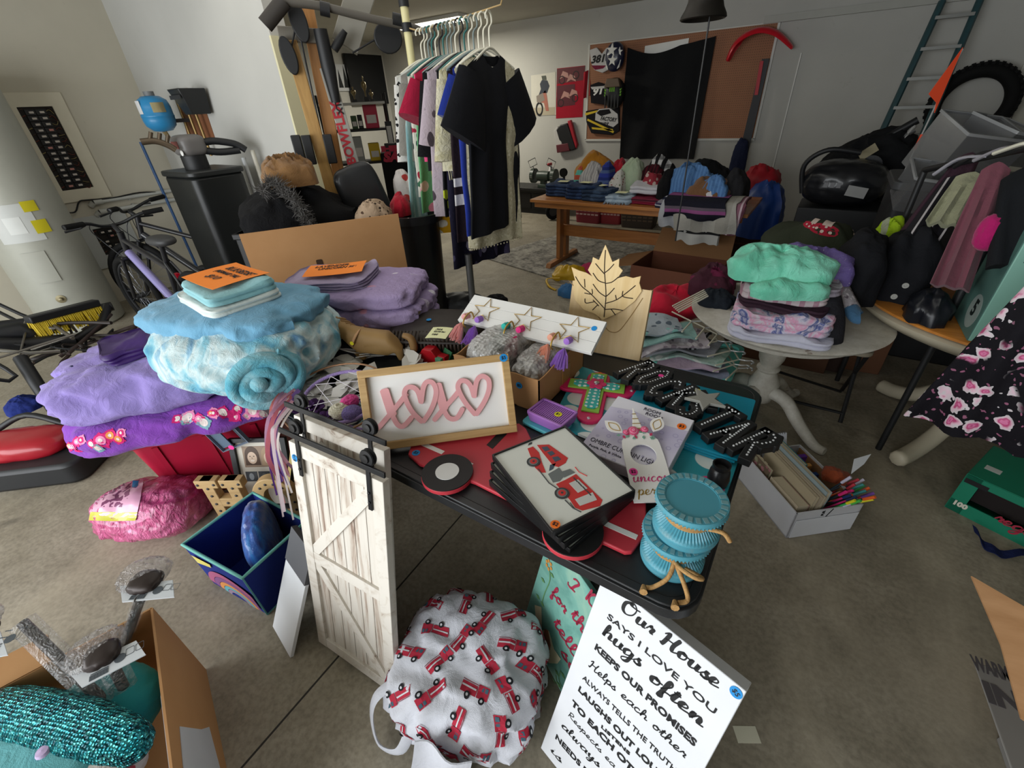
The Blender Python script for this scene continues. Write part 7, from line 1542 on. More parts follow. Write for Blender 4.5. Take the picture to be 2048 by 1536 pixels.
def panel(x0, x1, y0, y1, fw, label, rows, lower=False):
    t = thing('electrical_panel', label, 'electrical panel', LF @ TR(x0, y0)); w_, h_ = x1 - x0, y1 - y0; PM = plain('#d6cfba' if not lower else '#b5b7b3', .55)
    g = G(); g.ring([(0, 0), (w_, 0), (w_, h_), (0, h_)], [(fw, fw), (w_ - fw, fw), (w_ - fw, h_ - fw), (fw, h_ - fw)], 0, .018); g.part('cover_frame', PM, t, bev=.003)
    G().box(w_ - 2 * fw + .01, h_ - 2 * fw + .01, .004, (w_ / 2, h_ / 2, .003)).part('recess', plain('#1d1712', .7), t)
    iw, ih = w_ - 2 * fw, h_ - 2 * fw
    for k in range(rows):
        for s_ in (0, 1):
            if lower and (k + s_) % 3 == 0: continue
            y = fw + ih * (k + .7) / (rows + .6); x = fw + iw * (.30 + .30 * s_)
            b = G().box(iw * .28, ih / (rows + .6) * .86, .012, (x, y, .010)).part('breaker', plain('#1b1a1a', .4), t); G().box(iw * .13, ih / (rows + .6) * .34, .003, (x + .006, y, .0175)).part('white_tag', plain('#cfc6bd', .5) if (k * 2 + s_) % 7 else plain('#c98a80', .5), b)
    rq = random.Random(rows); WC_ = [plain('#5d2a1d', .6), plain('#3a2a20', .6), plain('#7d7048', .6), plain('#2a1512', .6)]
    for k in range(rows * 2): y = fw + ih * (k + .5) / rows / 2; G().tube(cat_rom([(fw + iw * .76, y, .012), (fw + iw * .86, y + rq.uniform(-.02, .02), .018), (fw + iw * .95, y + rq.uniform(-.03, .03), .008)], 3), .003, 5).part('wire', WC_[k % 4], t, 60)
    for k in range(rows): y = fw + ih * (k + .5) / rows; G().tube([(fw + iw * .02, y, .008), (fw + iw * .13, y + .01, .012)], .004, 5).part('wire', WC_[k % 4], t, 60)
    return t
panel(1.30, 1.752, .99, 1.866, .105, 'tall open electrical breaker panel with rows of white tags on the left wall', 14)
panel(1.345, 1.79, .355, .85, .12, 'lower open electrical panel partly hidden by the bicycles', 5, True)
for k, (a, b) in enumerate((((187, 405), (420, 366)), ((199, 424), (420, 389)))):
    y0, z0 = lq(*a, .03); y1 = 2.36; t = thing('conduit', ['upper', 'lower'][k] + ' painted conduit pipe running along the left wall under the panel', 'pipe', LF @ TR(y0, z0, .03))
    G().tube([(0, 0, 0), (y1 - y0, .0, 0)], .018, 10).part('pipe', plain('#b9bab4', .5), t, 60); G().tube([(0, 0, 0), (.07, 0, 0)], .026, 10).tube([(0, -.0, 0), (-.03, -.03, -.02)], .024, 10).part('elbow', plain('#b5b5ae', .5), t, 60)
    for x in (.3, .62): G().box(.02, .055, .02, (x, 0, -.012)).part('strap', plain('#a5a69f', .5), t)
g = G(); P = [hx(x, y, -5.96) for x, y in ((0, 246), (20, 285), (58, 325), (50, 333), (45, 335), (70, 365), (100, 400), (125, 422), (150, 424), (158, 404), (175, 400), (225, 396), (280, 385), (330, 384), (380, 375))]
g.tube(cat_rom(P, 4), .007, 6).solo('black_cable', BLACK, 'black cable looping along the left wall below the breaker panel', 'cable', smooth=60)
# water heater
HC = V((-5.63, .98, 0)); HR = .30
t = thing('water_heater', 'grey water heater with data labels at the left wall', 'water heater', HC)
HM = plain('#a3a398', .45, .1); G().lathe([(HR - .02, .0), (HR, .02), (HR, .10), (HR, 1.95), (HR - .03, 2.0), (0, 2.01)], 56).part('tank', HM, t, 30)
def cyl_hit(px, py):
    d = ray(px, py); o = CAM - HC; a = d.x ** 2 + d.y ** 2; b = o.x * d.x + o.y * d.y; c = o.x ** 2 + o.y ** 2 - HR ** 2; s_ = (-b - sqrt(max(0, b * b - a * c))) / a; p = o + d * s_; return atan2(p.y, p.x), p.z
def wrap(pa, pb, mat, nm, k=.002, parent=None):
    (a0, z0), (a1, z1) = cyl_hit(*pa), cyl_hit(*pb); g = G(); g.sheet(10, 3, lambda u, v: V(((HR + k) * cos(a0 + (a1 - a0) * u), (HR + k) * sin(a0 + (a1 - a0) * u), z0 + (z1 - z0) * v)), .0015); return g.part(nm, mat, parent or t, 60)
wrap((-40, 415), (95, 478), plain('#bdbfbb', .4), 'data_label'); wrap((2, 438), (58, 466), plain('#cdcfcb', .4), 'white_label', .004); wrap((36, 404), (78, 420), plain('#c2b51f', .5), 'yellow_label', .0045); wrap((60, 442), (104, 462), plain('#c2b51f', .5), 'yellow_label', .0045)
wrap((40, 508), (124, 560), plain('#a6a69b', .45), 'access_cover', .006)
(a0, z0) = cyl_hit(122, 598); g = G(); g.lathe([(.035, 0), (.035, .004), (.016, .006), (.014, .03), (0, .032)], 16, TR(HR * cos(a0), HR * sin(a0), z0) @ Matrix.Rotation(a0, 4, 'Z') @ Matrix.Rotation(pi / 2, 4, 'Y')); g.part('drain_valve', plain('#8d8468', .4, .6), t, 40)
g = G(); b0 = hx(203, 590, -5.92); g.tube([(b0.x, b0.y, .02), (b0.x, b0.y, CZ)], .017, 10).solo('yellow_pipe', plain('#c3ac73', .5), 'yellowed vertical pipe beside the water heater', 'pipe', smooth=60)
b0 = hz(388, 545, .0); b1 = hx(283, 285, -5.6); bb = V((-5.35, 2.1, 0)); tp = hp(281, 284, bb, (0, 1, 0)); G().tube([V((tp.x + .04, 2.1, .02)), V((tp.x, 2.1, tp.z))], .014, 8).solo('blue_pole', plain('#2c4f7d', .45), 'thin blue pole leaning near the pressure tank', 'pole', smooth=60)

YT = 2.12
def q2(px, py, Y=YT): return hy(px, py, Y)
a, b = q2(272, 225), q2(352, 225); TRd = 28 / F_PX * (q2(314, 228) - CAM).dot(_fw); tz0, tz1 = q2(330, 264).z, q2(303, 192).z; tc = q2(314, 228)
t = thing('pressure_tank', 'small sky blue pressure tank with labels high on the wall', 'pressure tank', (tc.x, YT, tz0)); hh = tz1 - tz0
BT = plain('#2f83b5', .35, coat=.2); G().lathe([(0, 0), (TRd * .6, .01), (TRd * .93, .05), (TRd, .09), (TRd, hh * .42), (TRd * 1.02, hh * .43), (TRd * 1.02, hh * .47), (TRd, hh * .48), (TRd, hh - .08), (TRd * .9, hh - .03), (TRd * .55, hh), (0, hh + .005)], 32).part('tank', BT, t, 50)
G().cyl(TRd * .32, hh, hh + .035, 16).part('cap', plain('#6d6f70', .5), t)
def twrap(a0, a1, z0, z1, m_, nm): G().sheet(8, 2, lambda u, v: V(((TRd + .002) * cos(a0 + (a1 - a0) * u), (TRd + .002) * sin(a0 + (a1 - a0) * u), z0 + (z1 - z0) * v)), .0012).part(nm, m_, t, 60)
twrap(-.55, .25, hh * .55, hh * .82, plain('#c9bd92', .2, .6), 'metal_label'); twrap(-1.75, -1.25, hh * .52, hh * .88, plain('#cfcfce', .5), 'white_label')
G().box(.05, 2.39 - YT, .03, (0, (2.39 - YT) / 2, hh * .3)).part('wall_bracket', DGREY, t)
for k in range(3): G().tube([(-.03 + .03 * k, 0, .01), (-.02 + .02 * k, .02, -.05)], .008, 6).part('bracket', plain('#7d6a45', .5, .4), t)
a, b, c, d = [hy(x, y, 2.385) for x, y in ((352, 192), (400, 188), (430, 278), (378, 282))]
G().slab([d, c, b, a], .018).solo('backing_board', plain('#7d4f32', .7), 'brown wooden backing board on the wall behind the pressure tank', 'board')
for k in range(3): p = hy(372 + 14 * k, 250, 2.33); G().tube([V((p.x, 2.33, p.z - .25)), V((p.x, 2.33, p.z + .28))], .013, 8).solo('copper_pipe', plain('#8d7448', .4, .6), ['left', 'middle', 'right'][k] + ' one of three pipes on the brown backing board', 'pipe', smooth=60)
a, b = q2(340, 200, 2.2), q2(396, 200, 2.2); tp, bt = q2(362, 177, 2.2).z, q2(370, 230, 2.2).z; t = thing('control_box', 'black plastic control box above the brown backing board', 'control box', ((a.x + b.x) / 2, 2.26, bt)); w_ = 46 / F_PX * (a - CAM).dot(_fw)
g = G(); g.hexa([(-w_ * .32, -.06, 0), (w_ * .32, -.06, 0), (w_ * .32, .1, 0), (-w_ * .32, .1, 0)], [(-w_ * .5, -.12, tp - bt), (w_ * .5, -.12, tp - bt), (w_ * .5, .1, tp - bt), (-w_ * .5, .1, tp - bt)]); g.part('case', plain('#202122', .4), t, bev=.008); G().box(w_ * .9, .006, .03, (0, -.118, tp - bt - .06)).part('lid_seam', plain('#2d2e30', .4), t)
# softener: brine tank, resin tank, valve head, pipes
BX = hd(428, 400, 4.75); btz = hd(430, 337, 4.6).z; t = thing('brine_tank', 'big black water softener tank at the partition wall', 'water softener', (BX.x, BX.y, 0))
g = G(); g.prism(rrect(.50, .42, .06, 6), 0, btz - .04); g.part('tank', plain('#191b1b', .4), t, bev=.02); G().prism(rrect(.53, .45, .07, 6), btz - .04, btz).part('lid', plain('#232525', .4), t, bev=.01)
vh = hd(384, 320, 4.72); t = thing('valve_head', 'grey and black softener valve head above the black tank', 'valve', (vh.x, vh.y + .02, btz + .001)); hv = hd(384, 268, 4.72).z - btz
G().cyl(.09, 0, hv * .4, 20).part('neck', BLACK, t, 50); g = G(); g.blob((.22, .2, hv * .62), TR(0, 0, hv * .38), 2, .0, 1, 4, n=10); g.part('cover', plain('#6b6866', .4), t, 60); G().box(.10, .006, .05, (0, -.10, hv * .72)).part('display', plain('#7d4a45', .3), t); G().disc(.02, 0, 16, FR((.07, -.101, hv * .5), (1, 0, 0), (0, 0, 1)), t=.004).part('white_badge', WHITE, t)
rq = random.Random(3); g = G(); P = [hd(x, y, 4.6) for x, y in ((282, 284), (310, 282), (335, 290), (352, 300))]; g.tube(cat_rom(P, 4), .022, 8); [g.tube([hd(x, y, 4.6), hd(x + 2, y - 18, 4.6)], .014, 7) for x, y in ((300, 282), (318, 284), (334, 288))]; g.solo('pipe_fittings', plain('#5d5040', .4, .5), 'cluster of brass and copper pipe fittings under the pressure tank', 'pipe', smooth=60)
for k, q in enumerate((((405, 285), (430, 282), (470, 288), (492, 300)), ((400, 300), (440, 304), (480, 300)))): G().tube(cat_rom([hd(x, y, 4.7) for x, y in q], 5), .026, 8).solo('black_hose', BLACK, ['upper', 'lower'][k] + ' black hose at the softener valve head', 'hose', smooth=60)
for k, (q, c) in enumerate(((((486, 315), (500, 365), (512, 412)), '#b9bbbb'), (((504, 300), (510, 340), (520, 385)), '#c3beb0'))): P = [hd(x, y, 4.75) for x, y in q]; G().tube(cat_rom([V((P[0].x, P[0].y, .002)), V((P[0].x, P[0].y, P[1].z)), P[0]], 3), .018, 8).solo('white_pipe', plain(c, .4), ['left', 'right'][k] + ' white plastic pipe rising behind the black softener tank', 'pipe', smooth=60)

def bicycle(M, label, fcol, accent):
    t = thing('bicycle', label, 'bicycle', M); R_ = .31; fx_, rx_ = .0, -1.02
    for nm, x in (('front_wheel', fx_), ('rear_wheel', rx_)):
        w0 = G().tube([(x + R_ * cos(a), 0, R_ + .03 + R_ * sin(a)) for a in [2 * pi * i / 44 for i in range(44)]], .026, 8, closed=True).part(nm, RUBBER, t, 60)
        G().tube([(x + (R_ - .035) * cos(a), 0, R_ + .03 + (R_ - .035) * sin(a)) for a in [2 * pi * i / 44 for i in range(44)]], .011, 6, closed=True).part('rim', plain('#3a3b3f', .3, .5), w0, 60)
        g = G()
        for k in range(18): a = 2 * pi * k / 18; g.tube([(x + .02 * cos(a + 1.2), .02 * (1 if k % 2 else -1), R_ + .03 + .02 * sin(a + 1.2)), (x + (R_ - .04) * cos(a), 0, R_ + .03 + (R_ - .04) * sin(a))], .0016, 4)
        g.part('spokes', plain('#8d9096', .3, .6), w0, 0); G().cyl(.022, -.05, .05, 12, TR(x, 0, R_ + .03) @ Matrix.Rotation(pi / 2, 4, 'X')).part('hub', DGREY, w0)
    hd_ = V((-.17, 0, .80)); bbk = V((-.60, 0, .31)); st_ = V((-.74, 0, .74)); ax = V((rx_, 0, R_ + .03))
    FM = plain('#1c1c20', .35, coat=.3)
    G().tube([hd_ + V((.0, 0, -.07)), bbk], .030, 10).part('down_tube', plain(accent, .3, coat=.4), t, 60)
    g = G(); g.tube([hd_ + V((-.01, 0, .03)), st_ + V((.03, 0, -.08))], .02, 9); g.tube([bbk, st_ + V((-.02, 0, .10))], .018, 9); g.tube([hd_ + V((.02, 0, -.1)), hd_ + V((-.03, 0, .09))], .024, 9)
    for s_ in (-1, 1): g.tube([bbk + V((0, s_ * .03, 0)), ax + V((0, s_ * .055, 0))], .010, 7); g.tube([st_ + V((0, s_ * .02, -.03)), ax + V((0, s_ * .055, 0))], .009, 7)
    g.part('frame', FM, t, 60)
    g = G(); [g.tube([hd_ + V((.03, s_ * .055, -.12)), V((fx_, s_ * .055, R_ + .03))], .015, 8) for s_ in (-1, 1)]; g.tube([hd_ + V((.03, -.055, -.12)), hd_ + V((.03, .055, -.12))], .017, 8); g.part('fork', FM, t, 60)
    hb = G().tube(cat_rom([hd_ + V(p) for p in ((-.1, -.33, .20), (-.05, -.18, .19), (.03, -.06, .14), (.03, .06, .14), (-.05, .18, .19), (-.1, .33, .20))], 5), .012, 8).tube([hd_ + V((-.03, 0, .08)), hd_ + V((.03, 0, .14))], .018, 8).part('handlebar', BLACK, t, 60)
    for s_ in (-1, 1): G().tube([hd_ + V((-.1, s_ * .33, .20)), hd_ + V((-.055, s_ * .20, .192))], .019, 9).part('grip', RUBBER, hb, 60); G().tube([hd_ + V((-.04, s_ * .17, .19)), hd_ + V((.03, s_ * .20, .16)), hd_ + V((.04, s_ * .30, .15))], .008, 6).part('brake_lever', BLACK, hb, 60)
    g = G(); [g.tube(cat_rom([hd_ + V((-.04, s_ * .15, .19)), hd_ + V((.12, s_ * .12, .10)), hd_ + V((.05, s_ * .03, -.12))], 5), .0035, 5) for s_ in (-1, 1)]; g.part('cables', BLACK, t, 60)
    g = G(); g.blob((.26, .15, .07), RZ(st_ + V((-.05, 0, .10)), 0), 3, .0, 1, 2.6, n=8, flat=False); g.part('saddle', plain('#3a3a3b', .5), t, 60)
    g = G(); g.cyl(.085, -.006, .006, 24, TR(bbk.x, -.05, bbk.z) @ Matrix.Rotation(pi / 2, 4, 'X')); [g.tube([bbk + V((0, -.065 * s_, 0)), bbk + V((.1 * s_, -.075 * s_, -.13 * s_))], .010, 6) for s_ in (1, -1)]; g.part('crankset', DGREY, t);
    for s_ in (1, -1): G().box(.09, .07, .025, bbk + V((.1 * s_, -.12 * s_, -.13 * s_))).part('pedal', BLACK, t, bev=.004)
    return t
f1 = hz(284, 590, .34); r1 = hz(400, 622, .34);
d1 = (f1 - r1); d1.z = 0
bicycle(FR((f1.x, f1.y, 0), d1, (-d1.y, d1.x, 0)), 'bicycle with violet down tube in front, nearest the water heater', 0, '#8d86b8')
f2 = hz(292, 552, .34); d2 = f2 - hz(470, 545, .34); d2.z = 0
bicycle(FR((f2.x, f2.y, 0), d2, (-d2.y, d2.x, 0)), 'all black bicycle behind the violet one', 0, '#222327')
G().box(.05, .03, .05).solo('rear_light', plain('#c8102e', .3), 'small red bicycle light shining between the bicycles', 'light', M=TR(*(hd(355, 552, f1.xy.length - .08))))

def tubes(name, lb, cat, mat, lines, parts='frame', group=None):
    o = lines[0][0][0]; o = V((o.x, o.y, 0)); t = thing(name, lb, cat, TR(o.x, o.y));
    for ln, r_, m_, nm in lines: G().tube([p - o for p in ln], r_, 8).part(nm, m_, t, 60)
    return t
def zz(*a): return hz(*a)
L1 = lambda *q: [hd(x, y, d) for x, y, d in q]
tubes('exercise_frame', 'black folded exercise frame on the floor at the far left', 'exercise machine', BLACK, [
    (L1((-30, 655, 4.6), (100, 640, 4.55), (225, 612, 4.5)), .035, BLACK, 'rail'), (L1((-30, 690, 4.2), (60, 690, 4.2), (150, 680, 4.2)), .05, BLACK, 'rail'), (L1((40, 715, 3.9), (75, 770, 3.75), (108, 818, 3.65)), .035, BLACK, 'leg'), (L1((-10, 700, 4.1), (60, 706, 4.05), (120, 702, 4.05)), .012, plain('#8d8b84', .3, .7), 'steel_rod'),
    (L1((-10, 674, 4.3), (40, 664, 4.3), (62, 672, 4.3)), .07, plain('#1d1f22', .5), 'motor_cover'), (L1((-20, 720, 3.9), (12, 738, 3.85), (32, 752, 3.8), (18, 762, 3.8), (-15, 758, 3.8)), .012, BLACK, 'hoop'), (L1((108, 818, 3.65), (140, 850, 3.55), (165, 838, 3.6)), .02, BLACK, 'foot'), (L1((150, 680, 4.2), (205, 648, 4.3), (215, 612, 4.5)), .03, BLACK, 'post'), (L1((-20, 600, 4.9), (40, 628, 4.75), (110, 655, 4.6)), .012, BLACK, 'cable'), (L1((-20, 615, 4.9), (30, 640, 4.7), (60, 655, 4.6)), .012, BLACK, 'cable')])
rq = random.Random(31); g = G()
for k in range(26):
    x, y = rq.uniform(40, 220), rq.uniform(655, 712); d = 4.35 - (y - 655) * .006; a = hd(x, y, d); g.tube(cat_rom([a, a + V((rq.uniform(-.2, .2), rq.uniform(-.25, .25), rq.uniform(-.05, .08))), a + V((rq.uniform(-.3, .3), rq.uniform(-.3, .3), rq.uniform(-.1, .05)))], 4), rq.uniform(.006, .014), 6, mi=k % 4)
zmin = min(p.z for p in g.v); g.solo('cable_tangle', [BLACK, plain('#2b2422', .5), plain('#77736c', .3, .6), plain('#3a2d2a', .6)], 'tangle of dark cords and metal rods behind the lavender comforter', 'cables', smooth=60)
bm = hd(130, 640, 4.35); bd = (hd(200, 618, 4.45) - hd(62, 655, 4.25)); BRM = FR(hd(62, 655, 4.25), bd, V((0, 0, 1)))
t = thing('push_broom', 'push broom with yellow bristles lying on the black exercise frame', 'broom', BRM); BL_ = bd.length
G().box(BL_, .05, .07, (BL_ / 2, .05, 0)).part('head', plain('#1f2022', .5), t, bev=.008); g = G();
for k in range(46):
    for j in range(3): g.tube([(BL_ * (k + .5) / 46, .03, .02 * (j - 1)), (BL_ * (k + .5) / 46 + rq.uniform(-.012, .012), -.075 + rq.uniform(-.012, .012), .03 * (j - 1) + .02)], .0045, 4)
g.part('bristles', plain('#d0b51a', .6), t, 0)
tc = hz(60, 915, .12); TCM = RZ((tc.x - .05, tc.y + .03, 0), .72)
t = thing('tool_case', 'black tool case with a red top lying at the far left', 'tool case', TCM); G().prism(rrect(.62, .36, .07, 6), 0, .13).part('case', plain('#1d1e20', .5), t, bev=.02); g = G(); g.blob((.46, .24, .12), TR(-.03, .01, .11), 4, .06, 2, 3, n=10); g.part('red_top', plain('#9a1222', .35, coat=.2), t, 60)
G().tube(cat_rom([(-.2, .1, .22), (-.05, .14, .27), (.15, .1, .2)], 5), .016, 8).part('handle', BLACK, t, 60); G().lathe([(.03, 0), (.03, .03), (0, .032)], 14, TR(.30, .05, .05) @ Matrix.Rotation(pi / 2, 4, 'Y')).part('red_knob', plain('#b3152a', .4), t); lump('blue_rag', 8, 832, (.2, .16, .08), cloth('#1c2a6b'), 'navy blue rag behind the black tool case', 'cloth', 98, z_=.14, dy=.1)

b0, b1, b2 = hz(303, 1216, .38), hz(345, 1560, .38), hz(190, 1248, .38)
e_ = (b1 - b0); e_.z = 0; ln = max(e_.length, .62); en = e_.normalized(); ln = .66; ew = V((en.y, -en.x, 0)); ew = ew if ew.x < 0 else -ew
CB = FR(V((b0.x, b0.y, 0)), en, V((0, 0, 1)).cross(en)); sgn = (CB.inverted().to_3x3() @ ew).y; WB = .62 * (1 if sgn > 0 else -1)
t = thing('rod_carton', 'open cardboard carton full of curtain rods and cushions, bottom left', 'box', CB)
CH_ = .38; g = G(); g.box(ln, .006, CH_, (ln / 2, 0, CH_ / 2)); g.box(ln, .006, CH_, (ln / 2, WB, CH_ / 2)); g.box(.006, abs(WB), CH_, (0, WB / 2, CH_ / 2)); g.box(.006, abs(WB), CH_, (ln, WB / 2, CH_ / 2)); g.box(ln, abs(WB), .006, (ln / 2, WB / 2, .004)); g.part('carton', CARD, t)
so = -1 if WB > 0 else 1
G().slab([(.0, WB * .36, CH_), (0, WB * .62, CH_), (-.07, WB * .62, CH_ + .03), (-.07, WB * .36, CH_ + .03)], .005).part('flap', CARD, t)
G().prism([(.26, .09), (.30, .16), (.36, .31), (.52, .33), (.64, .30), (.64, .02), (.45, .05)], .0035, .005, FR((0, 0, 0), (1, 0, 0), (0, 0, 1)) if so < 0 else FR((0, 0, 0), (1, 0, 0), (0, 0, 1)) @ TR(0, 0, -.0085)).part('outer_white_label', plain('#b9bcc2', .6), t)
G().prism([(.24, .36), (.28, .30), (.34, .22), (.42, .18), (.47, .22), (.5, .2), (.56, .27), (.6, .37), (.5, .376), (.3, .376)], .0035, .005, FR((0, 0, 0), (1, 0, 0), (0, 0, 1)) @ TR(0, 0, -.0085) if so < 0 else FR((0, 0, 0), (1, 0, 0), (0, 0, 1))).part('torn_inner_paper', plain('#aebccb', .6), t)
TEAL = cloth('#2f9a9f', bs=10, bump=.3); cp = hz(200, 1440, .28)
def cush(px, py, z_, size, rz, m_, lb, seed, **k):
    p = hz(px, py, z_); g = G(); g.blob(size, None, seed, .05, 2, 2.7, n=18, flat=False); return g.solo('cushion', m_, lb, 'cushion', 'cushions in the curtain rod carton', M=RZ((p.x, p.y, z_ - size[2] * .6), rz, k.get('rx', 0)), smooth=180)
cush(185, 1440, .30, (.26, .28, .14), .3, TEAL, 'plain teal cushion at the right in the curtain rod carton', 3)
mm = N('teal sequins'); mm.p(rough=.22, metal=.7); v = mm.vor(140, mm.co(), rnd=.4); mm.col(mm.ramp(mm.sep(v.outputs['Color'])[0], [(.1, '#07474f'), (.55, '#178a93'), (.9, '#57c3c4')])); mm.bump(v.outputs['Distance'], 1.0, .01)
sq0, sq1 = hz(-20, 1420, .37), hz(250, 1488, .37); sq = sq1 - sq0
cush(118, 1448, .37, (.50, .13, .12), atan2(sq.y, sq.x), mm.mat, 'shiny teal sequin cushion across the curtain rod carton', 5)
t = cush(60, 1532, .35, (.40, .24, .12), atan2(sq.y, sq.x), cloth('#5fa3a8', bs=12), 'soft aqua cushion with lilac piping lowest in the carton', 7)
G().tube([(.13 * cos(a), .085 * sin(a), .105) for a in [2 * pi * i / 30 for i in range(30)]], .006, 6, closed=True).part('lilac_piping', cloth('#8d86b3'), t, 60); G().lathe([(.016, .118), (.012, .126), (0, .128)], 12, TR(.05, .02)).part('button', plain('#b9a5c9', .4), t)
cush(205, 1530, .33, (.15, .14, .12), .3, printed('#c3b8b0', ['#5d4a4a', '#c3b8b0', '#a34048'], 22, .4), 'cream patterned cushion corner at the carton bottom', 9)
def rod_pack(pa, pb, ph, wl, label, z0, z1, cardpts):
    """curtain rod wrapped in clear film with a printed header card"""
    A_, B_ = hz(*pa, z0), hz(*pb, z1); t = thing('curtain_rod', label, 'curtain rod', A_, 'packaged curtain rods'); D_ = B_ - A_
    G().tube([V(), D_], .0125, 12).part('rod', plain('#2e2724', .35, .4), t, 60); G().tube([V((.002, 0, .001)), D_ * 1.0], .030, 10, flat=.5).part('film_sleeve', FILM, t, 60)
    c = [hz(x, y, z1 + .005) - A_ for x, y in cardpts]; n_ = V((0, 0, 1))
    G().slab(c, .003).part('header_card', plain('#c9cdd0', .4), t); x_ = (c[1] - c[0]); y_ = (c[3] - c[0]); Q = FR(c[0], x_, y_); W1, H1 = x_.length, y_.length
    g = G(); [g.box(W1 * .28, .0025, .0006, (W1 * .26, H1 * (.62 - .16 * k), .0008), Q) for k in range(3)]; [g.box(.0016 if k % 3 else .003, H1 * .2, .0006, (W1 * (.12 + .016 * k), H1 * .16, .0008), Q) for k in range(18)]; g.disc(.012, .0006, 16, Q @ TR(W1 * .58, H1 * .4)); [g.ring(rrect(W1 * .14, H1 * .3, .002, 1), rrect(W1 * .13, H1 * .27, .002, 1), .0005, .001, Q @ TR(W1 * x, H1 * .5)) for x in (.74, .9)]; g.part('card_print', plain('#4d5358', .6), t, 0)
    mid = (c[2] + c[3]) * .5; g = G(); g.blob((W1 * .95, .11, .045), FR(mid + y_.normalized() * .035 + V((0, 0, -.02)), x_, y_), 7, .2, 3, 2.4, n=14, flat=False); g.part('clear_bag', film('crinkled film', 1.0, 40, .06, lin('#cfc8c4'), .34), t, 50)
    g = G(); g.blob((W1 * .6, .07, .04), FR(mid + V((0, 0, -.016)), x_, y_), 3, .1, 2, 3, n=8, flat=False); g.part('finial', plain('#332a27', .4, .3), t, 60)
    return t
rod_pack((248, 1290), (280, 1200), 0, 0, 'upright curtain rod standing out highest beyond the carton', .30, .52, [(244, 1204), (348, 1194), (345, 1160), (240, 1172)])
rod_pack((225, 1420), (45, 1245), 0, 0, 'curtain rod in clear film slanting from the carton to the left edge', .33, .50, [(-40, 1320), (15, 1310), (0, 1262), (-60, 1270)])
rod_pack((260, 1400), (215, 1310), 0, 0, 'curtain rod with white header card lying across the middle of the carton', .30, .46, [(163, 1375), (291, 1309), (272, 1281), (137, 1345)])
def yline(pts, Y): return [hy(x, y, Y) for x, y in pts]
t = thing('step_ladder', 'tall green ladder with grey rungs leaning at the back wall', 'ladder', (hy(1765, 260, 6.9).x, 6.9, 0)); o = V((hy(1765, 260, 6.9).x, 6.9, 0)); GRL = plain('#2b4b50', .45)
lt, lb_ = hy(1885, 2, 7.25), hy(1765, 262, 6.95); rt, rb = hy(1962, -4, 7.25), hy(1862, 232, 6.95)
def ext(a, b): return a + (b - a) * ((.03 - a.z) / (b.z - a.z))
for a, b in ((lt, lb_), (rt, rb)): G().tube([ext(a, b) - o, a - o], .032, 6).part('rail', GRL, t, 20)
for k in range(9):
    z_ = .35 + .255 * k; q = lambda a, b: a + (b - a) * ((z_ - a.z) / (b.z - a.z)); A_, B_ = q(lt, lb_) - o, q(rt, rb) - o; G().hexa([A_ + V((0, -.05, -.014)), B_ + V((0, -.05, -.014)), B_ + V((0, .03, -.014)), A_ + V((0, .03, -.014))], [A_ + V((0, -.05, .014)), B_ + V((0, -.05, .014)), B_ + V((0, .03, .014)), A_ + V((0, .03, .014))]).part('rung', plain('#7d7e7a', .45, .3), t)
tc = hy(1942, 208, 7.25); t = thing('knobby_tyre', 'knobby black motorcycle tyre hanging on the back wall', 'tyre', TR(tc.x, 7.24, tc.z) @ Matrix.Rotation(pi / 2, 4, 'X')); Ro = .30
G().tube([(Ro * cos(a), Ro * .98 * sin(a), 0) for a in [2 * pi * i / 48 for i in range(48)]], .065, 12, closed=True).part('casing', RUBBER, t, 60); g = G()
for i in range(40):
    for j in (-1, 0, 1): g.box(.025, .03, .03, (Ro + .062 - abs(j) * .012, 0, j * .04), Matrix.Rotation(2 * pi * (i + .5 * (j % 2)) / 40, 4, 'Z'))
g.part('tread_knobs', RUBBER, t, 0, kind='stuff')
# stroller and car seat (dark), flag on a rod, bins
Ys = 5.4
def sb(px, py, Y=Ys): return hy(px, py, Y)
so_ = sb(1720, 400); so_ = V((so_.x, Ys, 0)); t = thing('stroller', 'folded black pushchair with a canopy against the back wall', 'pushchair', so_); W = lambda px, py, Y=Ys: sb(px, py, Y) - so_
for a, b, r_, m_, nm in (((1640, 350), (1836, 240), .03, BLACK, 'handle_bar'), ((1700, 330), (1830, 260), .02, plain('#4d4d4c', .4), 'side_tube'), ((1660, 420), (1742, 362), .024, DGREY, 'leg_tube'), ((1620, 418), (1690, 376), .018, DGREY, 'leg_tube'), ((1790, 300), (1830, 250), .02, plain('#8d8b86', .4), 'side_tube'), ((1740, 360), (1660, 545), .03, BLACK, 'leg_tube')): G().tube([W(*a), W(*b)], r_, 8).part(nm, m_, t, 60)
c = W(1770, 350); g = G(); g.blob((.75, .5, .6), TR(c.x, .1, c.z - .25) @ Matrix.Rotation(-.5, 4, 'Y'), 5, .14, 2, 2.8, n=16, flat=False); g.part('folded_seat', cloth('#141517', bs=12), t, 60)
c = W(1737, 326); G().lathe([(0, -.03), (.09, -.03), (.09, .03), (0, .03)], 22, TR(c.x, -.25, c.z) @ Matrix.Rotation(pi / 2, 4, 'X')).part('hinge', BLACKM, t); G().slab([W(1722, 322, 5.1), W(1758, 300, 5.1), W(1750, 286, 5.1), W(1716, 308, 5.1)], .02).part('beige_label', plain('#8d8468', .6), t)
for a in (1650, 1700): c = hy(a, 545, Ys); g = G(); g.tube([(c.x - so_.x + .12 * cos(q), .0, .135 + .12 * sin(q)) for q in [2 * pi * i / 24 for i in range(24)]], .02, 8, closed=True); g.part('wheel', RUBBER, t, 60)
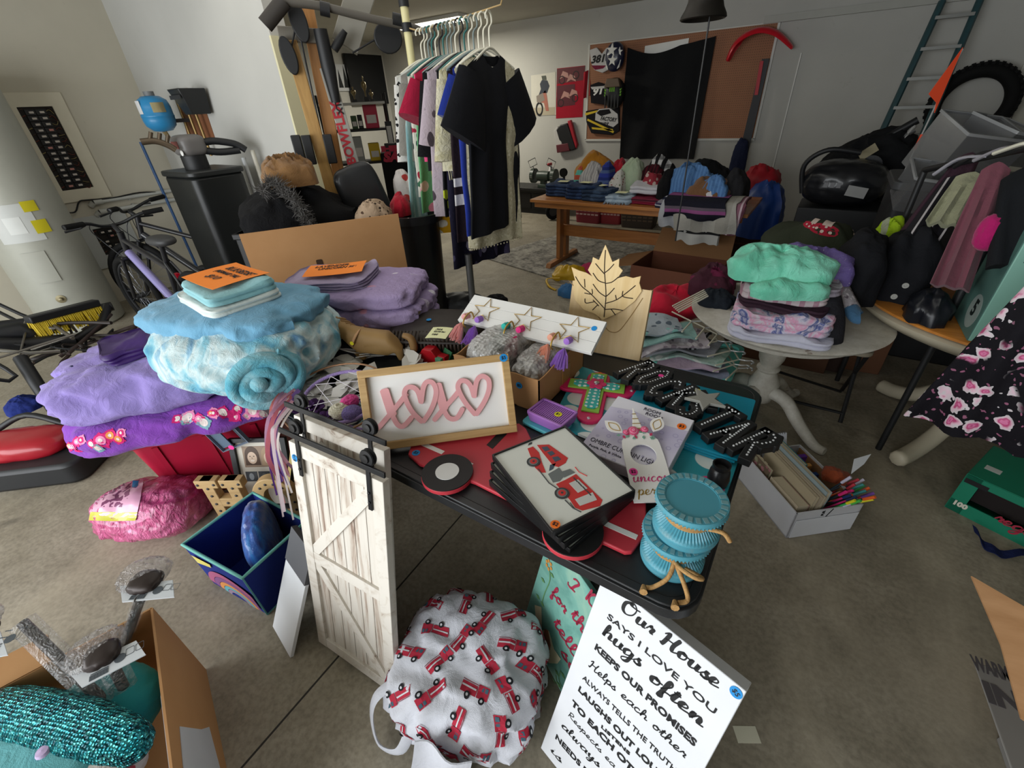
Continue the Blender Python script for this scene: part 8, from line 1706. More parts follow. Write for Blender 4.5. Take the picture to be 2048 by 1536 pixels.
cs = sb(1680, 385, 5.0); t = thing('car_seat', 'black infant car seat with white labels and a carry handle', 'car seat', (cs.x, 5.0, cs.z - .1)); g = G(); g.blob((.62, .46, .36), None, 6, .06, 2, 2.6, n=16); g.part('shell', plain('#15161a', .35, coat=.2), t, 60)
G().tube(cat_rom([(-.28, -.1, .1), (-.32, -.12, .32), (-.18, -.14, .44), (.05, -.12, .42)], 6), .02, 8).part('carry_handle', BLACK, t, 60); G().box(.14, .006, .08, (.08, -.235, .16), Matrix.Rotation(.15, 4, 'Y')).part('white_label', plain('#8d8d8c', .5), t); g = G(); [g.box(.03, .006, .04, (-.12 + .045 * k, -.232, .19)) for k in range(3)]; g.part('warning_marks', plain('#77777a', .5), t)
sd = thing('seat_crate', 'dark crate under the infant car seat', 'crate', (cs.x + .05, 5.05, 0)); G().box(.66, .46, cs.z - .105, (0, 0, (cs.z - .105) / 2)).part('case', BLACK, sd, bev=.01); G().box(.66, .01, .02, (0, -.232, (cs.z - .1) * .7)).part('rim', DGREY, sd)
lump('green_bag', 1605, 440, (.4, .34, .44), plain('#2e2d22', .8, bump=.5, bs=10), 'olive green camouflage bag between the blue bag and the car seat', 'bag', 101, z_=.004, dy=.7)
f0, f1_ = hd(1765, 436, 4.1), hd(1925, 98, 4.3); t = thing('safety_flag', 'bright orange safety flag on a thin white rod', 'flag', f0); D_ = f1_ - f0
G().tube([V(), D_], .0055, 7).part('rod', plain('#9a9a98', .4), t, 60); G().tube([D_ * .44, D_ * .53], .009, 8).part('orange_sleeve', plain('#d8401a', .5), t, 60)
tip, lo, out = hd(1925, 95, 4.3) - f0, hd(1868, 226, 4.2) - f0, hd(1857, 188, 4.2) - f0
G().slab([tip, lo, hd(1872, 205, 4.2) - f0, out], .004).part('orange_flag', plain('#e04a24', .6), t); b_ = hd(1758, 470, 4.1); G().tube([V(), V((b_.x, b_.y, 0)) - f0 + V((0, 0, .01))], .0055, 6).part('rod_foot', BLACK, t, 60)
TRP = N('clear storage plastic'); TRP.p(rough=.25, alpha=.45, spec=.6); TRP.col(lin('#6f7173')); TRP = TRP.mat
for k, (px, py, d, s_, rz, lb) in enumerate(((1905, 300, 3.9, (.34, .30, .30), .5, 'clear plastic storage bin standing highest behind the hanging clothes'), (1985, 278, 4.0, (.34, .26, .16), .9, 'shallow clear plastic bin at the right behind the hanging clothes'), (1848, 372, 3.7, (.26, .22, .20), .2, 'small clear plastic bin tilted below the tall clear bin'))):
    p = hd(px, py, d); t = thing('clear_bin', lb, 'storage bin', RZ(p - V((0, 0, s_[2] / 2)), rz, .35, .15), 'clear storage bins'); g = G(); [g.box(a, b, s_[2], (x, y, s_[2] / 2)) for a, b, x, y in ((s_[0], .005, 0, -s_[1] / 2), (s_[0], .005, 0, s_[1] / 2), (.005, s_[1], -s_[0] / 2, 0), (.005, s_[1], s_[0] / 2, 0))]; g.box(s_[0], s_[1], .005, (0, 0, 0)); g.part('walls', TRP, t); G().ring(rrect(s_[0] + .02, s_[1] + .02, .01, 2), rrect(s_[0], s_[1], .008, 2), s_[2] - .01, s_[2] + .004).part('rim', plain('#8a8c8d', .35), t)
bp = hd(1925, 470, 4.0); t = thing('stacked_tote', 'dark tote holding up the clear plastic bins', 'storage tote', (bp.x, bp.y, 0)); bzz = hd(1905, 330, 3.9).z; G().prism(rrect(.9, .55, .05), 0, bzz * .9).part('tub', BLACK, t, bev=.01); G().prism(rrect(.94, .59, .05), bzz * .9, bzz * .94).part('lid', DGREY, t, bev=.006)

PT = V((.0, 2.45, 0)); PZ = .655
mm = N('distressed white paint'); mm.p(rough=.55); v = mm.noise(11, 6, rough=.75); mm.col(mm.ramp(v, [(.3, '#6d5a48'), (.36, '#b9b4a8'), (.6, '#cfccc2')])); DWH = mm.mat
t = thing('pedestal_table', 'round white distressed pedestal table piled with girls clothes', 'table', PT)
G().lathe([(0, PZ - .03), (.41, PZ - .03), (.43, PZ - .02), (.445, PZ - .004), (.435, PZ), (0, PZ)], 64).part('tabletop', DWH, t, 40); G().lathe([(.36, PZ - .07), (.38, PZ - .03)], 40).part('apron', DWH, t, 40)
G().lathe([(.045, .12), (.06, .13), (.075, .17), (.078, .24), (.055, .29), (.045, .31), (.058, .325), (.058, .335), (.045, .35), (.062, .39), (.07, .45), (.066, .50), (.05, .53), (.062, .545), (.062, .555), (.07, .57), (.08, PZ - .03)], 32).part('column', DWH, t, 40)
for k in range(4):
    a = pi / 4 + k * pi / 2 + .3; P = cat_rom([(.04, 0, .20), (.14, 0, .19), (.24, 0, .10), (.34, 0, .03), (.40, 0, .025)], 5); g = G(); g.tube([Matrix.Rotation(a, 3, 'Z') @ p for p in P], [.038, .038, .037, .036, .036, .035, .034, .033, .033, .032, .031, .030, .029, .028, .027, .026, .025, .025, .024, .024, .02], 8); g.part('leg', DWH, t, 60)
GT = 'clothes piled on the white pedestal table'
def ptl(name, pxl, pxr, yt, Y, z0, sy, m_, lb, seed, **k): return heap(name, pxl, pxr, yt, Y, z0, sy, m_, lb, seed, group=GT, **k)
def fg(w_, d, h, lay, sd, x, y, z_, rz, m_, lb, am=.014): folded(w_, d, h, lay, sd, RZ((x, y, PZ + z_), rz), amp=am).solo('folded_garment', m_, lb, 'clothing', GT, smooth=60)
fg(.42, .34, .04, 2, 1, -.01, 2.20, .002, .1, cloth('#c3c4d6', bs=16), 'white folded sheet lowest on the pedestal table')
fg(.40, .34, .085, 3, 2, -.02, 2.23, .038, .06, tiedye(['#c9c4d4', '#d5d0da', '#d59ab8', '#c9c4d4', '#3f4f8f', '#cfcad6', '#b95a90'], 6), 'pink, white and navy tie dyed clothes low in the pile', .018)
fg(.36, .32, .04, 2, 3, -.02, 2.26, .118, -.1, cloth('#3a2733', bs=16), 'dark plum garment with buttons in the middle of the pile')
fg(.35, .30, .045, 2, 4, -.04, 2.28, .152, .1, stripes([(0, '#c7b9bd'), (.6, '#b08a98')], .05, 0), 'pale pink lettered shirt above the plum garment')
fg(.32, .30, .045, 2, 5, .0, 2.29, .192, .2, printed('#8f8893', ['#c5c0cb', '#4a4350', '#8f8893'], 14, .45), 'grey and plum velvet garment under the mint fleece')
MINT = cloth('#6cc7a9', '#86dabf', 8, bs=14, bump=.6)
t = thing('fleece_blanket', 'rolled mint green fleece on top of the pedestal table pile', 'blanket', RZ((-.075, 2.25, PZ + .245), .25)); crumple((.42, .28, .13), 104, rid=.25, irr=.12, p=3.4).part('roll', MINT, t, 70); crumple((.30, .13, .08), 105, rid=.3, irr=.15).part('loose_fold', MINT, t, 70, M=TR(.03, -.13, -.05) @ Matrix.Rotation(.25, 4, 'Z'))
mm = N('lilac with glitter'); mm.p(rough=.6); mm.col(mm.mix(mm.math('GREATER_THAN', mm.noise(120, 2), .68), '#7464a8', '#cfc9dc')); mm.bump(mm.noise(14, 4), .5, .02)
crumple((.38, .30, .14), 106, rid=.25, irr=.15, p=3.4).solo('folded_garment', mm.mat, 'lilac glitter top behind the mint fleece', 'clothing', GT, M=RZ((.02, 2.44, PZ + .20), .2), smooth=70)
def sleeve(pts, r, m_, lb, name='hanging_sleeve', flat=.6): G().tube(cat_rom(pts, 6), r, 12, flat=flat).solo(name, m_, lb, 'clothing', GT, smooth=60)
sleeve([hd(1640, 530, 2.45), hd(1665, 560, 2.36), hd(1655, 600, 2.28)], .045, cloth('#b28a9b', bs=30), 'dusty pink sleeve hanging at the right of the pile')
sleeve([hd(1668, 545, 2.5), hd(1685, 560, 2.42), hd(1688, 548, 2.44)], .03, cloth('#c93c6c'), 'hot pink cuff at the right of the pile'); sleeve([hd(1670, 560, 2.42), hd(1690, 600, 2.34), hd(1702, 622, 2.32)], .045, printed('#a5a0a5', ['#6a6068', '#cfcacf'], 60, .4), 'grey leopard sleeve over the table edge'); sleeve([hd(1700, 615, 2.32), hd(1712, 632, 2.3), hd(1718, 634, 2.3)], .04, cloth('#3f6585'), 'small blue denim cuff at the right table edge')
sleeve([hd(1655, 575, 2.26), hd(1668, 640, 2.2), hd(1662, 700, 2.19)], .05, cloth('#26262b'), 'charcoal sleeve hanging over the front of the pedestal table', flat=.5); sleeve([hd(1600, 655, 2.12), hd(1625, 665, 2.12), hd(1640, 660, 2.16)], .026, cloth('#1c6a6b'), 'teal cloth corner under the tie dyed clothes', 'cloth_corner')
ptl('plum_jumper', 1385, 1480, 530, 2.62, PZ, .34, printed('#45222f', ['#6d2444', '#45222f', '#2a1820'], 9, .5), 'plum checked jumper at the left of the pedestal table pile', 107); ptl('dark_jeans', 1400, 1470, 578, 2.42, PZ, .2, cloth('#20262e'), 'dark jeans at the left edge of the pedestal table', 108)

tb = hz(1365, 770, .25); t = thing('turquoise_tote', 'turquoise tote supporting the bundle of baby clothes', 'storage tote', (tb.x, tb.y + .28, 0)); G().prism(rrect(.42, .40, .05), 0, .30).part('tub', plain('#5fb5ab', .5), t, bev=.01); G().ring(rrect(.45, .43, .05), rrect(.40, .38, .04), .29, .315).part('rim', plain('#5fb5ab', .5), t)
BBc = [printed('#a9b3bd', ['#5f6b78', '#a9b3bd', '#8fc3c0'], 26, .42), cloth('#8fb9b5', bs=30), printed('#b5adb5', ['#8a7f8a', '#cfc9cf'], 30, .4), stripes([(0, '#26262a'), (.5, '#b9bcc2')], .022, 0), cloth('#8d9098', bs=24), printed('#a9c0b8', ['#8fb0a5', '#cfd6d0'], 22, .4), cloth('#bfa9bd', bs=24), cloth('#8a93ad', bs=24)]
bases = [(1318, 655), (1336, 668), (1352, 680), (1372, 676), (1388, 692), (1396, 706), (1402, 722), (1398, 742)]
NB = ['speckled grey', 'pale aqua', 'mauve grey', 'black and white striped', 'plain grey', 'sage printed', 'pale lilac', 'periwinkle']
for k, (px, py) in enumerate(bases):
    z_ = .62 - .028 * k; p = hz(px - 14, py - 8, z_); hk = hz(1428 + 3 * k if k < 4 else 1436, 640 + 13 * k, z_ + .02); d = hk - p; d.z = 0; M_ = FR(p, d, V((0, 0, 1)).cross(d)); Lg = .30 + .02 * (k % 3)
    def fn(u, v): q = V((-.16 + (Lg) * u, (.09 + .05 * (1 - u)) * (2 * v - 1), 0)); return V((q.x, q.y, .012 + .03 * noise.noise(V((q.x * 9, q.y * 14, k * 3))) - .35 * max(0, -.02 - q.x) ** 1.2 - .9 * max(0, abs(q.y) - .05) ** 1.4))
    G().sheet(22, 16, fn, .012).solo('baby_garment', BBc[k], NB[k] + ' baby garment in the bundle on white hangers', 'baby clothes', 'baby clothes on white hangers', M=M_, smooth=70)
    hx2 = thing('baby_hanger', 'white hanger of the ' + NB[k] + ' baby garment', 'hanger', M_ @ TR(Lg - .16, 0, .012), 'white baby hangers'); G().tube([(-.02, -.12, 0), (.05, -.005, 0), (.05, .005, 0), (-.02, .12, 0)], .004, 6).part('arms', WHH, hx2, 60); hl = max(.07, min(.16, d.length - Lg + .16)); G().tube(cat_rom([(.05, 0, 0), (.05 + hl * .5, 0, .004), (.05 + hl * .8, .012, .004), (.05 + hl, 0, .004), (.05 + hl * .9, -.018, .004)], 5), .0038, 6).part('hook', plain('#c9ccce', .25, .5), hx2, 60)
rr0 = hz(1340, 640, .56); crumple((.30, .50, .15), 110, rid=.3, irr=.2).solo('red_garment', cloth('#d01f3c', bs=16), 'bright red girls garment beside the wooden envelope', 'clothing', M=RZ((rr0.x - .03, rr0.y + .16, .55), -.6), smooth=70)
t = thing('hanger_bunch', 'bunch of white hangers poking from the red garment', 'hangers', hz(1385, 610, .66)); o = t.location; [G().tube([hz(1345 + 3 * k, 612 + 3 * k, .68) - o, hz(1408 + 2 * k, 580 + 3 * k, .72) - o], .004, 6).part('hanger_arm', WHH, t, 60) for k in range(5)]

t = thing('folding_chair', 'folding chair with beige seat and black legs under the pedestal table', 'chair', (.22, 2.78, 0)); G().prism(rrect(.42, .40, .05), .43, .455).part('seat', plain('#8d8472', .6), t, bev=.006)
for s_ in (-1, 1): G().tube([(s_ * .2, -.16, 0), (s_ * .19, .16, .43)], .011, 8).part('leg', BLACK, t); G().tube([(s_ * .19, -.16, .43), (s_ * .2, .22, 0)], .011, 8).part('leg', BLACK, t)
G().tube([(-.2, -.13, .045), (.2, -.13, .045)], .009, 7).part('cross_bar', BLACK, t); G().tube([(-.19, -.1, .2), (.19, .16, .02)], .008, 7).part('cross_bar', BLACK, t)
for k, (px, py, s_, c, lb) in enumerate(((1560, 735, (.5, .4, .34), '#5a3c2a', 'brown carton on the floor behind the folding chair'), (1665, 740, (.46, .4, .3), '#6a4630', 'brown carton with red print behind the folding chair at the right'))):
    p = hz(px, py, 0); t = thing('floor_carton', lb, 'box', RZ((p.x, p.y + .24, 0), .1 * k)); G().box(*s_, (0, 0, s_[2] / 2)).part('carton', plain(c, .85), t, bev=.004); G().box(s_[0] * .6, .003, .05, (0, -s_[1] / 2 - .001, s_[2] * .7)).part('red_print', plain('#8d2a20', .7), t)

mz = .70; t = heap('mushroom_blanket', 1530, 1735, 430, 3.35, .55, .4, cloth('#33382b', bs=12, bump=.3, rough=.95), 'dark green blanket printed with red mushrooms behind the pedestal table', 120, 'blanket', irr=.06, p=5, rid=.1)
bg = G(); bg.v = [v_.co.copy() for v_ in t.data.vertices]; bg.f = [list(p_.vertices) for p_ in t.data.polygons]; Wi = t.matrix_world.inverted()
MU = [(-1, -.1, 1, .75, 0, 'o'), (-.95, -.15, .95, .3, 0, 'o'), (-.35, -.9, .3, .0, 1), (-.6, .3, -.35, .52, 1, 'o'), (-.05, .35, .2, .6, 1, 'o'), (.4, .2, .62, .4, 1, 'o'), (-.15, .0, .05, .18, 1, 'o')]
it = [(Wi @ hy(x, y, 3.2), (-.1, -.85, .5), r_, s_, MU) for x, y, r_, s_ in ((1652, 452, 3.0, .075), (1625, 444, 2.8, .045), (1694, 505, 3.2, .055), (1715, 440, .2, .03))]
decals(bg, None, it, .003).part('mushroom_print', [plain('#a31530', .8), plain('#cbb9ae', .8)], t, 0)
p = hy(1632, 470, 3.4); t = thing('blanket_carton', 'dark carton under the mushroom blanket', 'box', (p.x, 3.42, 0)); G().box(.72, .4, .55, (0, 0, .275)).part('carton', plain('#33211a', .8), t, bev=.004); G().box(.74, .42, .02, (0, 0, .53)).part('pink_lining', cloth('#7d2a48'), t)
WT = V((.97, 2.82, 0)); t = thing('oval_table', 'orange topped wooden table with cream edge and curved pedestal feet', 'table', WT); OKM = wood('#a8682a', '#c58238', 2.2, 0, .35, 9, coat=.2); CRM_ = plain('#b9b09a', .5)
G().lathe([(0, .722), (.66, .722), (.70, .728), (.70, .738), (.69, .742), (0, .742)], 72).part('tabletop', OKM, t, 40); G().lathe([(.60, .66), (.66, .66), (.71, .70), (.715, .715), (.70, .722), (.60, .722)], 72).part('cream_edge', CRM_, t, 40); G().lathe([(.09, .16), (.12, .2), (.1, .3), (.07, .4), (.09, .5), (.12, .62), (.3, .66)], 28).part('column', CRM_, t, 40)
for (fx2, fy2) in ((-.33, .25), (-.29, -.42), (.36, -.3), (.3, .35)):
    d = V((fx2, fy2, 0)); P = cat_rom([d * .12 + V((0, 0, .24)), d * .35 + V((0, 0, .21)), d * .65 + V((0, 0, .09)), d * .9 + V((0, 0, .045)), d * 1.12 + V((0, 0, .04))], 6); g = G(); g.tube(P, [.04] * (len(P) - 1) + [.03], 9); g.part('foot', CRM_, t, 60)
lt_ = lambda name, pxl, pxr, yt, Y, z0, sy, m_, lb, seed, **k: heap(name, pxl, pxr, yt, Y, z0, sy, m_, lb, seed, **k)
DK = cloth('#15161a', bs=9, bump=.5)
t = lt_('dark_trousers', 1690, 1800, 452, 2.62, .742, .4, DK, 'black button trousers heaped on the wooden table', 121, irr=.1, p=3.4); wi = t.matrix_world.inverted()
for x, y in ((1811, 571), (1788, 593)): c = wi @ hy(x, y, 2.42); G().lathe([(.012, 0), (.012, .003), (.005, .003), (.004, .001), (0, .001)], 14, FR(c, (1, 0, 0), (0, 0, 1))).part('button', plain('#a9a9a4', .3, .5), t)
lt_('dark_coat', 1770, 1905, 440, 2.75, .742, .42, DK, 'black coat heaped behind the black trousers', 122, irr=.1, p=3.6); lt_('dark_jacket', 1825, 1915, 570, 2.42, .742, .24, plain('#14161c', .35, bump=.6, bs=14), 'shiny black jacket at the front of the wooden table', 123); lt_('lime_garment', 1738, 1830, 428, 2.95, .742, .2, stripes([(0, '#93b31e'), (.6, '#93b31e'), (.7, '#9aa088'), (.9, '#93b31e')], .12, 0), 'lime green garment showing above the black trousers', 124, irr=.1)
# hanging jumper rack at the right
RKY = 2.9; hp0, hp1 = hd(1790, 470, 2.75), hd(2060, 285, 2.35); rk = thing('clothes_rack', 'black hanging rail slanting over the wooden table at the right', 'clothes rail', V((hp1.x, hp1.y, 0))); ro = V((hp1.x, hp1.y, 0)); hr0 = hd(1850, 340, 3.1) ; hr1 = hd(2080, 290, 2.5)
G().tube([hr0 - ro, hr1 - ro], .014, 9).part('rail', BLACK, rk, 60); G().tube([hr1 - ro, V((hr1.x, hr1.y, .02)) - ro], .014, 9).part('post', BLACK, rk, 60); G().tube([hr0 - ro, V((hr0.x, hr0.y, .02)) - ro], .014, 9).part('post', BLACK, rk, 60)
def hang2(px0, py0, px1, py1, d0, d1, wt, wb, m_, lb, seed, th=.06):
    """garment hanging from the rail between a shoulder point and a hem point"""
    A_, B_ = hd(px0, py0, d0), hd(px1, py1, d1); up = A_ - B_; sd = up.cross(CAM - A_).normalized(); g = garment(G(), up.length, wt, wb, th, seed, None, .03, 4, .02, .0, 36, 24); return g.solo('hanging_garment', m_, lb, 'clothing', 'clothes on the right hand rail', M=FR(A_, -sd, up), smooth=70)
MV = cloth('#6e3f4a', bs=14, bump=.3)
hang2(1998, 325, 1899, 575, 2.6, 2.35, .08, .12, MV, 'mauve ribbed trousers hanging over the wooden table', 1); hang2(2070, 330, 2062, 530, 2.5, 2.35, .16, .22, cloth('#15171a', bs=8, rough=.95), 'black fleece coat hanging at the far right', 2, .14)
hang2(1925, 350, 1835, 485, 2.9, 2.7, .10, .14, stripes([(0, '#1c1a1e'), (.55, '#1c1a1e'), (.7, '#a5a0a0'), (.85, '#1c1a1e')], .05, 0), 'black and white striped scarf hanging from the rail', 3, .04); hang2(1950, 345, 1885, 450, 2.75, 2.6, .10, .12, cloth('#8a8a6f'), 'olive grey top hanging between the scarf and mauve trousers', 4, .05); hang2(1945, 305, 1840, 470, 3.0, 2.85, .08, .16, cloth('#3a2630'), 'dark plum garment behind the striped scarf', 5, .05)
for k in range(4): P = [hd(1868 + 40 * k, 345 - 14 * k + 4, 2.95 - .1 * k), hd(1918 + 42 * k, 318 - 10 * k, 2.85 - .1 * k), hd(1975 + 30 * k, 312 - 8 * k, 2.7 - .06 * k)]; G().tube(cat_rom(P, 5), .008, 6).solo('rail_hanger', [plain('#9a98a0', .4), BLACK, plain('#8d8a90', .4), WHH][k], ['grey hanger furthest along the right hand rail', 'black hanger next along the right hand rail', 'pale grey hanger near the mauve trousers', 'white hanger nearest the camera on the right hand rail'][k], 'hanger', 'hangers on the right hand rail', smooth=60)
pk = hd(1985, 462, 2.4); g = G(); g.blob((.085, .08, .13), None, 4, .12, 2, 2.6, n=12, flat=False); g.solo('knitted_cuff', cloth('#a3165c', bs=20), 'magenta knitted cuff hanging beside the mauve trousers', 'clothing', M=RZ(pk - V((0, 0, .07)), .4), smooth=70)
# teal nappy box
n0, n1 = hz(1938, 688, .744), hz(1888, 590, .744); fz = hz(1985, 692, .744);
c0 = hz(1935, 682, .744); eL = hz(1905, 622, .744) - c0; eL = V((eL.x, eL.y, 0)); eR = V((-eL.y, eL.x, 0)); eR = eR if eR.x > 0 else -eR; NM = FR(c0, eR, V((0, 0, 1)).cross(eR));
t = thing('diaper_box', 'teal nappy carton marked size 5 on the wooden table', 'box', NM); hN = .46; wN = .30; dN = .40; yy = (NM.inverted().to_3x3() @ eL).y; dN = dN if yy > 0 else -dN
G().box(wN, abs(dN), hN, (wN / 2, dN / 2, hN / 2)).part('carton', plain('#7fae9f', .5), t, bev=.004);
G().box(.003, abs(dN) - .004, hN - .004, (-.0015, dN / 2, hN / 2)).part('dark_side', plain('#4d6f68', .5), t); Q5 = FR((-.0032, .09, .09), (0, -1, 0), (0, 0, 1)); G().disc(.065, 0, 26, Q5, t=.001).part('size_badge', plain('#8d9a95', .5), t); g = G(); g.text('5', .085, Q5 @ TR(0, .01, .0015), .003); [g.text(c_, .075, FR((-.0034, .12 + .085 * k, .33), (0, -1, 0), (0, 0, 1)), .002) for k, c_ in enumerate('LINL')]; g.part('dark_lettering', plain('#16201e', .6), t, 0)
g = G(); [g.box(.14, .002, .005, (wN * .6, -.0008 if dN > 0 else .0008, .30 - .02 * k)) for k in range(3)]; g.part('small_print', plain('#3f5f58', .6), t, 0)
# floral dress hanging at the right edge
FLP = N('rose print'); FLP.p(rough=.85, spec=.2); co = FLP.n('ShaderNodeVectorMath', {0: FLP.co(), 1: FLP.n('ShaderNodeVectorMath', {0: FLP.n('ShaderNodeTexNoise', {'Scale': 26.0, 'Vector': FLP.co()}).outputs[1], 1: (.05,) * 3}, operation='MULTIPLY').outputs[0]}, operation='ADD').outputs[0]; v = FLP.vor(17, co); v2 = FLP.vor(40, co); msk = FLP.ramp(FLP.noise(5, 1), [(.38, 0.0), (.42, 1.0)])
ring = FLP.ramp(v.outputs['Distance'], [(.0, '#a82a62'), (.14, '#d87fa8'), (.22, '#b53a70'), (.32, '#d9b5c4'), (.42, '#c9c3c6')]); inn = FLP.math('LESS_THAN', v.outputs['Distance'], .44); c_ = FLP.mix(FLP.math('MULTIPLY', inn, msk), FLP.mix(FLP.math('LESS_THAN', v2.outputs['Distance'], .22), '#121016', FLP.mix(FLP.noise(9, 1), '#6d5a63', '#a8557d')), ring); FLP.col(c_); FLP.bump(FLP.noise(14, 4), .3, .02)
t_, b_ = hd(2170, 560, 1.95), hd(2000, 880, 1.95); hang = garment(G(), (t_ - b_).length, .20, .50, .16, 6, None, .02, 5, .03, 0, 60, 30); up = t_ - b_; sd = up.cross(CAM - t_).normalized(); hang.solo('hanging_garment', FLP.mat, 'long black dress with pink rose print at the right edge', 'clothing', M=FR(t_, -sd, up), smooth=70)
# green coffee pod carton
k0, k1 = hz(1890, 1013, .0), hz(2036, 1087, .0); ex = (k1 - k0); kw = .47; ex.normalize(); KM = FR(k0, ex, V((0, 0, 1)).cross(ex)); kh, kd = .20, .30
t = thing('coffee_carton', 'green carton of regular coffee pods on the floor at the right', 'box', KM); GRNC = plain('#157a5d', .45); g = G();
for (a, b, c, x, y, z_) in ((kw, .005, .06, kw / 2, 0, .03), (kw, .005, .035, kw / 2, 0, kh - .0175), (.05, .005, kh, .025, 0, kh / 2), (.05, .005, kh, kw - .025, 0, kh / 2), (kw, .005, kh, kw / 2, kd, kh / 2), (.005, kd, kh, 0, kd / 2, kh / 2), (.005, kd, kh, kw, kd / 2, kh / 2), (kw, kd, .005, kw / 2, kd / 2, 0.003), (kw, kd, .005, kw / 2, kd / 2, kh)): g.box(a, b, c, (x, y, z_))
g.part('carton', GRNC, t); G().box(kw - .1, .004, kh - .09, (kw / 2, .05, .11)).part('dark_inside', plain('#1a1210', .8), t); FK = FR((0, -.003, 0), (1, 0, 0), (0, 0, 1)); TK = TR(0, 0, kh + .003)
G().prism(circ(.075, 30, (kw * .46, kd * .48), ry=.06), .0, .001, TK).part('brown_oval', plain('#5a2018', .5), t, 0); G().ring(circ(.08, 30, (kw * .46, kd * .48), ry=.065), circ(.074, 30, (kw * .46, kd * .48), ry=.059), .0002, .0014, TK).part('cream_ring', plain('#c9bba0', .5), t, 0)
g = G(); g.text('COFFEE', .026, TK @ TR(kw * .46, kd * .57, .0016), .0012); g.text('SHOP', .024, TK @ TR(kw * .46, kd * .39, .0016), .0012); g.prism(circ(.026, 20, (kw * .46, kd * .48), ry=.014), .001, .0016, TK); g.text('100', .032, FK @ TR(.035, .045, .0006), .002); g.text('ORIGINAL', .015, FK @ TR(kw * .55, kh - .025, .0006), .0006); g.part('cream_lettering', plain('#d3cfc0', .5), t, 0)
cursive(G(), 'regular', .024, .009, FK @ TR(.14, .055, .001), .0006, .4, .15, width=.2).part('red_script', plain('#a3283f', .5), t, 0); G().box(.055, .0006, .03, (kw - .07, -.003, .028)).part('bar_code', plain('#c3c8c4', .5), t); g = G(); g.box(.075, .0006, .022, (.04, -.0032, kh - .03)); g.part('black_badge', INK, t); G().box(.05, .035, .0006, (.05, kd * .35, kh + .0032)).part('white_panel', plain('#c9cfca', .5), t)
st0 = [hz(x, y, .01) for x, y in ((1945, 1058), (1965, 1090), (2000, 1110), (2050, 1108))]; g = G(); P = cat_rom(st0, 6); n_ = len(P); g.sheet(n_ - 1, 2, lambda u, v: P[min(n_ - 1, int(round(u * (n_ - 1))))] + V((.0, .045 * (v - .5) * (1 + .2 * sin(u * 5)), .006 + .012 * sin(u * 9) ** 2)), .003).solo('navy_strap', cloth('#16204a'), 'navy fabric strap on the floor in front of the coffee carton', 'strap', smooth=60)

A_, B_, C_ = hz(1572, 1076, 0), hz(1699, 1057, 0), hz(1472, 950, 0); ex = (B_ - A_); wx = ex.length; ey = V((0, 0, 1)).cross(ex).normalized(); dl = (C_ - A_).dot(ey); XM = FR(A_, ex, ey)
t = thing('file_box', 'long white cardboard box filled with books and pens on the floor', 'box', XM); XH = .15; dl = max(dl, .36)
WCB = plain('#bfc0c4', .6); g = G(); [g.box(a, b, XH, (x, y, XH / 2)) for a, b, x, y in ((wx, .005, wx / 2, .0025), (wx, .005, wx / 2, dl), (.005, dl, .0025, dl / 2), (.005, dl, wx, dl / 2))]; g.box(wx, dl, .005, (wx / 2, dl / 2, .003)); g.part('carton', WCB, t); G().box(wx - .012, .003, .105, (wx / 2 + .004, -.003, .055)).part('outer_flap', plain('#cdcfd4', .6), t, bev=.001); G().box(.004, dl - .02, XH - .02, (wx - .006, dl / 2, XH / 2)).part('inner_side', CARDIN, t)
g = G(); g.text('PUR', .016, FR((wx * .42, -.0008, XH - .02), (0, 0, 1), (-1, 0, 0)), .0005); g.part('black_lettering', INK, t, 0); G().tube([(wx * .55, -.001, XH), (wx * .48, -.001, XH - .045)], .0016, 5).part('slot', INK, t)
def book(x, th, y0, y1, h_, m_, lb, pg=True):
    b = thing('book', lb, 'book', XM @ TR(x, 0, .006) @ Matrix.Rotation(.10, 4, 'Y'), 'books in the white file box'); G().box(th, y1 - y0, h_, (th / 2, (y0 + y1) / 2, h_ / 2)).part('pages', plain('#b9ae96', .8), b); g = G(); g.box(.0025, y1 - y0 + .006, h_ + .004, (-.001, (y0 + y1) / 2, h_ / 2)); g.box(.0025, y1 - y0 + .006, h_ + .004, (th + .001, (y0 + y1) / 2, h_ / 2)); g.part('cover', m_, b)
FLC = printed('#6a5a4a', ['#8d8a70', '#a06a70', '#4a4a3a', '#b5a58d'], 40, .45)
for k, (x, th, y0, y1, h_, m_, lb) in enumerate(((.008, .014, .22, .34, .17, FLC, 'floral covered book leftmost in the white file box'), (.010, .05, .03, .2, .15, stripes([(0, '#8d7468'), (.6, '#b3a58d')], .008, 0), 'thick stack of brown edged notebooks in the white file box'), (.072, .012, .03, .34, .19, plain('#a5987d', .7), 'tall tan book beside the brown edged notebooks'), (.092, .012, .02, .34, .195, plain('#9a8d78', .7), 'second tall tan book in the white file box'), (.112, .018, .03, .34, .21, plain('#8b9a9d', .3), 'grey blue binder standing tallest in the white file box'), (.142, .012, .2, .36, .20, plain('#3f8a90', .3), 'thin teal folder behind the grey blue binder'))): book(x, th, y0, y1, h_, m_, lb)
NT = thing('notepad', 'white spiral notepad at the back of the file box', 'notepad', XM @ TR(.14, dl - .05, .03) @ Matrix.Rotation(-.4, 4, 'X')); G().box(.12, .008, .2, (0.02, 0, .1)).part('pages', plain('#c9ccd4', .6), NT); g = G(); [g.tube([(-.035 + .0115 * k, .006 * cos(a), .2 + .006 * sin(a)) for a in [2 * pi * i / 8 for i in range(8)]], .0012, 4, closed=True) for k in range(10)]; g.part('spiral', DGREY, NT, 0)
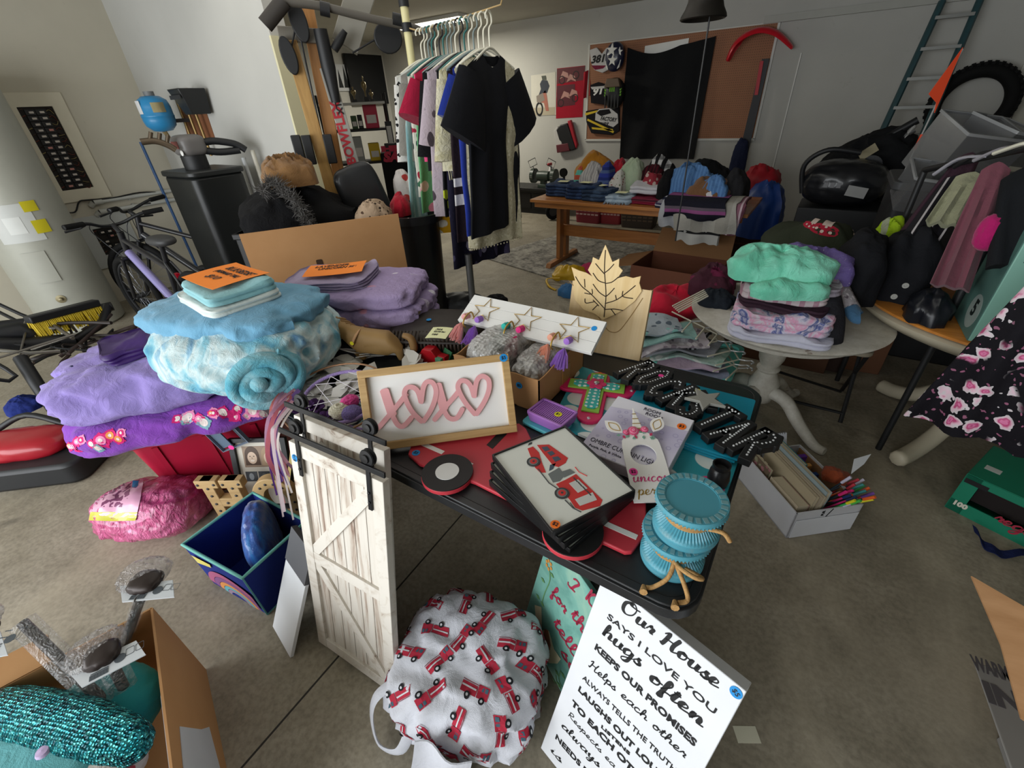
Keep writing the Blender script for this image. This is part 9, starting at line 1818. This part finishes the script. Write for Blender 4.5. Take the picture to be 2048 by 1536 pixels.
for k, (x, y, z_, m_, lb) in enumerate(((.20, dl - .09, .15, '#5d2f8a', 'purple pack of pens at the back of the file box'), (.20, dl - .13, .13, '#c08a4a', 'orange and white pack of pencils in the file box'), (.21, dl - .17, .11, '#20407a', 'blue pack of pens in the file box'))): pk = thing('pen_pack', lb, 'stationery', XM @ TR(x, y, z_ - .1), 'packs of pens'); G().box(.10, .02, .12, (0, 0, .06)).part('pack', plain(m_, .4), pk, bev=.002); G().box(.09, .003, .05, (0, -.0115, .05)).part('clear_front', plain('#b9bcc0', .2), pk)
rq = random.Random(14); PC = ['#3fae5a', '#2f8a8a', '#c9c3d9', '#7a4aa8', '#d8307a', '#d9cf2a', '#e8632a', '#4ab04a', '#c93a4a', '#2a3a6a']; PN = ['green', 'teal', 'pale lilac', 'violet', 'hot pink', 'yellow', 'orange', 'leaf green', 'red', 'navy']
for k in range(20):
    a = XM @ V((wx * .62 + rq.uniform(-.03, .05), rq.uniform(.05, .14), .05)); tip = hz(rq.uniform(1690, 1790), 940 + rq.uniform(0, 62), .21 + rq.uniform(-.02, .03)); tip = a + (tip - a) * (.22 / (tip - a).length if (tip - a).length > .22 else 1)
    pt_ = thing('pen', PN[k % 10] + ' capped pen in the fan of colourful pens in the file box', 'pen', a, 'colourful pens in the file box'); G().tube([V(), (tip - a) * .8], .0042, 7).part('barrel', plain(PC[(k + 5) % 10] if k % 2 else '#23303a', .4), pt_, 60); G().tube([(tip - a) * .78, tip - a], .0062, 8).part('cap', plain(PC[k % 10], .35), pt_, 60)
G().slab([hz(1702, 948, .23), hz(1708, 918, .27), hz(1742, 908, .27), hz(1728, 928, .25)], .001).solo('paper_tag', plain('#c9ccd0', .7), 'white price tag sticking out above the fan of pens', 'tag')
lump('brown_pouch', 1668, 955, (.10, .09, .05), cloth('#8a3f22'), 'rust brown pouch behind the fan of pens', 'pouch', 131, z_=.15)

w0, w1 = hz(1948, 1322, .22), hz(2010, 1500, .22); ex = (w1 - w0); ex.z = 0; WM = FR(V((w0.x, w0.y, 0)), ex, V((0, 0, 1)).cross(ex))
t = thing('grey_carton', 'grey carton lettered WARM IN at the bottom right corner', 'box', WM); s1 = 1 if (WM.inverted() @ V((3, w0.y, 0))).y > 0 else -1
G().box(.5, .30, .2, (.31, s1 * .27, .10)).box(.62, .42, .006, (.31, s1 * .21, .217)).part('carton', plain('#7d7a76', .8), t, bev=.004); TZ = FR((0, 0, .2206), (0, s1 * 1.0, 0), (-1 * s1 if 0 else (1 if s1 < 0 else -1), 0, 0))
ti = TZ.inverted() @ WM.inverted(); ta, tb_ = ti @ hz(1982, 1338, .2206), ti @ hz(2008, 1398, .2206); g = G(); g.text('WARM', .06, TZ @ TR(ta.x, ta.y, 0), .002, wsc=.42); g.text('IN', .075, TZ @ TR(tb_.x, tb_.y, 0) @ Matrix.Rotation(0, 4, 'Z'), .004); g.part('dark_lettering', plain('#4a4648', .7), t, 0)
p0, p1, p2, p3 = hz(1941, 1153, .42), hz(2060, 1222, .42), hz(2062, 1452, .30), hz(2040, 1437, .30); p4 = hz(2000, 1290, .36)
t = thing('carton_board', 'tan wood grained cardboard flap at the bottom right with a note', 'board', p0); G().slab([V(), p4 - p0, p3 - p0, p2 - p0, p1 - p0], .006).part('flap', wood('#a5794f', '#b98d63', 2, 0, .7, 7), t)
q = [hz(2003, 1266, .385), hz(2040, 1330, .37), hz(2060, 1338, .37), hz(2060, 1292, .40)]; nr = (p4 - p0).cross(p1 - p0).normalized(); nr = nr if nr.z > 0 else -nr
pr = [x - nr * ((x - p0).dot(nr)) + nr * .0015 - p0 for x in q]; G().slab(pr, .0008).part('note', plain('#cfd4c0', .8), t); bxp = (p1 + p2) / 2; t2 = thing('brown_carton', 'brown carton outside the frame that carries the tan board', 'box', RZ((bxp.x + .36, bxp.y - .02, 0), 0)); G().box(.4, .5, .29, (0, 0, .145)).part('carton', CARD, t2); G().box(.4, .02, .02, (0, 0, .30)).part('seam', CARDIN, t2)
